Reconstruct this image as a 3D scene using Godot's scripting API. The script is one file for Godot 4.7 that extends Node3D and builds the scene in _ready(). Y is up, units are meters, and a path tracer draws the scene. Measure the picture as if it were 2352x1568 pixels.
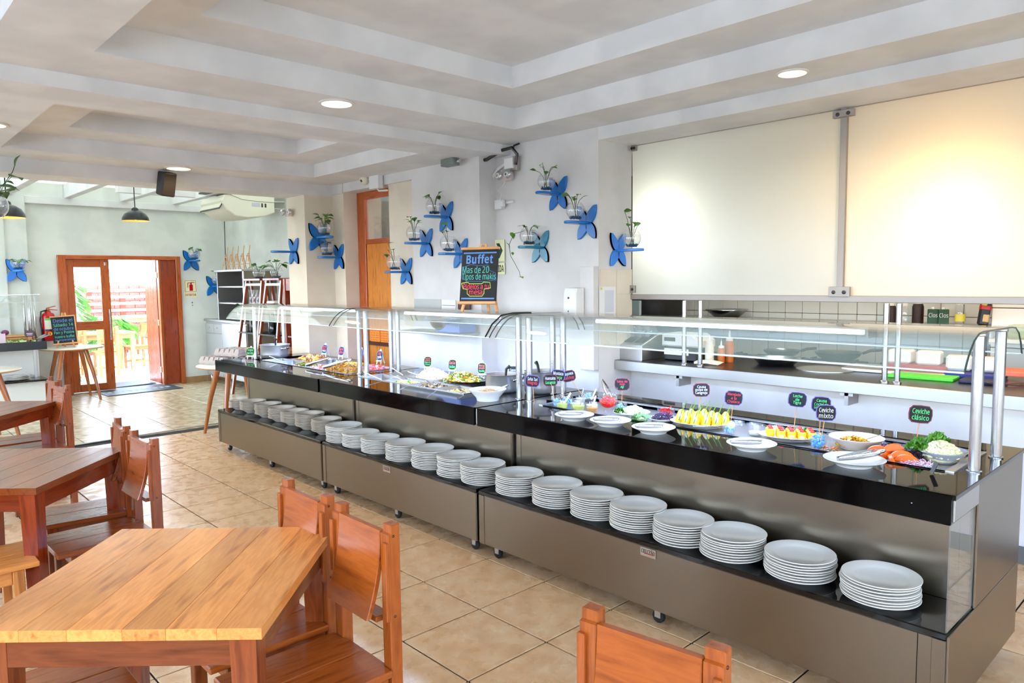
extends Node3D
# Buffet restaurant. Units are metres; the eye stands at x 0, z 0; the buffet runs along x, the kitchen wall lies at -z.

class MB:
	var v := PackedVector3Array()
	var n := PackedVector3Array()
	var ix := PackedInt32Array()
	func tri(a: Vector3, b: Vector3, c: Vector3, na: Vector3, nb: Vector3, nc: Vector3) -> void:
		var k := v.size()
		v.append(a); v.append(b); v.append(c)
		n.append(na); n.append(nb); n.append(nc)
		ix.append(k); ix.append(k + 2); ix.append(k + 1)
	func flat(a: Vector3, b: Vector3, c: Vector3) -> void:
		var m := (b - a).cross(c - a).normalized()
		tri(a, b, c, m, m, m)
	func quad(a: Vector3, b: Vector3, c: Vector3, d: Vector3) -> void:
		flat(a, b, c)
		flat(a, c, d)
	func quadn(a: Vector3, b: Vector3, c: Vector3, d: Vector3, na: Vector3, nb: Vector3, nc: Vector3, nd: Vector3) -> void:
		tri(a, b, c, na, nb, nc)
		tri(a, c, d, na, nc, nd)
	# box with chamfered edges
	func box(c: Vector3, s: Vector3, b := 0.0, xf := Transform3D()) -> MB:
		var h := s * 0.5
		if b <= 0.0:
			for a in 3:
				for sg in [-1.0, 1.0]:
					var p := []
					for q in [[-1, -1], [1, -1], [1, 1], [-1, 1]]:
						var w := Vector3.ZERO
						w[a] = sg * h[a]
						w[(a + 1) % 3] = q[0] * h[(a + 1) % 3]
						w[(a + 2) % 3] = q[1] * h[(a + 2) % 3]
						p.append(xf * (c + w))
					if sg > 0: quad(p[0], p[1], p[2], p[3])
					else: quad(p[3], p[2], p[1], p[0])
			return self
		b = minf(b, minf(h.x, minf(h.y, h.z)) * 0.9)
		var at := func(sx: float, sy: float, sz: float, ax: int) -> Vector3:
			var w := Vector3(sx * (h.x - b), sy * (h.y - b), sz * (h.z - b))
			w[ax] = [sx, sy, sz][ax] * h[ax]
			return xf * (c + w)
		for a in 3:
			for sg in [-1.0, 1.0]:
				var p := []
				for q in [[-1.0, -1.0], [1.0, -1.0], [1.0, 1.0], [-1.0, 1.0]]:
					var g := [0.0, 0.0, 0.0]
					g[a] = sg; g[(a + 1) % 3] = q[0]; g[(a + 2) % 3] = q[1]
					p.append(at.call(g[0], g[1], g[2], a))
				if sg > 0: quad(p[0], p[1], p[2], p[3])
				else: quad(p[3], p[2], p[1], p[0])
		var mid := xf * c
		for a in 3:
			var b1 := (a + 1) % 3
			var b2 := (a + 2) % 3
			for s1 in [-1.0, 1.0]:
				for s2 in [-1.0, 1.0]:
					var g := [0.0, 0.0, 0.0]
					g[b1] = s1; g[b2] = s2
					g[a] = -1.0
					var p0: Vector3 = at.call(g[0], g[1], g[2], b1)
					var p1: Vector3 = at.call(g[0], g[1], g[2], b2)
					g[a] = 1.0
					var p2: Vector3 = at.call(g[0], g[1], g[2], b2)
					var p3: Vector3 = at.call(g[0], g[1], g[2], b1)
					if (p1 - p0).cross(p2 - p0).dot(p0 - mid) > 0: quad(p0, p1, p2, p3)
					else: quad(p3, p2, p1, p0)
		for sx in [-1.0, 1.0]:
			for sy in [-1.0, 1.0]:
				for sz in [-1.0, 1.0]:
					var p0: Vector3 = at.call(sx, sy, sz, 0)
					var p1: Vector3 = at.call(sx, sy, sz, 1)
					var p2: Vector3 = at.call(sx, sy, sz, 2)
					if (p1 - p0).cross(p2 - p0).dot(p0 - mid) > 0: flat(p0, p1, p2)
					else: flat(p0, p2, p1)
		return self
	# box from its corners
	func span(x0: float, x1: float, y0: float, y1: float, z0: float, z1: float, b := 0.0) -> MB:
		return box(Vector3((x0 + x1) / 2, (y0 + y1) / 2, (z0 + z1) / 2), Vector3(absf(x1 - x0), absf(y1 - y0), absf(z1 - z0)), b)
	# solid of revolution round y; profile points are (radius, height), from the bottom outside to the top
	func lathe(pr: Array, seg := 24, xf := Transform3D(), wob := 0.0, squash := Vector3.ONE) -> MB:
		var cnt := pr.size()
		var sn := []
		for i in cnt - 1:
			var d: Vector2 = pr[i + 1] - pr[i]
			sn.append(Vector2(d.y, -d.x).normalized())
		var bs := xf.basis
		for i in cnt - 1:
			var na: Vector2 = sn[i]
			var nb: Vector2 = sn[i]
			if i > 0 and sn[i - 1].dot(sn[i]) > 0.6: na = (sn[i - 1] + sn[i]).normalized()
			if i < cnt - 2 and sn[i + 1].dot(sn[i]) > 0.6: nb = (sn[i + 1] + sn[i]).normalized()
			for k in seg:
				var t0 := TAU * k / seg
				var t1 := TAU * (k + 1) / seg
				var c0 := Vector3(cos(t0), 0, -sin(t0))
				var c1 := Vector3(cos(t1), 0, -sin(t1))
				var w0 := 1.0 + wob * sin(3 * t0 + 1.0) + wob * 0.6 * sin(5 * t0)
				var w1 := 1.0 + wob * sin(3 * t1 + 1.0) + wob * 0.6 * sin(5 * t1)
				var A: Vector3 = (c0 * pr[i].x * w0 + Vector3.UP * pr[i].y) * squash
				var B: Vector3 = (c1 * pr[i].x * w1 + Vector3.UP * pr[i].y) * squash
				var Cc: Vector3 = (c1 * pr[i + 1].x * w1 + Vector3.UP * pr[i + 1].y) * squash
				var D: Vector3 = (c0 * pr[i + 1].x * w0 + Vector3.UP * pr[i + 1].y) * squash
				var nA := (bs * ((c0 * na.x + Vector3.UP * na.y) / squash)).normalized()
				var nB := (bs * ((c1 * na.x + Vector3.UP * na.y) / squash)).normalized()
				var nC := (bs * ((c1 * nb.x + Vector3.UP * nb.y) / squash)).normalized()
				var nD := (bs * ((c0 * nb.x + Vector3.UP * nb.y) / squash)).normalized()
				if pr[i].x > 1e-6: tri(xf * A, xf * B, xf * Cc, nA, nB, nC)
				if pr[i + 1].x > 1e-6: tri(xf * A, xf * Cc, xf * D, nA, nC, nD)
		return self
	func ball(c: Vector3, r: Vector3, seg := 12, xf := Transform3D(), wob := 0.0) -> MB:
		var pr := []
		var rows := maxi(4, seg / 2)
		for i in rows + 1:
			var a := -PI / 2 + PI * i / rows
			pr.append(Vector2(maxf(cos(a), 0.0) if i > 0 and i < rows else 0.0, sin(a)))
		return lathe(pr, seg, xf * Transform3D(Basis(), c), wob, r)
	func cyl(c: Vector3, r: float, h: float, seg := 20, b := 0.0, xf := Transform3D(), r2 := -1.0) -> MB:
		var q := r if r2 < 0 else r2
		var pr := [Vector2(0, -h / 2)]
		if b > 0: pr.append_array([Vector2(r - b, -h / 2), Vector2(r, -h / 2 + b), Vector2(q, h / 2 - b), Vector2(q - b, h / 2)])
		else: pr.append_array([Vector2(r, -h / 2), Vector2(q, h / 2)])
		pr.append(Vector2(0, h / 2))
		return lathe(pr, seg, xf * Transform3D(Basis(), c))
	# outline in xy pushed from z 0 to z d, edges broken by b
	func prism(poly: PackedVector2Array, d: float, xf := Transform3D(), b := 0.0, smooth := 0.75) -> MB:
		if Geometry2D.is_polygon_clockwise(poly): poly.reverse()
		var cnt := poly.size()
		var en := []
		for i in cnt:
			var e := poly[(i + 1) % cnt] - poly[i]
			en.append(Vector2(e.y, -e.x).normalized())
		var inn := PackedVector2Array()
		for i in cnt:
			var m: Vector2 = en[i] + en[(i + cnt - 1) % cnt]
			var l := maxf(m.length_squared(), 0.3)
			inn.append(poly[i] - m * (2.0 * b / l))
		var rings := [[poly, 0.0], [poly, d]]
		if b > 0: rings = [[inn, 0.0], [poly, b], [poly, d - b], [inn, d]]
		var t := Geometry2D.triangulate_polygon(rings[0][0])
		for i in range(0, t.size(), 3):
			var p := []
			for j in 3: p.append(Vector3(rings[0][0][t[i + j]].x, rings[0][0][t[i + j]].y, 0))
			var up: bool = (p[1] - p[0]).cross(p[2] - p[0]).z > 0
			if not up: p.reverse()
			flat(xf * p[2], xf * p[1], xf * p[0])
			for j in 3: p[j].z = d
			flat(xf * p[0], xf * p[1], xf * p[2])
		for r in rings.size() - 1:
			var tilt := 0.0
			if b > 0: tilt = -1.0 if r == 0 else (1.0 if r == 2 else 0.0)
			for i in cnt:
				var j := (i + 1) % cnt
				var ni: Vector2 = en[i]
				var nj: Vector2 = en[i]
				var pi: Vector2 = en[(i + cnt - 1) % cnt]
				var pj: Vector2 = en[j]
				if pi.dot(ni) > smooth: ni = (ni + pi).normalized()
				if pj.dot(nj) > smooth: nj = (nj + pj).normalized()
				var A := Vector3(rings[r][0][i].x, rings[r][0][i].y, rings[r][1])
				var B := Vector3(rings[r][0][j].x, rings[r][0][j].y, rings[r][1])
				var Cc := Vector3(rings[r + 1][0][j].x, rings[r + 1][0][j].y, rings[r + 1][1])
				var D := Vector3(rings[r + 1][0][i].x, rings[r + 1][0][i].y, rings[r + 1][1])
				var n0 := (xf.basis * Vector3(ni.x, ni.y, tilt)).normalized()
				var n1 := (xf.basis * Vector3(nj.x, nj.y, tilt)).normalized()
				quadn(xf * A, xf * B, xf * Cc, xf * D, n0, n1, n1, n0)
		return self
	# round bar along points; r is a number or one radius per point
	func tube(p: Array, r, seg := 8, squash := 1.0) -> MB:
		var cnt := p.size()
		var up := Vector3.UP
		var ring := []
		var nor := []
		for i in cnt:
			var d: Vector3 = (p[mini(i + 1, cnt - 1)] - p[maxi(i - 1, 0)]).normalized()
			if absf(d.dot(up)) > 0.95: up = Vector3(0.3, 0.1, 1).normalized()
			var s := d.cross(up).normalized()
			up = s.cross(d).normalized()
			var rr: float = r[i] if r is Array else r
			var a := []
			var m := []
			for k in seg:
				var t := TAU * k / seg
				var w := s * cos(t) + up * sin(t)
				m.append(w)
				a.append(p[i] + (s * cos(t) + up * sin(t) * squash) * rr)
			ring.append(a)
			nor.append(m)
		for i in cnt - 1:
			for k in seg:
				var j := (k + 1) % seg
				quadn(ring[i][k], ring[i + 1][k], ring[i + 1][j], ring[i][j], nor[i][k], nor[i + 1][k], nor[i + 1][j], nor[i][j])
		for k in range(1, seg - 1):
			flat(ring[0][0], ring[0][k], ring[0][k + 1])
			flat(ring[cnt - 1][0], ring[cnt - 1][k + 1], ring[cnt - 1][k])
		return self
	# four sided bar between two points, sizes (across, deep) at both ends
	func bar(a: Vector3, b: Vector3, s0: Vector2, s1: Vector2, ref := Vector3.RIGHT) -> MB:
		var d := (b - a).normalized()
		var z := ref.cross(d).normalized()
		var x := d.cross(z).normalized()
		var p := []
		for e in [[a, s0], [b, s1]]:
			for q in [[-1, -1], [1, -1], [1, 1], [-1, 1]]: p.append(e[0] + x * q[0] * e[1].x / 2 + z * q[1] * e[1].y / 2)
		var mid := (a + b) / 2
		for f in [[0, 1, 2, 3], [4, 5, 6, 7], [0, 1, 5, 4], [1, 2, 6, 5], [2, 3, 7, 6], [3, 0, 4, 7]]:
			var m: Vector3 = (p[f[0]] + p[f[2]]) / 2
			if (p[f[1]] - p[f[0]]).cross(p[f[2]] - p[f[0]]).dot(m - mid) > 0: quad(p[f[0]], p[f[1]], p[f[2]], p[f[3]])
			else: quad(p[f[3]], p[f[2]], p[f[1]], p[f[0]])
		return self
	# surface over a grid of points given row by row
	func sheet(rows: Array) -> MB:
		var nn := []
		for i in rows.size():
			var r := []
			for j in rows[i].size():
				var du: Vector3 = rows[i][mini(j + 1, rows[i].size() - 1)] - rows[i][maxi(j - 1, 0)]
				var dv: Vector3 = rows[mini(i + 1, rows.size() - 1)][j] - rows[maxi(i - 1, 0)][j]
				r.append(du.cross(dv).normalized())
			nn.append(r)
		for i in rows.size() - 1:
			for j in rows[i].size() - 1:
				quadn(rows[i][j], rows[i][j + 1], rows[i + 1][j + 1], rows[i + 1][j], nn[i][j], nn[i][j + 1], nn[i + 1][j + 1], nn[i + 1][j])
		return self
	func mesh() -> ArrayMesh:
		var a := []
		a.resize(Mesh.ARRAY_MAX)
		a[Mesh.ARRAY_VERTEX] = v
		a[Mesh.ARRAY_NORMAL] = n
		a[Mesh.ARRAY_INDEX] = ix
		var m := ArrayMesh.new()
		m.add_surface_from_arrays(Mesh.PRIMITIVE_TRIANGLES, a)
		return m

var M := {}
var used := {}
var rng := RandomNumberGenerator.new()
var woods := {}
var texts := {}

func mb() -> MB:
	return MB.new()

func V(x: float, y: float, z: float) -> Vector3:
	return Vector3(x, y, z)

func T(p: Vector3, ry := 0.0, rx := 0.0, rz := 0.0) -> Transform3D:
	return Transform3D(Basis.from_euler(Vector3(rx, ry, rz)), p)

func uname(parent: Node, called: String) -> String:
	var key := str(parent.get_instance_id()) + called
	if not used.has(key):
		used[key] = 0
		return called
	used[key] += 1
	return "%s_%03d" % [called, used[key]]

func tag(o: Node3D, label := "", category := "", group := "", kind := "") -> Node3D:
	if label: o.set_meta("label", label)
	if category: o.set_meta("category", category)
	if group: o.set_meta("group", group)
	if kind: o.set_meta("kind", kind)
	return o

func thing(called: String, label: String, category: String, at := Vector3.ZERO, turn := 0.0, group := "") -> Node3D:
	var o := Node3D.new()
	o.name = uname(self, called)
	add_child(o)
	o.position = at
	o.rotation.y = turn
	tag(o, label, category, group)
	return o

func part(called: String, m, mat: Material, parent: Node3D, xf := Transform3D(), label := "") -> MeshInstance3D:
	var o := MeshInstance3D.new()
	o.mesh = m.mesh() if m is MB else m
	o.material_override = mat
	o.name = uname(parent, called)
	parent.add_child(o)
	o.transform = xf
	if label: o.set_meta("label", label)
	return o

func solo(called: String, m, mat: Material, label: String, category: String, at := Vector3.ZERO, turn := 0.0, group := "") -> MeshInstance3D:
	var o := part(called, m, mat, self, T(at, turn))
	tag(o, label, category, group)
	return o

func struct(called: String, label: String, category: String) -> Node3D:
	var o := thing(called, label, category)
	o.set_meta("kind", "structure")
	return o

# a copy of a thing with its parts
func dup(o: Node3D, at: Vector3, turn: float, label: String, group := "") -> Node3D:
	var c: Node3D = o.duplicate()
	c.name = uname(self, String(o.name).rstrip("0123456789").rstrip("_"))
	add_child(c)
	c.position = at
	c.rotation = Vector3(0, turn, 0)
	c.set_meta("label", label)
	if group: c.set_meta("group", group)
	return c

# flat raised lettering centred on xf, readable from +z
func lettering(t: String, h: float, mat: Material, parent: Node3D, xf: Transform3D, deep := 0.002, wmax := 0.0, font := "Droid Sans", bold := 400, called := "lettering") -> MeshInstance3D:
	var key := t + font + str(bold)
	if not texts.has(key):
		var f := SystemFont.new()
		f.font_names = PackedStringArray([font])
		f.font_weight = bold
		var tm := TextMesh.new()
		tm.text = t
		tm.font = f
		tm.font_size = 32
		tm.pixel_size = 0.01
		tm.depth = 0.05
		tm.curve_step = 3.0
		var a := tm.get_mesh_arrays()
		var am := ArrayMesh.new()
		am.add_surface_from_arrays(Mesh.PRIMITIVE_TRIANGLES, a)
		texts[key] = am
	var s := h / 0.23
	var am2: ArrayMesh = texts[key]
	var bb := am2.get_aabb()
	var sx := s
	if wmax > 0 and bb.size.x * s > wmax: sx = wmax / bb.size.x
	var c := bb.get_center()
	return part(called, am2, mat, parent, xf * Transform3D(Basis.from_scale(Vector3(sx, s, deep / 0.05)), Vector3(-c.x * sx, -c.y * s, 0)))

func noise_tex(freq: float, oct: int, cols: Array, offs: Array, size := 512, seed := 1, warp := 0.0, kind := FastNoiseLite.TYPE_SIMPLEX_SMOOTH) -> NoiseTexture2D:
	var f := FastNoiseLite.new()
	f.noise_type = kind
	f.frequency = freq
	f.fractal_octaves = oct
	f.seed = seed
	if warp > 0:
		f.domain_warp_enabled = true
		f.domain_warp_amplitude = warp
		f.domain_warp_frequency = freq * 0.6
	var g := Gradient.new()
	g.colors = PackedColorArray(cols)
	g.offsets = PackedFloat32Array(offs)
	var t := NoiseTexture2D.new()
	t.width = size
	t.height = size
	t.seamless = true
	t.noise = f
	t.color_ramp = g
	return t

func mat(col: Color, rough := 0.6, metal := 0.0) -> StandardMaterial3D:
	var m := StandardMaterial3D.new()
	m.albedo_color = col
	m.roughness = rough
	m.metallic = metal
	return m

func lay(m: StandardMaterial3D, tex: Texture2D, scale: Vector3, world := false, offset := Vector3.ZERO) -> StandardMaterial3D:
	m.albedo_texture = tex
	m.uv1_triplanar = true
	m.uv1_world_triplanar = world
	m.uv1_scale = scale
	m.uv1_offset = offset
	return m

func glow(col: Color, e: float) -> StandardMaterial3D:
	var m := mat(Color(0.9, 0.9, 0.9), 0.5)
	m.emission_enabled = true
	m.emission = col
	m.emission_energy_multiplier = e
	return m

func pane(a: float, col := Color(0.9, 0.97, 0.95), rough := 0.02) -> StandardMaterial3D:
	var m := mat(Color(col.r, col.g, col.b, a), rough)
	m.transparency = BaseMaterial3D.TRANSPARENCY_ALPHA
	return m

# timber: tone times a grain picture drawn out along one axis
func wood(tone: String, axis: String, k := 0) -> StandardMaterial3D:
	var key := tone + axis + str(k)
	if woods.has(key): return woods[key]
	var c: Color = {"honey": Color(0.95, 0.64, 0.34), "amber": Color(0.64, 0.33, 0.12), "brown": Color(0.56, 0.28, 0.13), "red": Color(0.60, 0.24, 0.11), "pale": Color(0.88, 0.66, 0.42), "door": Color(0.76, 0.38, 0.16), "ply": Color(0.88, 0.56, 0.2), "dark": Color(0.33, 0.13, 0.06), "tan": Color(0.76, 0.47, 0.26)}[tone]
	var v: float = [1.0, 0.95, 1.03, 0.91][k % 4]
	var m := mat(Color(c.r * v, c.g * v, c.b * v), 0.3 if tone != "pale" else 0.5)
	var s := Vector3(3.6, 3.6, 3.6)
	s["xyz".find(axis)] = 0.42
	lay(m, M.grain, s, false, Vector3(0.13, 0.37, 0.71) * k)
	m.roughness_texture = M.grain_rough
	m.roughness = 0.52 if tone != "pale" else 1.0
	woods[key] = m
	return m

func make_materials() -> void:
	M.grain = noise_tex(0.012, 5, [Color(0.7, 0.62, 0.54), Color(0.88, 0.84, 0.8), Color(0.97, 0.95, 0.93), Color(0.9, 0.86, 0.82), Color(1, 1, 1)], [0.0, 0.3, 0.5, 0.62, 1.0], 512, 5, 18.0)
	M.grain_rough = noise_tex(0.02, 3, [Color(0.32, 0.32, 0.32), Color(0.5, 0.5, 0.5)], [0.2, 0.8], 256, 9)
	M.paint = lay(mat(Color(0.93, 0.925, 0.91), 0.65), noise_tex(0.01, 4, [Color(0.95, 0.95, 0.95), Color(1, 1, 1)], [0.3, 0.7], 256, 3), V(0.5, 0.5, 0.5), true)
	M.wall = lay(mat(Color(0.90, 0.885, 0.865), 0.6), M.paint.albedo_texture, V(0.5, 0.5, 0.5), true)
	M.cream = lay(mat(Color(0.92, 0.87, 0.78), 0.6), M.paint.albedo_texture, V(0.5, 0.5, 0.5), true)
	M.mint = lay(mat(Color(0.91, 0.92, 0.88), 0.6), M.paint.albedo_texture, V(0.5, 0.5, 0.5), true)
	M.line = mat(Color(0.55, 0.53, 0.5), 0.8)
	M.tile = lay(mat(Color(1.0, 0.97, 0.92), 0.3), noise_tex(0.012, 6, [Color(0.80, 0.66, 0.51), Color(0.83, 0.70, 0.55), Color(0.84, 0.72, 0.58), Color(0.86, 0.76, 0.63)], [0.15, 0.42, 0.6, 0.9], 1024, 11, 20.0), V(0.55, 0.55, 0.55), true)
	M.tile.roughness_texture = noise_tex(0.03, 4, [Color(0.5, 0.5, 0.5), Color(1, 1, 1)], [0.3, 0.7], 512, 13)
	M.tile.roughness = 0.42
	M.tile_pale = lay(mat(Color(0.95, 0.92, 0.85), 0.25), noise_tex(0.02, 5, [Color(0.74, 0.68, 0.58), Color(0.88, 0.84, 0.76)], [0.3, 0.7], 512, 17), V(0.7, 0.7, 0.7), true)
	M.tile_base = lay(mat(Color(0.8, 0.72, 0.6), 0.35), M.tile.albedo_texture, V(1, 1, 1), true)
	M.grout = mat(Color(0.06, 0.05, 0.04), 0.9)
	M.grout_pale = mat(Color(0.5, 0.46, 0.4), 0.9)
	M.steel = mat(Color(0.54, 0.5, 0.44), 0.36, 1.0)
	M.steel.roughness = 0.3
	M.steel_pale = mat(Color(0.78, 0.78, 0.77), 0.38, 1.0)
	M.steel_dark = mat(Color(0.3, 0.29, 0.28), 0.4, 1.0)
	M.chrome = mat(Color(0.8, 0.8, 0.8), 0.12, 1.0)
	M.chrome2 = mat(Color(0.8, 0.8, 0.8), 0.25, 1.0)
	M.potsteel = mat(Color(0.76, 0.75, 0.73), 0.32, 0.75)
	M.worktop = mat(Color(0.4, 0.4, 0.41), 0.28, 1.0)
	M.alu = mat(Color(0.66, 0.63, 0.6), 0.5, 0.55)
	M.granite = lay(mat(Color(0.045, 0.045, 0.05), 0.05), noise_tex(0.35, 2, [Color(0.5, 0.5, 0.5), Color(0.7, 0.7, 0.75), Color(1, 1, 1)], [0.3, 0.75, 0.95], 256, 23), V(4, 4, 4), true)
	M.fascia = mat(Color(0.012, 0.012, 0.014), 0.1)
	M.fascia.metallic_specular = 0.25
	M.black = mat(Color(0.03, 0.03, 0.032), 0.35)
	M.rubber = mat(Color(0.1, 0.1, 0.1), 0.7)
	M.china = mat(Color(0.93, 0.92, 0.89), 0.16)
	M.bowlware = mat(Color(0.84, 0.8, 0.74), 0.2)
	M.enamel = mat(Color(0.9, 0.89, 0.85), 0.3)
	M.plastic = mat(Color(0.93, 0.93, 0.91), 0.35)
	M.ivory = mat(Color(0.9, 0.88, 0.78), 0.4)
	M.blue = mat(Color(0.03, 0.42, 0.72), 0.22)
	M.teal = mat(Color(0.02, 0.47, 0.58), 0.22)
	M.skyblue = mat(Color(0.16, 0.5, 0.86), 0.25)
	M.glass = pane(0.05)
	M.guard = pane(0.10, Color(0.82, 0.92, 0.87))
	M.edge_glass = mat(Color(0.16, 0.24, 0.21), 0.15)
	M.edge_bright = mat(Color(0.85, 0.92, 0.93), 0.15)
	M.window = pane(0.04)
	M.cutglass = pane(0.03, Color(0.92, 0.94, 0.96), 0.03)
	M.water = pane(0.05, Color(0.7, 0.86, 0.86), 0.02)
	M.leaf = mat(Color(0.14, 0.33, 0.07), 0.35)
	M.leaf2 = mat(Color(0.27, 0.5, 0.12), 0.35)
	M.leaf3 = mat(Color(0.62, 0.66, 0.14), 0.4)
	for q in [M.leaf, M.leaf2, M.leaf3]:
		q.backlight_enabled = true
		q.backlight = Color(0.25, 0.4, 0.1)
	M.stem = mat(Color(0.23, 0.3, 0.1), 0.5)
	M.pebble = mat(Color(0.02, 0.27, 0.42), 0.3)
	M.panel = mat(Color(0.9, 0.92, 0.89), 0.2)
	M.panel.backlight_enabled = true
	M.panel.backlight = Color(1.0, 1.0, 0.97)
	M.roof_sheet = mat(Color(0.95, 0.94, 0.9), 0.5)
	M.roof_sheet.backlight_enabled = true
	M.roof_sheet.backlight = Color(0.8, 0.78, 0.73)
	M.kitchen_tile = mat(Color(0.8, 0.8, 0.78), 0.2)
	M.board = mat(Color(0.03, 0.034, 0.038), 0.7)
	M.paper = mat(Color(0.93, 0.93, 0.92), 0.8)
	M.pulp = lay(mat(Color(0.74, 0.69, 0.65), 0.9), noise_tex(0.05, 3, [Color(0.85, 0.85, 0.85), Color(1, 1, 1)], [0.3, 0.7], 256, 29), V(5, 5, 5))
	M.sign_yellow = mat(Color(0.93, 0.93, 0.74), 0.5)
	M.red = mat(Color(0.72, 0.03, 0.05), 0.22)
	M.brick = lay(mat(Color(0.8, 0.45, 0.38), 0.8), M.pulp.albedo_texture, V(2, 2, 2), true)
	M.mortar = mat(Color(0.75, 0.62, 0.55), 0.9)
	var flat_colours := {"chalk_white": Color(0.93, 0.93, 0.95), "chalk_blue": Color(0.32, 0.52, 0.78), "chalk_teal": Color(0.3, 0.72, 0.66), "chalk_pink": Color(0.93, 0.2, 0.33), "chalk_lime": Color(0.72, 0.78, 0.3), "chalk_green": Color(0.35, 0.9, 0.5), "chalk_violet": Color(0.42, 0.36, 0.75), "chalk_rim": Color(0.5, 0.12, 0.22), "chalk_orange": Color(0.95, 0.45, 0.35), "ink": Color(0.05, 0.05, 0.07), "navy": Color(0.05, 0.1, 0.25), "orange": Color(0.95, 0.43, 0.08), "causa": Color(0.96, 0.76, 0.1), "corn": Color(0.93, 0.92, 0.72), "purple": Color(0.13, 0.04, 0.13), "tomato": Color(0.85, 0.08, 0.06), "lettuce": Color(0.34, 0.56, 0.12), "pale_green": Color(0.78, 0.87, 0.6), "onion": Color(0.9, 0.72, 0.8), "rice": Color(0.95, 0.94, 0.9), "golden": Color(0.82, 0.58, 0.22), "stew": Color(0.5, 0.3, 0.12), "noodle": Color(0.85, 0.66, 0.28), "nut": Color(0.85, 0.7, 0.5), "ice": Color(0.55, 0.75, 0.95), "cyan": Color(0.25, 0.6, 0.9), "sauce_green": Color(0.75, 0.8, 0.35), "sauce_white": Color(0.92, 0.9, 0.82), "syrup": Color(0.75, 0.4, 0.1), "brown_sauce": Color(0.16, 0.06, 0.03), "sign_green": Color(0.03, 0.25, 0.2), "lime_green": Color(0.3, 0.85, 0.25), "board_red": Color(0.62, 0.06, 0.12), "board_blue": Color(0.05, 0.12, 0.5), "board_green": Color(0.35, 0.85, 0.25), "orange_plastic": Color(0.95, 0.5, 0.08), "mauve": Color(0.42, 0.2, 0.4), "carton": Color(0.02, 0.26, 0.16), "label_yellow": Color(0.85, 0.8, 0.3), "mat_grey": Color(0.2, 0.23, 0.25)}
	for k in flat_colours: M[k] = mat(flat_colours[k], 0.5)
	for k in ["causa", "tomato", "orange", "golden", "stew", "noodle", "pale_green", "corn", "onion", "sauce_green"]: M[k].roughness = 0.35
	M.purple.roughness = 0.3

func lamp_at(p: Vector3, col: Color, e: float, size := 0.08, parent: Node = null) -> void:
	var l := OmniLight3D.new()
	l.light_color = col
	l.light_energy = e
	l.light_size = size
	l.omni_range = 20.0
	l.omni_attenuation = 2.0
	l.shadow_enabled = true
	l.name = uname(self if parent == null else parent, "lamp_glow")
	if parent == null: add_child(l)
	else: parent.add_child(l)
	l.position = p

func spot_down(p: Vector3, col: Color, e: float, ang: float, parent: Node) -> void:
	var l := SpotLight3D.new()
	l.light_color = col
	l.light_energy = e
	l.spot_angle = ang
	l.spot_angle_attenuation = 0.8
	l.spot_range = 20.0
	l.spot_attenuation = 2.0
	l.light_size = 0.08
	l.shadow_enabled = true
	l.name = uname(parent, "lamp_beam")
	parent.add_child(l)
	l.position = p
	l.rotation.x = -PI / 2

func view_and_light() -> void:
	var cam := Camera3D.new()
	cam.name = "camera"
	add_child(cam)
	cam.position = V(0, 1.6, 0)
	cam.basis = Basis.from_euler(V(-0.0840825, 0.8155502, -0.0120402))
	cam.fov = 50.4954
	cam.near = 0.05
	cam.far = 200.0
	cam.current = true
	var we := WorldEnvironment.new()
	we.name = "surroundings"
	var e := Environment.new()
	e.background_mode = Environment.BG_SKY
	var sk := Sky.new()
	var sm := ProceduralSkyMaterial.new()
	sm.sky_top_color = Color(0.72, 0.84, 1.0)
	sm.sky_horizon_color = Color(0.9, 0.95, 1.0)
	sm.sky_curve = 0.2
	sm.sky_energy_multiplier = 5.0
	sm.ground_horizon_color = Color(0.8, 0.8, 0.78)
	sm.ground_bottom_color = Color(0.6, 0.58, 0.55)
	sm.ground_energy_multiplier = 2.0
	sk.sky_material = sm
	e.sky = sk
	e.tonemap_mode = Environment.TONE_MAPPER_LINEAR
	e.tonemap_exposure = 0.48
	e.sdfgi_enabled = true
	e.ssao_enabled = true
	e.ssil_enabled = true
	we.environment = e
	add_child(we)
	var sun := DirectionalLight3D.new()
	sun.name = "sun"
	sun.light_color = Color(1.0, 0.98, 0.96)
	sun.light_energy = 2.6
	sun.light_angular_distance = 1.0
	sun.shadow_enabled = true
	add_child(sun)
	sun.basis = Basis.looking_at(V(0.35, -1.0, -0.3))

# slab with a rectangular hole seen from below
func ring(m: MB, x0: float, x1: float, z0: float, z1: float, hx0: float, hx1: float, hz0: float, hz1: float, y0: float, y1: float) -> void:
	m.span(x0, hx0, y0, y1, z0, z1)
	m.span(hx1, x1, y0, y1, z0, z1)
	m.span(hx0, hx1, y0, y1, z0, hz0)
	m.span(hx0, hx1, y0, y1, hz1, z1)

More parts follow.
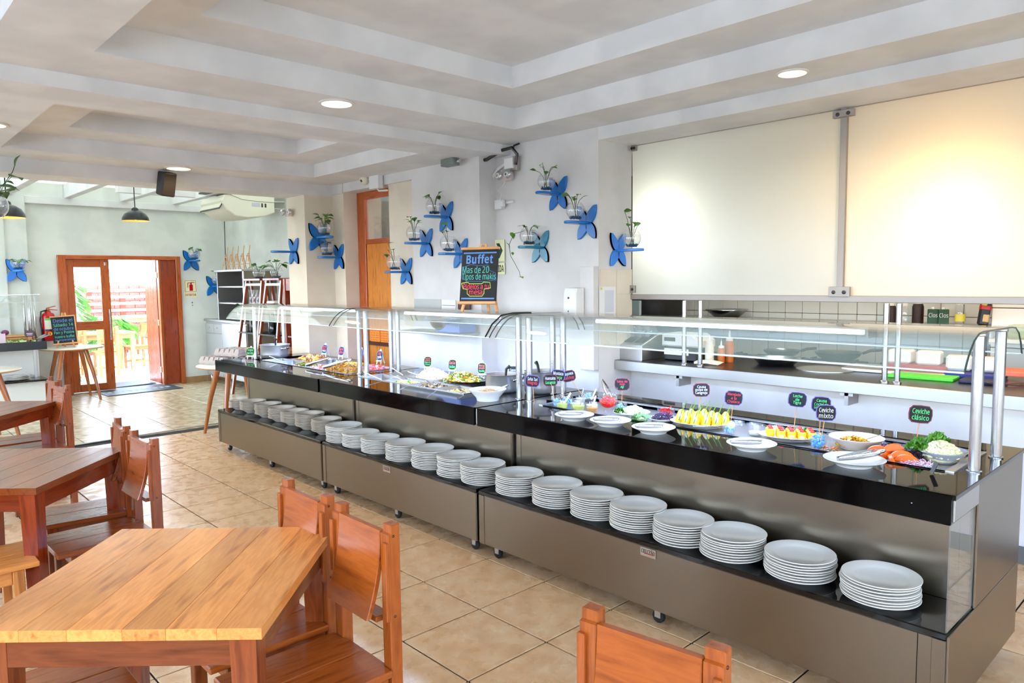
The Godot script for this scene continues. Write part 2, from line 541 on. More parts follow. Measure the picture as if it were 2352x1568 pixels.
func shell() -> void:
	# floor: tan tiles with dark joints, paler tiles in the porch beyond the brass strip
	var fl := struct("floor", "tan ceramic tile floor of the dining room with dark joints", "floor")
	part("screed", mb().span(-8.25, 4.0, -0.2, -0.006, -7.6, 2.6), M.grout, fl)
	part("tile_field", mb().span(-8.25, 4.0, -0.006, 0, 0.55, 2.6), M.tile, fl)
	part("tile_field", mb().span(0.3, 4.0, -0.006, 0, -7.6, 0.55), M.tile, fl)
	part("tile_field", mb().span(-8.25, 0.3, -0.006, 0, -7.6, -4.95), M.tile, fl)
	var one := mb().box(V(0, 0, 0), V(0.4465, 0.01, 0.4415), 0.0015).mesh()
	for i in 19:
		for j in 12:
			var x := -2.157 + 0.4553 * (i - 13) + 0.2277
			var z := -2.667 + 0.45 * (j - 5) + 0.225
			if x < -8.2: continue
			part("tile", one, M.tile, fl, T(V(x, -0.005 + rng.randf() * 0.0006, z)))
	var fp := struct("floor", "pale ceramic tile floor of the porch by the wooden door", "floor")
	part("screed", mb().span(-12.3, -8.25, -0.2, -0.006, -5.2, 2.6), M.grout_pale, fp)
	part("tile_field", mb().span(-12.3, -8.25, -0.006, 0, 0.0, 2.6), M.tile_pale, fp)
	for i in 9:
		for j in 11:
			part("tile", one, M.tile_pale, fp, T(V(-8.49 - 0.4553 * i, -0.005 + rng.randf() * 0.0006, -4.73 + 0.45 * j)))
	var st := struct("trim_1", "thin brass strip across the floor where the two tiles meet", "trim")
	part("strip", mb().box(V(0, 0.004, 0), V(0.035, 0.01, 5.2), 0.002), M.alu, st, T(V(-8.26, 0, -2.0), 0.06))

	# ceiling of two coffers with a low beam between
	var ce := struct("ceiling", "white plaster ceiling with two stepped coffers and beams", "ceiling")
	var m := mb()
	ring(m, -4.57, 4.0, -4.31, -0.8, -4.07, 2.2, -3.885, -1.03, 2.745, 2.9)
	ring(m, -4.57, 4.0, -0.8, 2.6, -4.07, 2.2, -0.62, 2.0, 2.745, 2.9)
	part("soffit", m, M.paint, ce)
	m = mb()
	ring(m, -4.5, 4.0, -4.31, -0.8, -3.66, 1.8, -3.475, -1.405, 2.9, 3.043)
	ring(m, -4.5, 4.0, -0.8, 2.6, -3.66, 1.8, -0.25, 1.65, 2.9, 3.043)
	part("coffer_step", m, M.paint, ce)
	part("coffer_panel", mb().span(-4.5, 4.0, 3.043, 3.2, -4.31, 2.6), M.paint, ce)
	m = mb()
	ring(m, -7.3, -4.57, -4.31, 2.6, -6.775, -4.985, -3.657, -1.035, 2.662, 2.791)
	part("soffit", m, M.paint, ce)
	m = mb()
	ring(m, -7.3, -4.57, -4.31, 2.6, -6.33, -5.35, -3.255, -1.4, 2.791, 2.918)
	part("coffer_step", m, M.paint, ce)
	part("coffer_panel", mb().span(-7.3, -4.5, 2.918, 3.2, -4.31, 2.6), M.paint, ce)
	part("beam", mb().span(-7.65, -7.24, 2.54, 3.2, -4.4, 2.6), M.paint, ce)
	part("header", mb().span(-3.6, 4.0, 2.65, 3.2, -4.72, -4.31), M.paint, ce)
	part("kitchen_ceiling", mb().span(-6.9, 4.0, 2.75, 2.9, -7.6, -4.72), M.paint, ce)

	# right hand wall with the planters, its recess and the serving hatch
	var wr := struct("wall_right", "cream white wall with blue butterfly planters behind the buffet", "wall")
	part("wall_face", mb().span(-4.76, -3.6, 0, 2.745, -4.72, -4.31), M.wall, wr)
	part("wall_face", mb().span(-5.747, -4.76, 0, 2.70, -4.72, -4.12), M.wall, wr)
	part("recess_face", mb().span(-6.2, -5.747, 0, 2.70, -4.5, -4.16), M.cream, wr)
	part("wall_face", mb().span(-7.24, -7.01, 0, 2.70, -4.6, -4.12), M.cream, wr)
	part("lintel", mb().span(-7.24, -5.747, 2.57, 2.70, -4.6, -4.12), M.wall, wr)
	part("upper_panel", mb().span(-7.24, -7.01, 2.56, 2.70, -4.12, -4.105), M.wall, wr)
	part("pilaster", mb().span(-7.65, -7.24, 0, 2.54, -5.4, -3.78), M.cream, wr)
	part("duct_cover", mb().span(-3.74, -3.601, 0.9, 1.70, -4.31, -4.25, 0.004), M.wall, wr)
	var tl := mb().box(V(0, 0, 0), V(0.012, 0.195, 0.195), 0.002).mesh()
	for q in [[1.58, -4.62], [1.58, -4.42], [1.38, -4.62], [1.38, -4.42], [1.18, -4.62], [1.18, -4.42]]:
		part("tile", tl, M.cream, wr, T(V(-3.597, q[0], q[1])))
	var wk := struct("wall_kitchen", "white wall below and beside the serving hatch", "wall")
	part("wall_face", mb().span(-3.6, 4.0, 0, 0.885, -4.9, -4.72), M.paint, wk)
	part("wall_face", mb().span(2.2, 4.0, 0.885, 2.66, -4.9, -4.72), M.paint, wk)
	var bb := struct("baseboard_kitchen", "grey tile baseboard under the serving hatch", "baseboard")
	part("board", mb().span(-3.6, 4.0, 0, 0.1, -4.72, -4.708, 0.003), mat(Color(0.42, 0.42, 0.42), 0.4), bb)

	# far wall with the timber door
	var wf := struct("wall_far", "pale mint white wall around the timber door", "wall")
	part("wall_face", mb().span(-12.35, -12.15, 0, 3.3, -4.96, -4.125), M.mint, wf)
	part("wall_face", mb().span(-12.35, -12.15, 0, 3.3, -2.44, 2.6), M.mint, wf)
	part("wall_face", mb().span(-12.35, -12.15, 2.045, 3.3, -4.125, -2.44), M.mint, wf)
	part("pier", mb().span(-12.15, -12.05, 0, 2.85, -2.07, -1.8), M.mint, wf)
	part("pier", mb().span(-12.15, -12.0, 0, 2.72, -1.8, 2.6), M.mint, wf)
	part("pier", mb().span(-12.15, -12.0, 0, 3.1, -4.97, -4.84), M.mint, wf)
	part("wall_plate", mb().span(-12.15, -12.08, 2.76, 2.86, -4.97, -2.07, 0.004), M.paint, wf)
	var wp := struct("wall_porch", "pale mint white wall behind the steel shelf unit", "wall")
	part("wall_face", mb().span(-12.35, -7.65, 0, 3.3, -5.16, -4.96), M.mint, wp)
	var bp := struct("baseboard_porch", "tan tile baseboard along the porch walls", "baseboard")
	for k in 2: part("tile", mb().span(-12.15, -12.138, 0, 0.1, -4.84 + 0.36 * k, -4.49 + 0.36 * k, 0.003), M.tile_base, bp)
	for k in 9: part("tile", mb().span(-11.98 + 0.46 * k, -11.525 + 0.46 * k, 0, 0.1, -4.96, -4.948, 0.003), M.tile_base, bp)
	# porch roof: white rafters under boards
	var cp := struct("ceiling_porch", "white raftered ceiling of the porch", "ceiling")
	part("roof_sheet", mb().span(-12.35, -7.65, 3.06, 3.065, -5.16, 2.8), M.roof_sheet, cp)
	for k in 8: part("rafter", mb().span(-12.15, -7.6, 2.86, 3.06, -4.15 + 0.74 * k, -4.05 + 0.74 * k, 0.004), M.paint, cp)
	part("batten", mb().span(-8.3, -8.2, 3.03, 3.06, -4.9, 2.6), M.line, cp)
	part("tie_beam", mb().span(-11.2, -11.1, 2.88, 2.98, -4.96, -3.0, 0.004), M.paint, cp)

	# long window side and the wall at the eye's back
	var wn := struct("wall_near", "white wall with long windows on the street side", "wall")
	part("sill_wall", mb().span(-12.35, 4.0, 0, 1.1, 2.6, 2.8), M.paint, wn)
	part("head_wall", mb().span(-12.35, 4.0, 2.45, 3.3, 2.6, 2.8), M.paint, wn)
	for q in [[-12.35, -11.95], [-9.25, -8.85], [-6.15, -5.85], [-3.15, -2.85], [-0.15, 0.55], [3.25, 4.0]]: part("pier", mb().span(q[0], q[1], 0.5, 2.45, 2.6, 2.8), M.paint, wn)
	var wb := struct("wall_back", "white wall with wide windows at the end of the dining room", "wall")
	part("wall_face", mb().span(4.0, 4.2, 0, 3.3, -7.6, -3.9), M.paint, wb)
	part("sill_wall", mb().span(4.0, 4.2, 0, 1.15, -3.9, 2.8), M.paint, wb)
	part("head_wall", mb().span(4.0, 4.2, 2.5, 3.3, -3.9, 2.8), M.paint, wb)
	for z in [-1.7, 0.5, 2.65]: part("pier", mb().span(4.0, 4.2, 0.45, 2.5, z - 0.1, z + 0.1), M.paint, wb)
	var win := struct("window_1", "long row of street windows in thin white frames", "window")
	for x in [-10.6, -7.5, -4.5, -1.5, 1.9]:
		part("pane", mb().span(x - 1.35, x + 1.35, 1.15, 2.4, 2.69, 2.696), M.window, win)
		part("frame", mb().span(x - 1.35, x + 1.35, 1.1, 1.16, 2.66, 2.73), M.paint, win)
		part("frame", mb().span(x - 1.35, x + 1.35, 2.39, 2.45, 2.66, 2.73), M.paint, win)
	var wi4 := struct("window_4", "wide street windows in thin white frames at the room's end", "window")
	for z in [-2.85, -0.6, 1.6]:
		part("pane", mb().span(4.09, 4.096, 1.2, 2.45, z - 1.0, z + 1.0), M.window, wi4)
		part("frame", mb().span(4.07, 4.12, 1.15, 1.2, z - 1.0, z + 1.0), M.paint, wi4)
		part("frame", mb().span(4.07, 4.12, 2.45, 2.5, z - 1.0, z + 1.0), M.paint, wi4)
	# kitchen shell
	var kt := struct("wall_kitchen_back", "grey tiled kitchen wall seen through the hatch", "wall")
	part("wall_face", mb().span(-6.9, 4.0, 0, 2.8, -6.95, -6.65), M.grout, kt)
	part("side_face", mb().span(-6.9, -6.7, 0, 2.8, -7.4, -4.72), M.paint, kt)
	part("passage_face", mb().span(-7.6, -6.9, 0, 2.8, -5.6, -5.5), M.paint, kt)
	var kti := mb().box(V(0, 0, 0), V(0.1625, 0.246, 0.02), 0.003).mesh()
	for i in 22:
		for j in 6:
			part("tile", kti, M.kitchen_tile, kt, T(V(-4.992 + 0.1665 * i, 0.637 + 0.25 * j, -6.65)))
	# ground outside
	var og := struct("ground_street", "pale paving outside the windows", "ground")
	part("paving", mb().span(-30, 20, -0.3, -0.05, 2.8, 16).span(4.2, 20, -0.3, -0.05, -12, 2.8), mat(Color(0.75, 0.73, 0.7), 0.8), og)

func downlight(p: Vector3, label: String, r: float, warm: Color, e: float) -> void:
	var o := thing("ceiling_light", label, "ceiling light", p, 0.0, "round recessed downlights")
	part("rim", mb().lathe([Vector2(r * 1.18, 0), Vector2(r * 1.18, -0.006), Vector2(r, -0.01), Vector2(r, 0)], 32), M.plastic, o)
	part("lens", mb().lathe([Vector2(r, -0.001), Vector2(r * 0.9, -0.006), Vector2(0, -0.007)], 32), glow(warm, 9.0), o)
	spot_down(V(0, -0.03, 0), warm, e, 75.0, o)

# ---- the buffet ----
func guard_profile() -> PackedVector2Array:
	# section through the bent glass, x runs towards the guests
	var mid := [Vector2(-3.56, 1.275), Vector2(-3.535, 1.325), Vector2(-3.495, 1.366), Vector2(-3.44, 1.388), Vector2(-3.38, 1.393), Vector2(-2.99, 1.398), Vector2(-2.93, 1.393), Vector2(-2.875, 1.372), Vector2(-2.83, 1.338), Vector2(-2.80, 1.305), Vector2(-2.775, 1.270)]
	var a := PackedVector2Array()
	var b := PackedVector2Array()
	for i in mid.size():
		var d: Vector2 = (mid[mini(i + 1, mid.size() - 1)] - mid[maxi(i - 1, 0)]).normalized()
		var nn := Vector2(-d.y, d.x) * 0.004
		a.append(mid[i] + nn)
		b.append(mid[i] - nn)
	b.reverse()
	a.append_array(b)
	return a

func counter_unit(x0: float, x1: float, label: String, hole: Rect2, posts: Array, glass: Vector2) -> Node3D:
	var o := thing("buffet_counter", label, "buffet counter", Vector3.ZERO, 0.0, "buffet counter units in a line")
	var hx0 := hole.position.x
	var hx1 := hole.end.x
	var hz0 := hole.position.y
	var hz1 := hole.end.y
	part("front_panel", mb().span(x0, x1, 0.085, 0.373, -2.69, -2.66, 0.003), M.steel, o)
	part("edge_strip", mb().span(x0 + 0.002, x0 + 0.045, 0.086, 0.372, -2.661, -2.656, 0.0015), M.steel, o)
	part("edge_strip", mb().span(x1 - 0.045, x1 - 0.002, 0.086, 0.372, -2.661, -2.656, 0.0015), M.steel, o)
	part("plate_shelf", mb().span(x0, x1, 0.373, 0.398, -2.965, -2.656, 0.004), M.granite, o)
	part("back_panel", mb().span(x0 + 0.01, x1 - 0.004, 0.398, 0.775, -2.975, -2.955, 0.002), M.steel, o)
	part("edge_strip", mb().span(x0 + 0.012, x0 + 0.05, 0.399, 0.774, -2.957, -2.951, 0.0015), M.steel, o)
	part("edge_strip", mb().span(x1 - 0.05, x1 - 0.012, 0.399, 0.774, -2.957, -2.951, 0.0015), M.steel, o)
	var m := mb()
	m.span(x0, x0 + 0.02, 0.085, 0.855, -3.58, -2.965)
	m.span(x1 - 0.02, x1, 0.085, 0.855, -3.58, -2.965)
	m.span(x0 + 0.02, x1 - 0.02, 0.085, 0.855, -3.58, -3.56)
	m.span(x0 + 0.02, x1 - 0.02, 0.085, 0.11, -3.56, -2.69)
	part("carcass", m, M.steel, o)
	part("basin_floor", mb().span(x0 + 0.02, x1 - 0.02, 0.775, 0.785, -3.56, -2.97), M.steel_dark, o)
	# granite top with its opening, and the deep black fascia
	m = mb()
	ring(m, x0, x1, -3.6, -2.668, hx0, hx1, hz0, hz1, 0.852, 0.874)
	part("granite_top", m, M.granite, o)
	part("fascia", mb().span(x0, x1, 0.772, 0.876, -2.668, -2.652, 0.003), M.fascia, o)
	part("soffit_board", mb().span(x0 + 0.004, x1 - 0.004, 0.775, 0.785, -2.965, -2.668), M.steel_dark, o)
	for q in [[x0 + 0.09, -2.725], [x1 - 0.09, -2.725], [(x0 + x1) / 2, -2.725], [x0 + 0.09, -3.5], [x1 - 0.09, -3.5]]:
		var c := part("caster", mb().lathe([Vector2(0, -0.013), Vector2(0.026, -0.013), Vector2(0.031, -0.008), Vector2(0.031, 0.008), Vector2(0.026, 0.013), Vector2(0, 0.013)], 20, Transform3D(Basis.from_euler(V(PI / 2, 0, 0)), V(q[0], 0.031, q[1]))), M.rubber, o)
		part("fork", mb().span(q[0] - 0.012, q[0] + 0.02, 0.03, 0.085, q[1] - 0.019, q[1] - 0.015).span(q[0] - 0.012, q[0] + 0.02, 0.03, 0.085, q[1] + 0.015, q[1] + 0.019).cyl(V(q[0], 0.031, q[1]), 0.006, 0.04, 10, 0, Transform3D()), M.steel_pale, c)
	for p in posts:
		for z in [-3.04, -3.34]:
			part("post", mb().lathe([Vector2(0.026, 0.8745), Vector2(0.026, 0.879), Vector2(0.0195, 0.881), Vector2(0.0195, 1.386), Vector2(0, 1.388)], 24, T(V(p, 0, z))), M.chrome2, o)
			part("glass_clip", mb().cyl(V(p, 1.383, z), 0.024, 0.012, 16, 0.002), M.steel_pale, o)
	part("sneeze_guard", mb().prism(guard_profile(), glass.y - glass.x, Transform3D(Basis(V(0, 0, 1), V(0, 1, 0), V(-1, 0, 0)), V(glass.y, 0, 0))), M.guard, o)
	# polished edges of the bent glass
	var arc := []
	for q in [[-3.56, 1.275], [-3.535, 1.325], [-3.495, 1.366], [-3.44, 1.388], [-3.38, 1.393], [-2.99, 1.398], [-2.93, 1.393], [-2.875, 1.372], [-2.83, 1.338], [-2.80, 1.305], [-2.775, 1.27]]: arc.append(V(0, q[1], q[0]))
	for x in [glass.x, glass.y]: part("glass_edge", mb().tube(arc, 0.0035, 6), M.edge_glass, o, T(V(x, 0, 0)))
	for q in [[1.27, -2.775], [1.275, -3.56]]: part("glass_edge", mb().box(V((glass.x + glass.y) / 2, q[0], q[1]), V(glass.y - glass.x, 0.006, 0.009), 0.0015), M.edge_bright, o)
	return o

func light_bar(x0: float, x1: float, o: Node3D, e: float) -> void:
	var c := V((x0 + x1) / 2, 1.368, -3.2)
	part("light_housing", mb().box(c + V(0, 0.011, 0), V(x1 - x0, 0.01, 0.05), 0.003), M.plastic, o)
	part("light_tube", mb().cyl(Vector3.ZERO, 0.011, x1 - x0 - 0.02, 14, 0.002, Transform3D(Basis.from_euler(V(0, 0, PI / 2)), c - V(0, 0.006, 0))), glow(Color(0.86, 0.92, 1.0), 7.0), o)
	var a := AreaLight3D.new()
	a.name = uname(o, "lamp_glow")
	a.area_size = Vector2(x1 - x0, 0.04)
	a.light_color = Color(0.62, 0.75, 1.0)
	a.light_energy = e
	a.shadow_enabled = true
	o.add_child(a)
	a.position = c - V(0, 0.03, 0)
	a.rotation.x = -PI / 2

func sticker(o: Node3D, x: float, y: float) -> void:
	var s := part("maker_sticker", mb().box(V(x, y, -2.658), V(0.085, 0.04, 0.001)), mat(Color(0.62, 0.55, 0.48), 0.4), o)
	lettering("CRUCEÑO", 0.018, M.ink, s, T(V(x, y + 0.006, -2.6572)), 0.0006, 0.075, "Droid Serif", 700)
	part("underline", mb().box(V(x + 0.004, y - 0.006, -2.6572), V(0.05, 0.004, 0.0006)), M.board_red, s)

func buffet() -> void:
	var u1 := counter_unit(-6.97, -4.966, "far steel buffet counter unit with black granite top, soup bowls on its shelf", Rect2(-6.74, -3.47, 1.68, 0.55), [-6.93, -5.0], Vector2(-6.95, -4.99))
	var u2 := counter_unit(-4.942, -3.144, "middle steel buffet counter unit with black granite top and a chalkboard on its glass", Rect2(-4.86, -3.47, 1.30, 0.545), [-4.90, -3.17], Vector2(-4.93, -3.14))
	var u3 := counter_unit(-3.12, -0.71, "near steel buffet counter unit with black granite top and a cold well of salads", Rect2(-2.90, -3.37, 2.08, 0.405), [-3.08, -0.745], Vector2(-3.09, -0.72))
	for x in [-4.954, -3.132]:
		part("gap_shade_strip", mb().box(V(x, 0.23, -2.70), V(0.03, 0.29, 0.01)), M.rubber, u2)  # black strips stand in for the shade inside the open gaps between units
		part("gap_shade_strip", mb().box(V(x, 0.60, -2.985), V(0.03, 0.5, 0.01)), M.rubber, u2)
	part("joint_cap", mb().box(V(-3.132, 0.825, -2.665), V(0.012, 0.09, 0.006), 0.002), M.steel_pale, u3)
	light_bar(-6.7, -5.3, u1, 7.0)
	light_bar(-4.6, -3.5, u2, 6.5)
	light_bar(-2.7, -1.2, u3, 7.0)
	sticker(u2, -4.07, 0.345)
	sticker(u3, -1.93, 0.348)
	# cold well: pale steel trough with a raised black rim
	var m := mb()
	ring(m, -2.93, -0.79, -3.4, -2.968, -2.90, -0.82, -3.37, -2.968, 0.874, 0.8795)
	part("well_rim", m, M.steel_pale, u3)
	m = mb()
	m.span(-2.90, -0.82, 0.848, 0.858, -3.37, -2.965)
	m.span(-2.91, -2.90, 0.825, 0.874, -3.37, -2.965)
	m.span(-0.82, -0.81, 0.825, 0.874, -3.37, -2.965)
	m.span(-2.90, -0.82, 0.825, 0.874, -3.38, -3.37)
	part("cold_well", m, M.steel_pale, u3)
	part("rim_band", mb().span(-3.0, -0.80, 0.874, 0.885, -3.44, -3.40, 0.003), M.granite, u3)
	part("rim_band", mb().span(-3.0, -2.96, 0.874, 0.885, -3.40, -3.1, 0.003), M.granite, u3)
	# right end of the near unit
	part("end_panel", mb().span(-0.711, -0.703, 0.392, 0.858, -3.585, -2.95, 0.002), M.steel, u3)
	part("end_panel", mb().span(-0.711, -0.703, 0.085, 0.388, -3.585, -2.66, 0.002), M.steel, u3)
	part("end_cap", mb().span(-0.711, -0.703, 0.782, 0.858, -2.95, -2.668, 0.002), M.steel_pale, u3)
	part("end_glass", mb().span(-0.716, -0.711, 0.4, 0.772, -2.95, -2.662, 0.0005), M.glass, u3)
	part("granite_edge", mb().span(-0.711, -0.698, 0.858, 0.876, -3.6, -2.655, 0.002), M.granite, u3)
	part("end_post", mb().span(-0.80, -0.798, 0.086, 0.372, -2.6585, -2.6578), M.grout, u3)
	part("power_light", mb().cyl(V(-0.83, 0.825, -2.6515), 0.002, 0.002, 8, 0, Transform3D()), glow(Color(0.4, 0.2, 1.0), 1.0), u3)
	# black cord lying over the guard glass between the units
	solo("power_cord", mb().tube([V(-3.12, 1.404, -3.1), V(-3.16, 1.405, -2.99), V(-3.17, 1.395, -2.9), V(-3.165, 1.345, -2.82), V(-3.16, 1.275, -2.762)], 0.005, 8), M.black, "black power cord bent over the guard glass beside the easel chalkboard", "cord")

# ---- crockery ----
func ordinal(k: int) -> String:
	return ["top", "second", "third", "fourth", "fifth", "sixth", "seventh", "eighth", "ninth", "tenth", "eleventh", "twelfth"][k]

func crockery() -> void:
	# soup bowls towards the porch, dinner plates towards the eye; [x, how many]
	var bowls := [[-6.80, 5], [-6.545, 8], [-6.225, 9], [-5.945, 9], [-5.71, 9], [-5.45, 10], [-5.17, 9]]
	var plates := [[-4.815, 11], [-4.575, 9], [-4.32, 9], [-4.01, 10], [-3.71, 11], [-3.44, 11], [-3.21, 10], [-2.90, 10], [-2.605, 10], [-2.33, 10], [-2.075, 10], [-1.82, 9], [-1.57, 9], [-1.272, 8], [-0.967, 8]]
	var pm := mb().lathe([Vector2(0, 0.006), Vector2(0.078, 0.005), Vector2(0.082, 0.0), Vector2(0.087, 0.0), Vector2(0.092, 0.006), Vector2(0.118, 0.014), Vector2(0.134, 0.0205), Vector2(0.1365, 0.0228), Vector2(0.1355, 0.0248), Vector2(0.132, 0.0245), Vector2(0.115, 0.0195), Vector2(0.096, 0.0145), Vector2(0.088, 0.0105), Vector2(0, 0.0105)], 44).mesh()
	var bm := mb().lathe([Vector2(0, 0.006), Vector2(0.052, 0.005), Vector2(0.055, 0.0), Vector2(0.06, 0.0), Vector2(0.068, 0.009), Vector2(0.088, 0.024), Vector2(0.098, 0.033), Vector2(0.118, 0.0375), Vector2(0.1195, 0.0395), Vector2(0.117, 0.0408), Vector2(0.098, 0.038), Vector2(0.087, 0.031), Vector2(0.068, 0.015), Vector2(0.055, 0.0105), Vector2(0, 0.0105)], 40).mesh()
	var place := ["far left end of the shelf", "second pile from the far end", "third pile from the far end", "fourth pile from the far end", "fifth pile from the far end", "sixth pile from the far end", "pile beside the dinner plates"]
	for i in bowls.size():
		for k in bowls[i][1]:
			var o := solo("soup_bowl", bm, M.bowlware, "grey white soup bowl, %s of the %s" % [ordinal(bowls[i][1] - 1 - k) if k < bowls[i][1] - 1 else "topmost", ["bowls at the far end of the counter shelf", "second bowl pile from the far end", "third bowl pile from the far end", "fourth bowl pile from the far end", "fifth bowl pile from the far end", "sixth bowl pile from the far end", "bowl pile beside the dinner plates"][i]], "bowl", V(bowls[i][0] + rng.randf_range(-0.003, 0.003), 0.3985 + 0.0106 * k, -2.825 + rng.randf_range(-0.003, 0.003)), rng.randf() * TAU, "soup bowls on the counter shelf")
	var cnt := plates.size()
	for i in cnt:
		var from_end := cnt - i
		var where := "pile next to the soup bowls"
		if from_end == 1: where = "pile nearest the counter's right end"
		elif from_end <= 8: where = "%s plate pile from the counter's right end" % ordinal(from_end - 1)
		elif i > 0: where = "%s plate pile after the soup bowls" % ordinal(i)
		for k in plates[i][1]:
			var up: int = plates[i][1] - 1 - k
			solo("dinner_plate", pm, M.china, "white dinner plate, %s of the %s" % ["topmost" if up == 0 else ordinal(up) + " from top", where], "plate", V(plates[i][0] + rng.randf_range(-0.004, 0.004), 0.3985 + 0.0108 * k, -2.775 - 0.03 * clampf((-2.0 - plates[i][0]) / 3.0, 0, 1) * 0 + rng.randf_range(-0.004, 0.004)), rng.randf() * TAU, "dinner plates piled on the counter shelf")

# ---- what stands on the buffet ----
var tongs_mesh := []

func tongs(at: Vector3, turn: float, label: String, tilt := 0.0, group := "steel serving tongs on the buffet", size := 1.0) -> Node3D:
	var o := thing("serving_tongs", label, "tongs", at, 0.0, group)
	o.rotation = V(0, turn, tilt)
	o.scale = Vector3.ONE * size
	for s in [-1.0, 1.0]:
		var rows := []
		for i in 11:
			var t := i / 10.0
			var z: float = s * (0.006 + 0.022 * sin(t * 2.2))
			var w := 0.009 + 0.003 * sin(t * PI)
			rows.append([V(t * 0.2, -w, z), V(t * 0.2, 0, z + s * 0.003), V(t * 0.2, w, z)])
		var m := mb().sheet(rows)
		part("arm", m, M.chrome, o)
		for k in [-1, 0, 1]:
			part("tooth", mb().bar(V(0.196, k * 0.008, s * 0.023), V(0.222, k * 0.0085, s * 0.014), Vector2(0.004, 0.0025), Vector2(0.003, 0.002)), M.chrome, o)
	part("hinge", mb().lathe([Vector2(0.0075, -0.009), Vector2(0.0075, 0.009)], 14, T(V(-0.001, 0, 0))), M.chrome, o)
	return o

func plaque(w: float, h: float) -> PackedVector2Array:
	# scalloped outline: hollowed corners and wavy sides
	var p := PackedVector2Array()
	var r := minf(w, h) * 0.16
	for q in [[1, 1, 0.0], [-1, 1, PI / 2], [-1, -1, PI], [1, -1, -PI / 2]]:
		var c := Vector2(q[0] * w / 2, q[1] * h / 2)
		for k in 5:
			var a: float = q[2] + PI * 1.5 - k * PI / 8.0
			p.append(c + Vector2(cos(a), sin(a)) * r * (0.8 + 0.25 * absf(k - 2) / 2.0))
		var n: Vector2 = [Vector2(0, 1), Vector2(-1, 0), Vector2(0, -1), Vector2(1, 0)][[0.0, PI / 2, PI, -PI / 2].find(q[2])]
		p.append(Vector2(n.x * w / 2, n.y * h / 2) * 1.06)
	return p

func sign_face(o: Node3D, w: float, h: float, rim: Material, xf: Transform3D, lines: Array, face: Material = null) -> void:
	var pl := part("plaque", mb().prism(plaque(w, h), 0.0025, xf, 0.0003), rim, o)
	part("chalk_face", mb().prism(plaque(w * 0.93, h * 0.91), 0.0012, xf * T(V(0, 0, 0.0021))), face if face else M.board, pl)
	var n := lines.size()
	for i in n:
		var y := h * 0.74 * ((n - 1) / 2.0 - i) / maxf(n, 1.6)
		lettering(lines[i][0], h * 0.54 / maxf(n, 2.0), M[lines[i][1]], pl, xf * T(V(0, y, 0.0036)), 0.0006, w * 0.74, "Droid Sans", 500)

func pick_sign(label: String, foot: Vector3, head: Vector3, rim: String, lines: Array, roll := 0.0, w := 0.08, h := 0.066) -> void:
	var o := thing("menu_pick", label, "sign", foot, 0.0, "little chalkboard signs on sticks")
	var d := head - foot
	part("stick", mb().tube([Vector3.ZERO, d], 0.0017, 6), wood("pale", "y", 0), o)
	sign_face(o, w, h, M[rim], Transform3D(Basis.from_euler(V(-0.06, 0.74, roll)), d), lines)

func easel_sign(label: String, at: Vector3, rim: String, lines: Array, turn := 0.6, w := 0.062, h := 0.08, face: Material = null, lift := 0.075) -> void:
	var o := thing("easel_sign", label, "sign", at, turn, "little chalkboard signs on white easels")
	var tilt := Transform3D(Basis.from_euler(V(-0.22, 0, 0)), V(0, lift, 0))
	sign_face(o, w, h, M[rim], tilt, lines, face)
	for s in [-1, 1]: part("leg", mb().bar(V(s * 0.026, 0, 0.016), V(s * 0.006, lift + h * 0.62, -0.018), Vector2(0.006, 0.005), Vector2(0.006, 0.005)), M.plastic, o)
	part("back_leg", mb().bar(V(0, 0, -0.06), V(0, lift + h * 0.6, -0.02), Vector2(0.006, 0.005), Vector2(0.006, 0.005)), M.plastic, o)
	part("ledge", mb().box(V(0, lift - h * 0.5 - 0.006, 0.014), V(w * 0.9, 0.007, 0.014), 0.001), M.plastic, o)
	part("head_block", mb().box(V(0, lift + h * 0.58, -0.016), V(0.016, 0.018, 0.01), 0.003), M.plastic, o)

func dish(called: String, label: String, mat_: Material, at: Vector3, r: float, h: float, sq := 1.0, turn := 0.0, category := "plate", group := "") -> Node3D:
	# footed plate or wide bowl
	var p := [Vector2(0, 0.004), Vector2(r * 0.52, 0.003), Vector2(r * 0.54, 0), Vector2(r * 0.58, 0), Vector2(r * 0.63, h * 0.28), Vector2(r * 0.86, h * 0.72), Vector2(r * 0.985, h * 0.96), Vector2(r, h), Vector2(r * 0.985, h * 1.03), Vector2(r * 0.85, h * 0.82), Vector2(r * 0.62, h * 0.42), Vector2(r * 0.5, h * 0.3), Vector2(0, h * 0.3)]
	var o := thing(called, label, category, at, turn, group)
	part("bowl" if h > 0.04 else "well", mb().lathe(p, 44, Transform3D(Basis.from_scale(V(1, 1, sq)), Vector3.ZERO)), mat_, o)
	return o

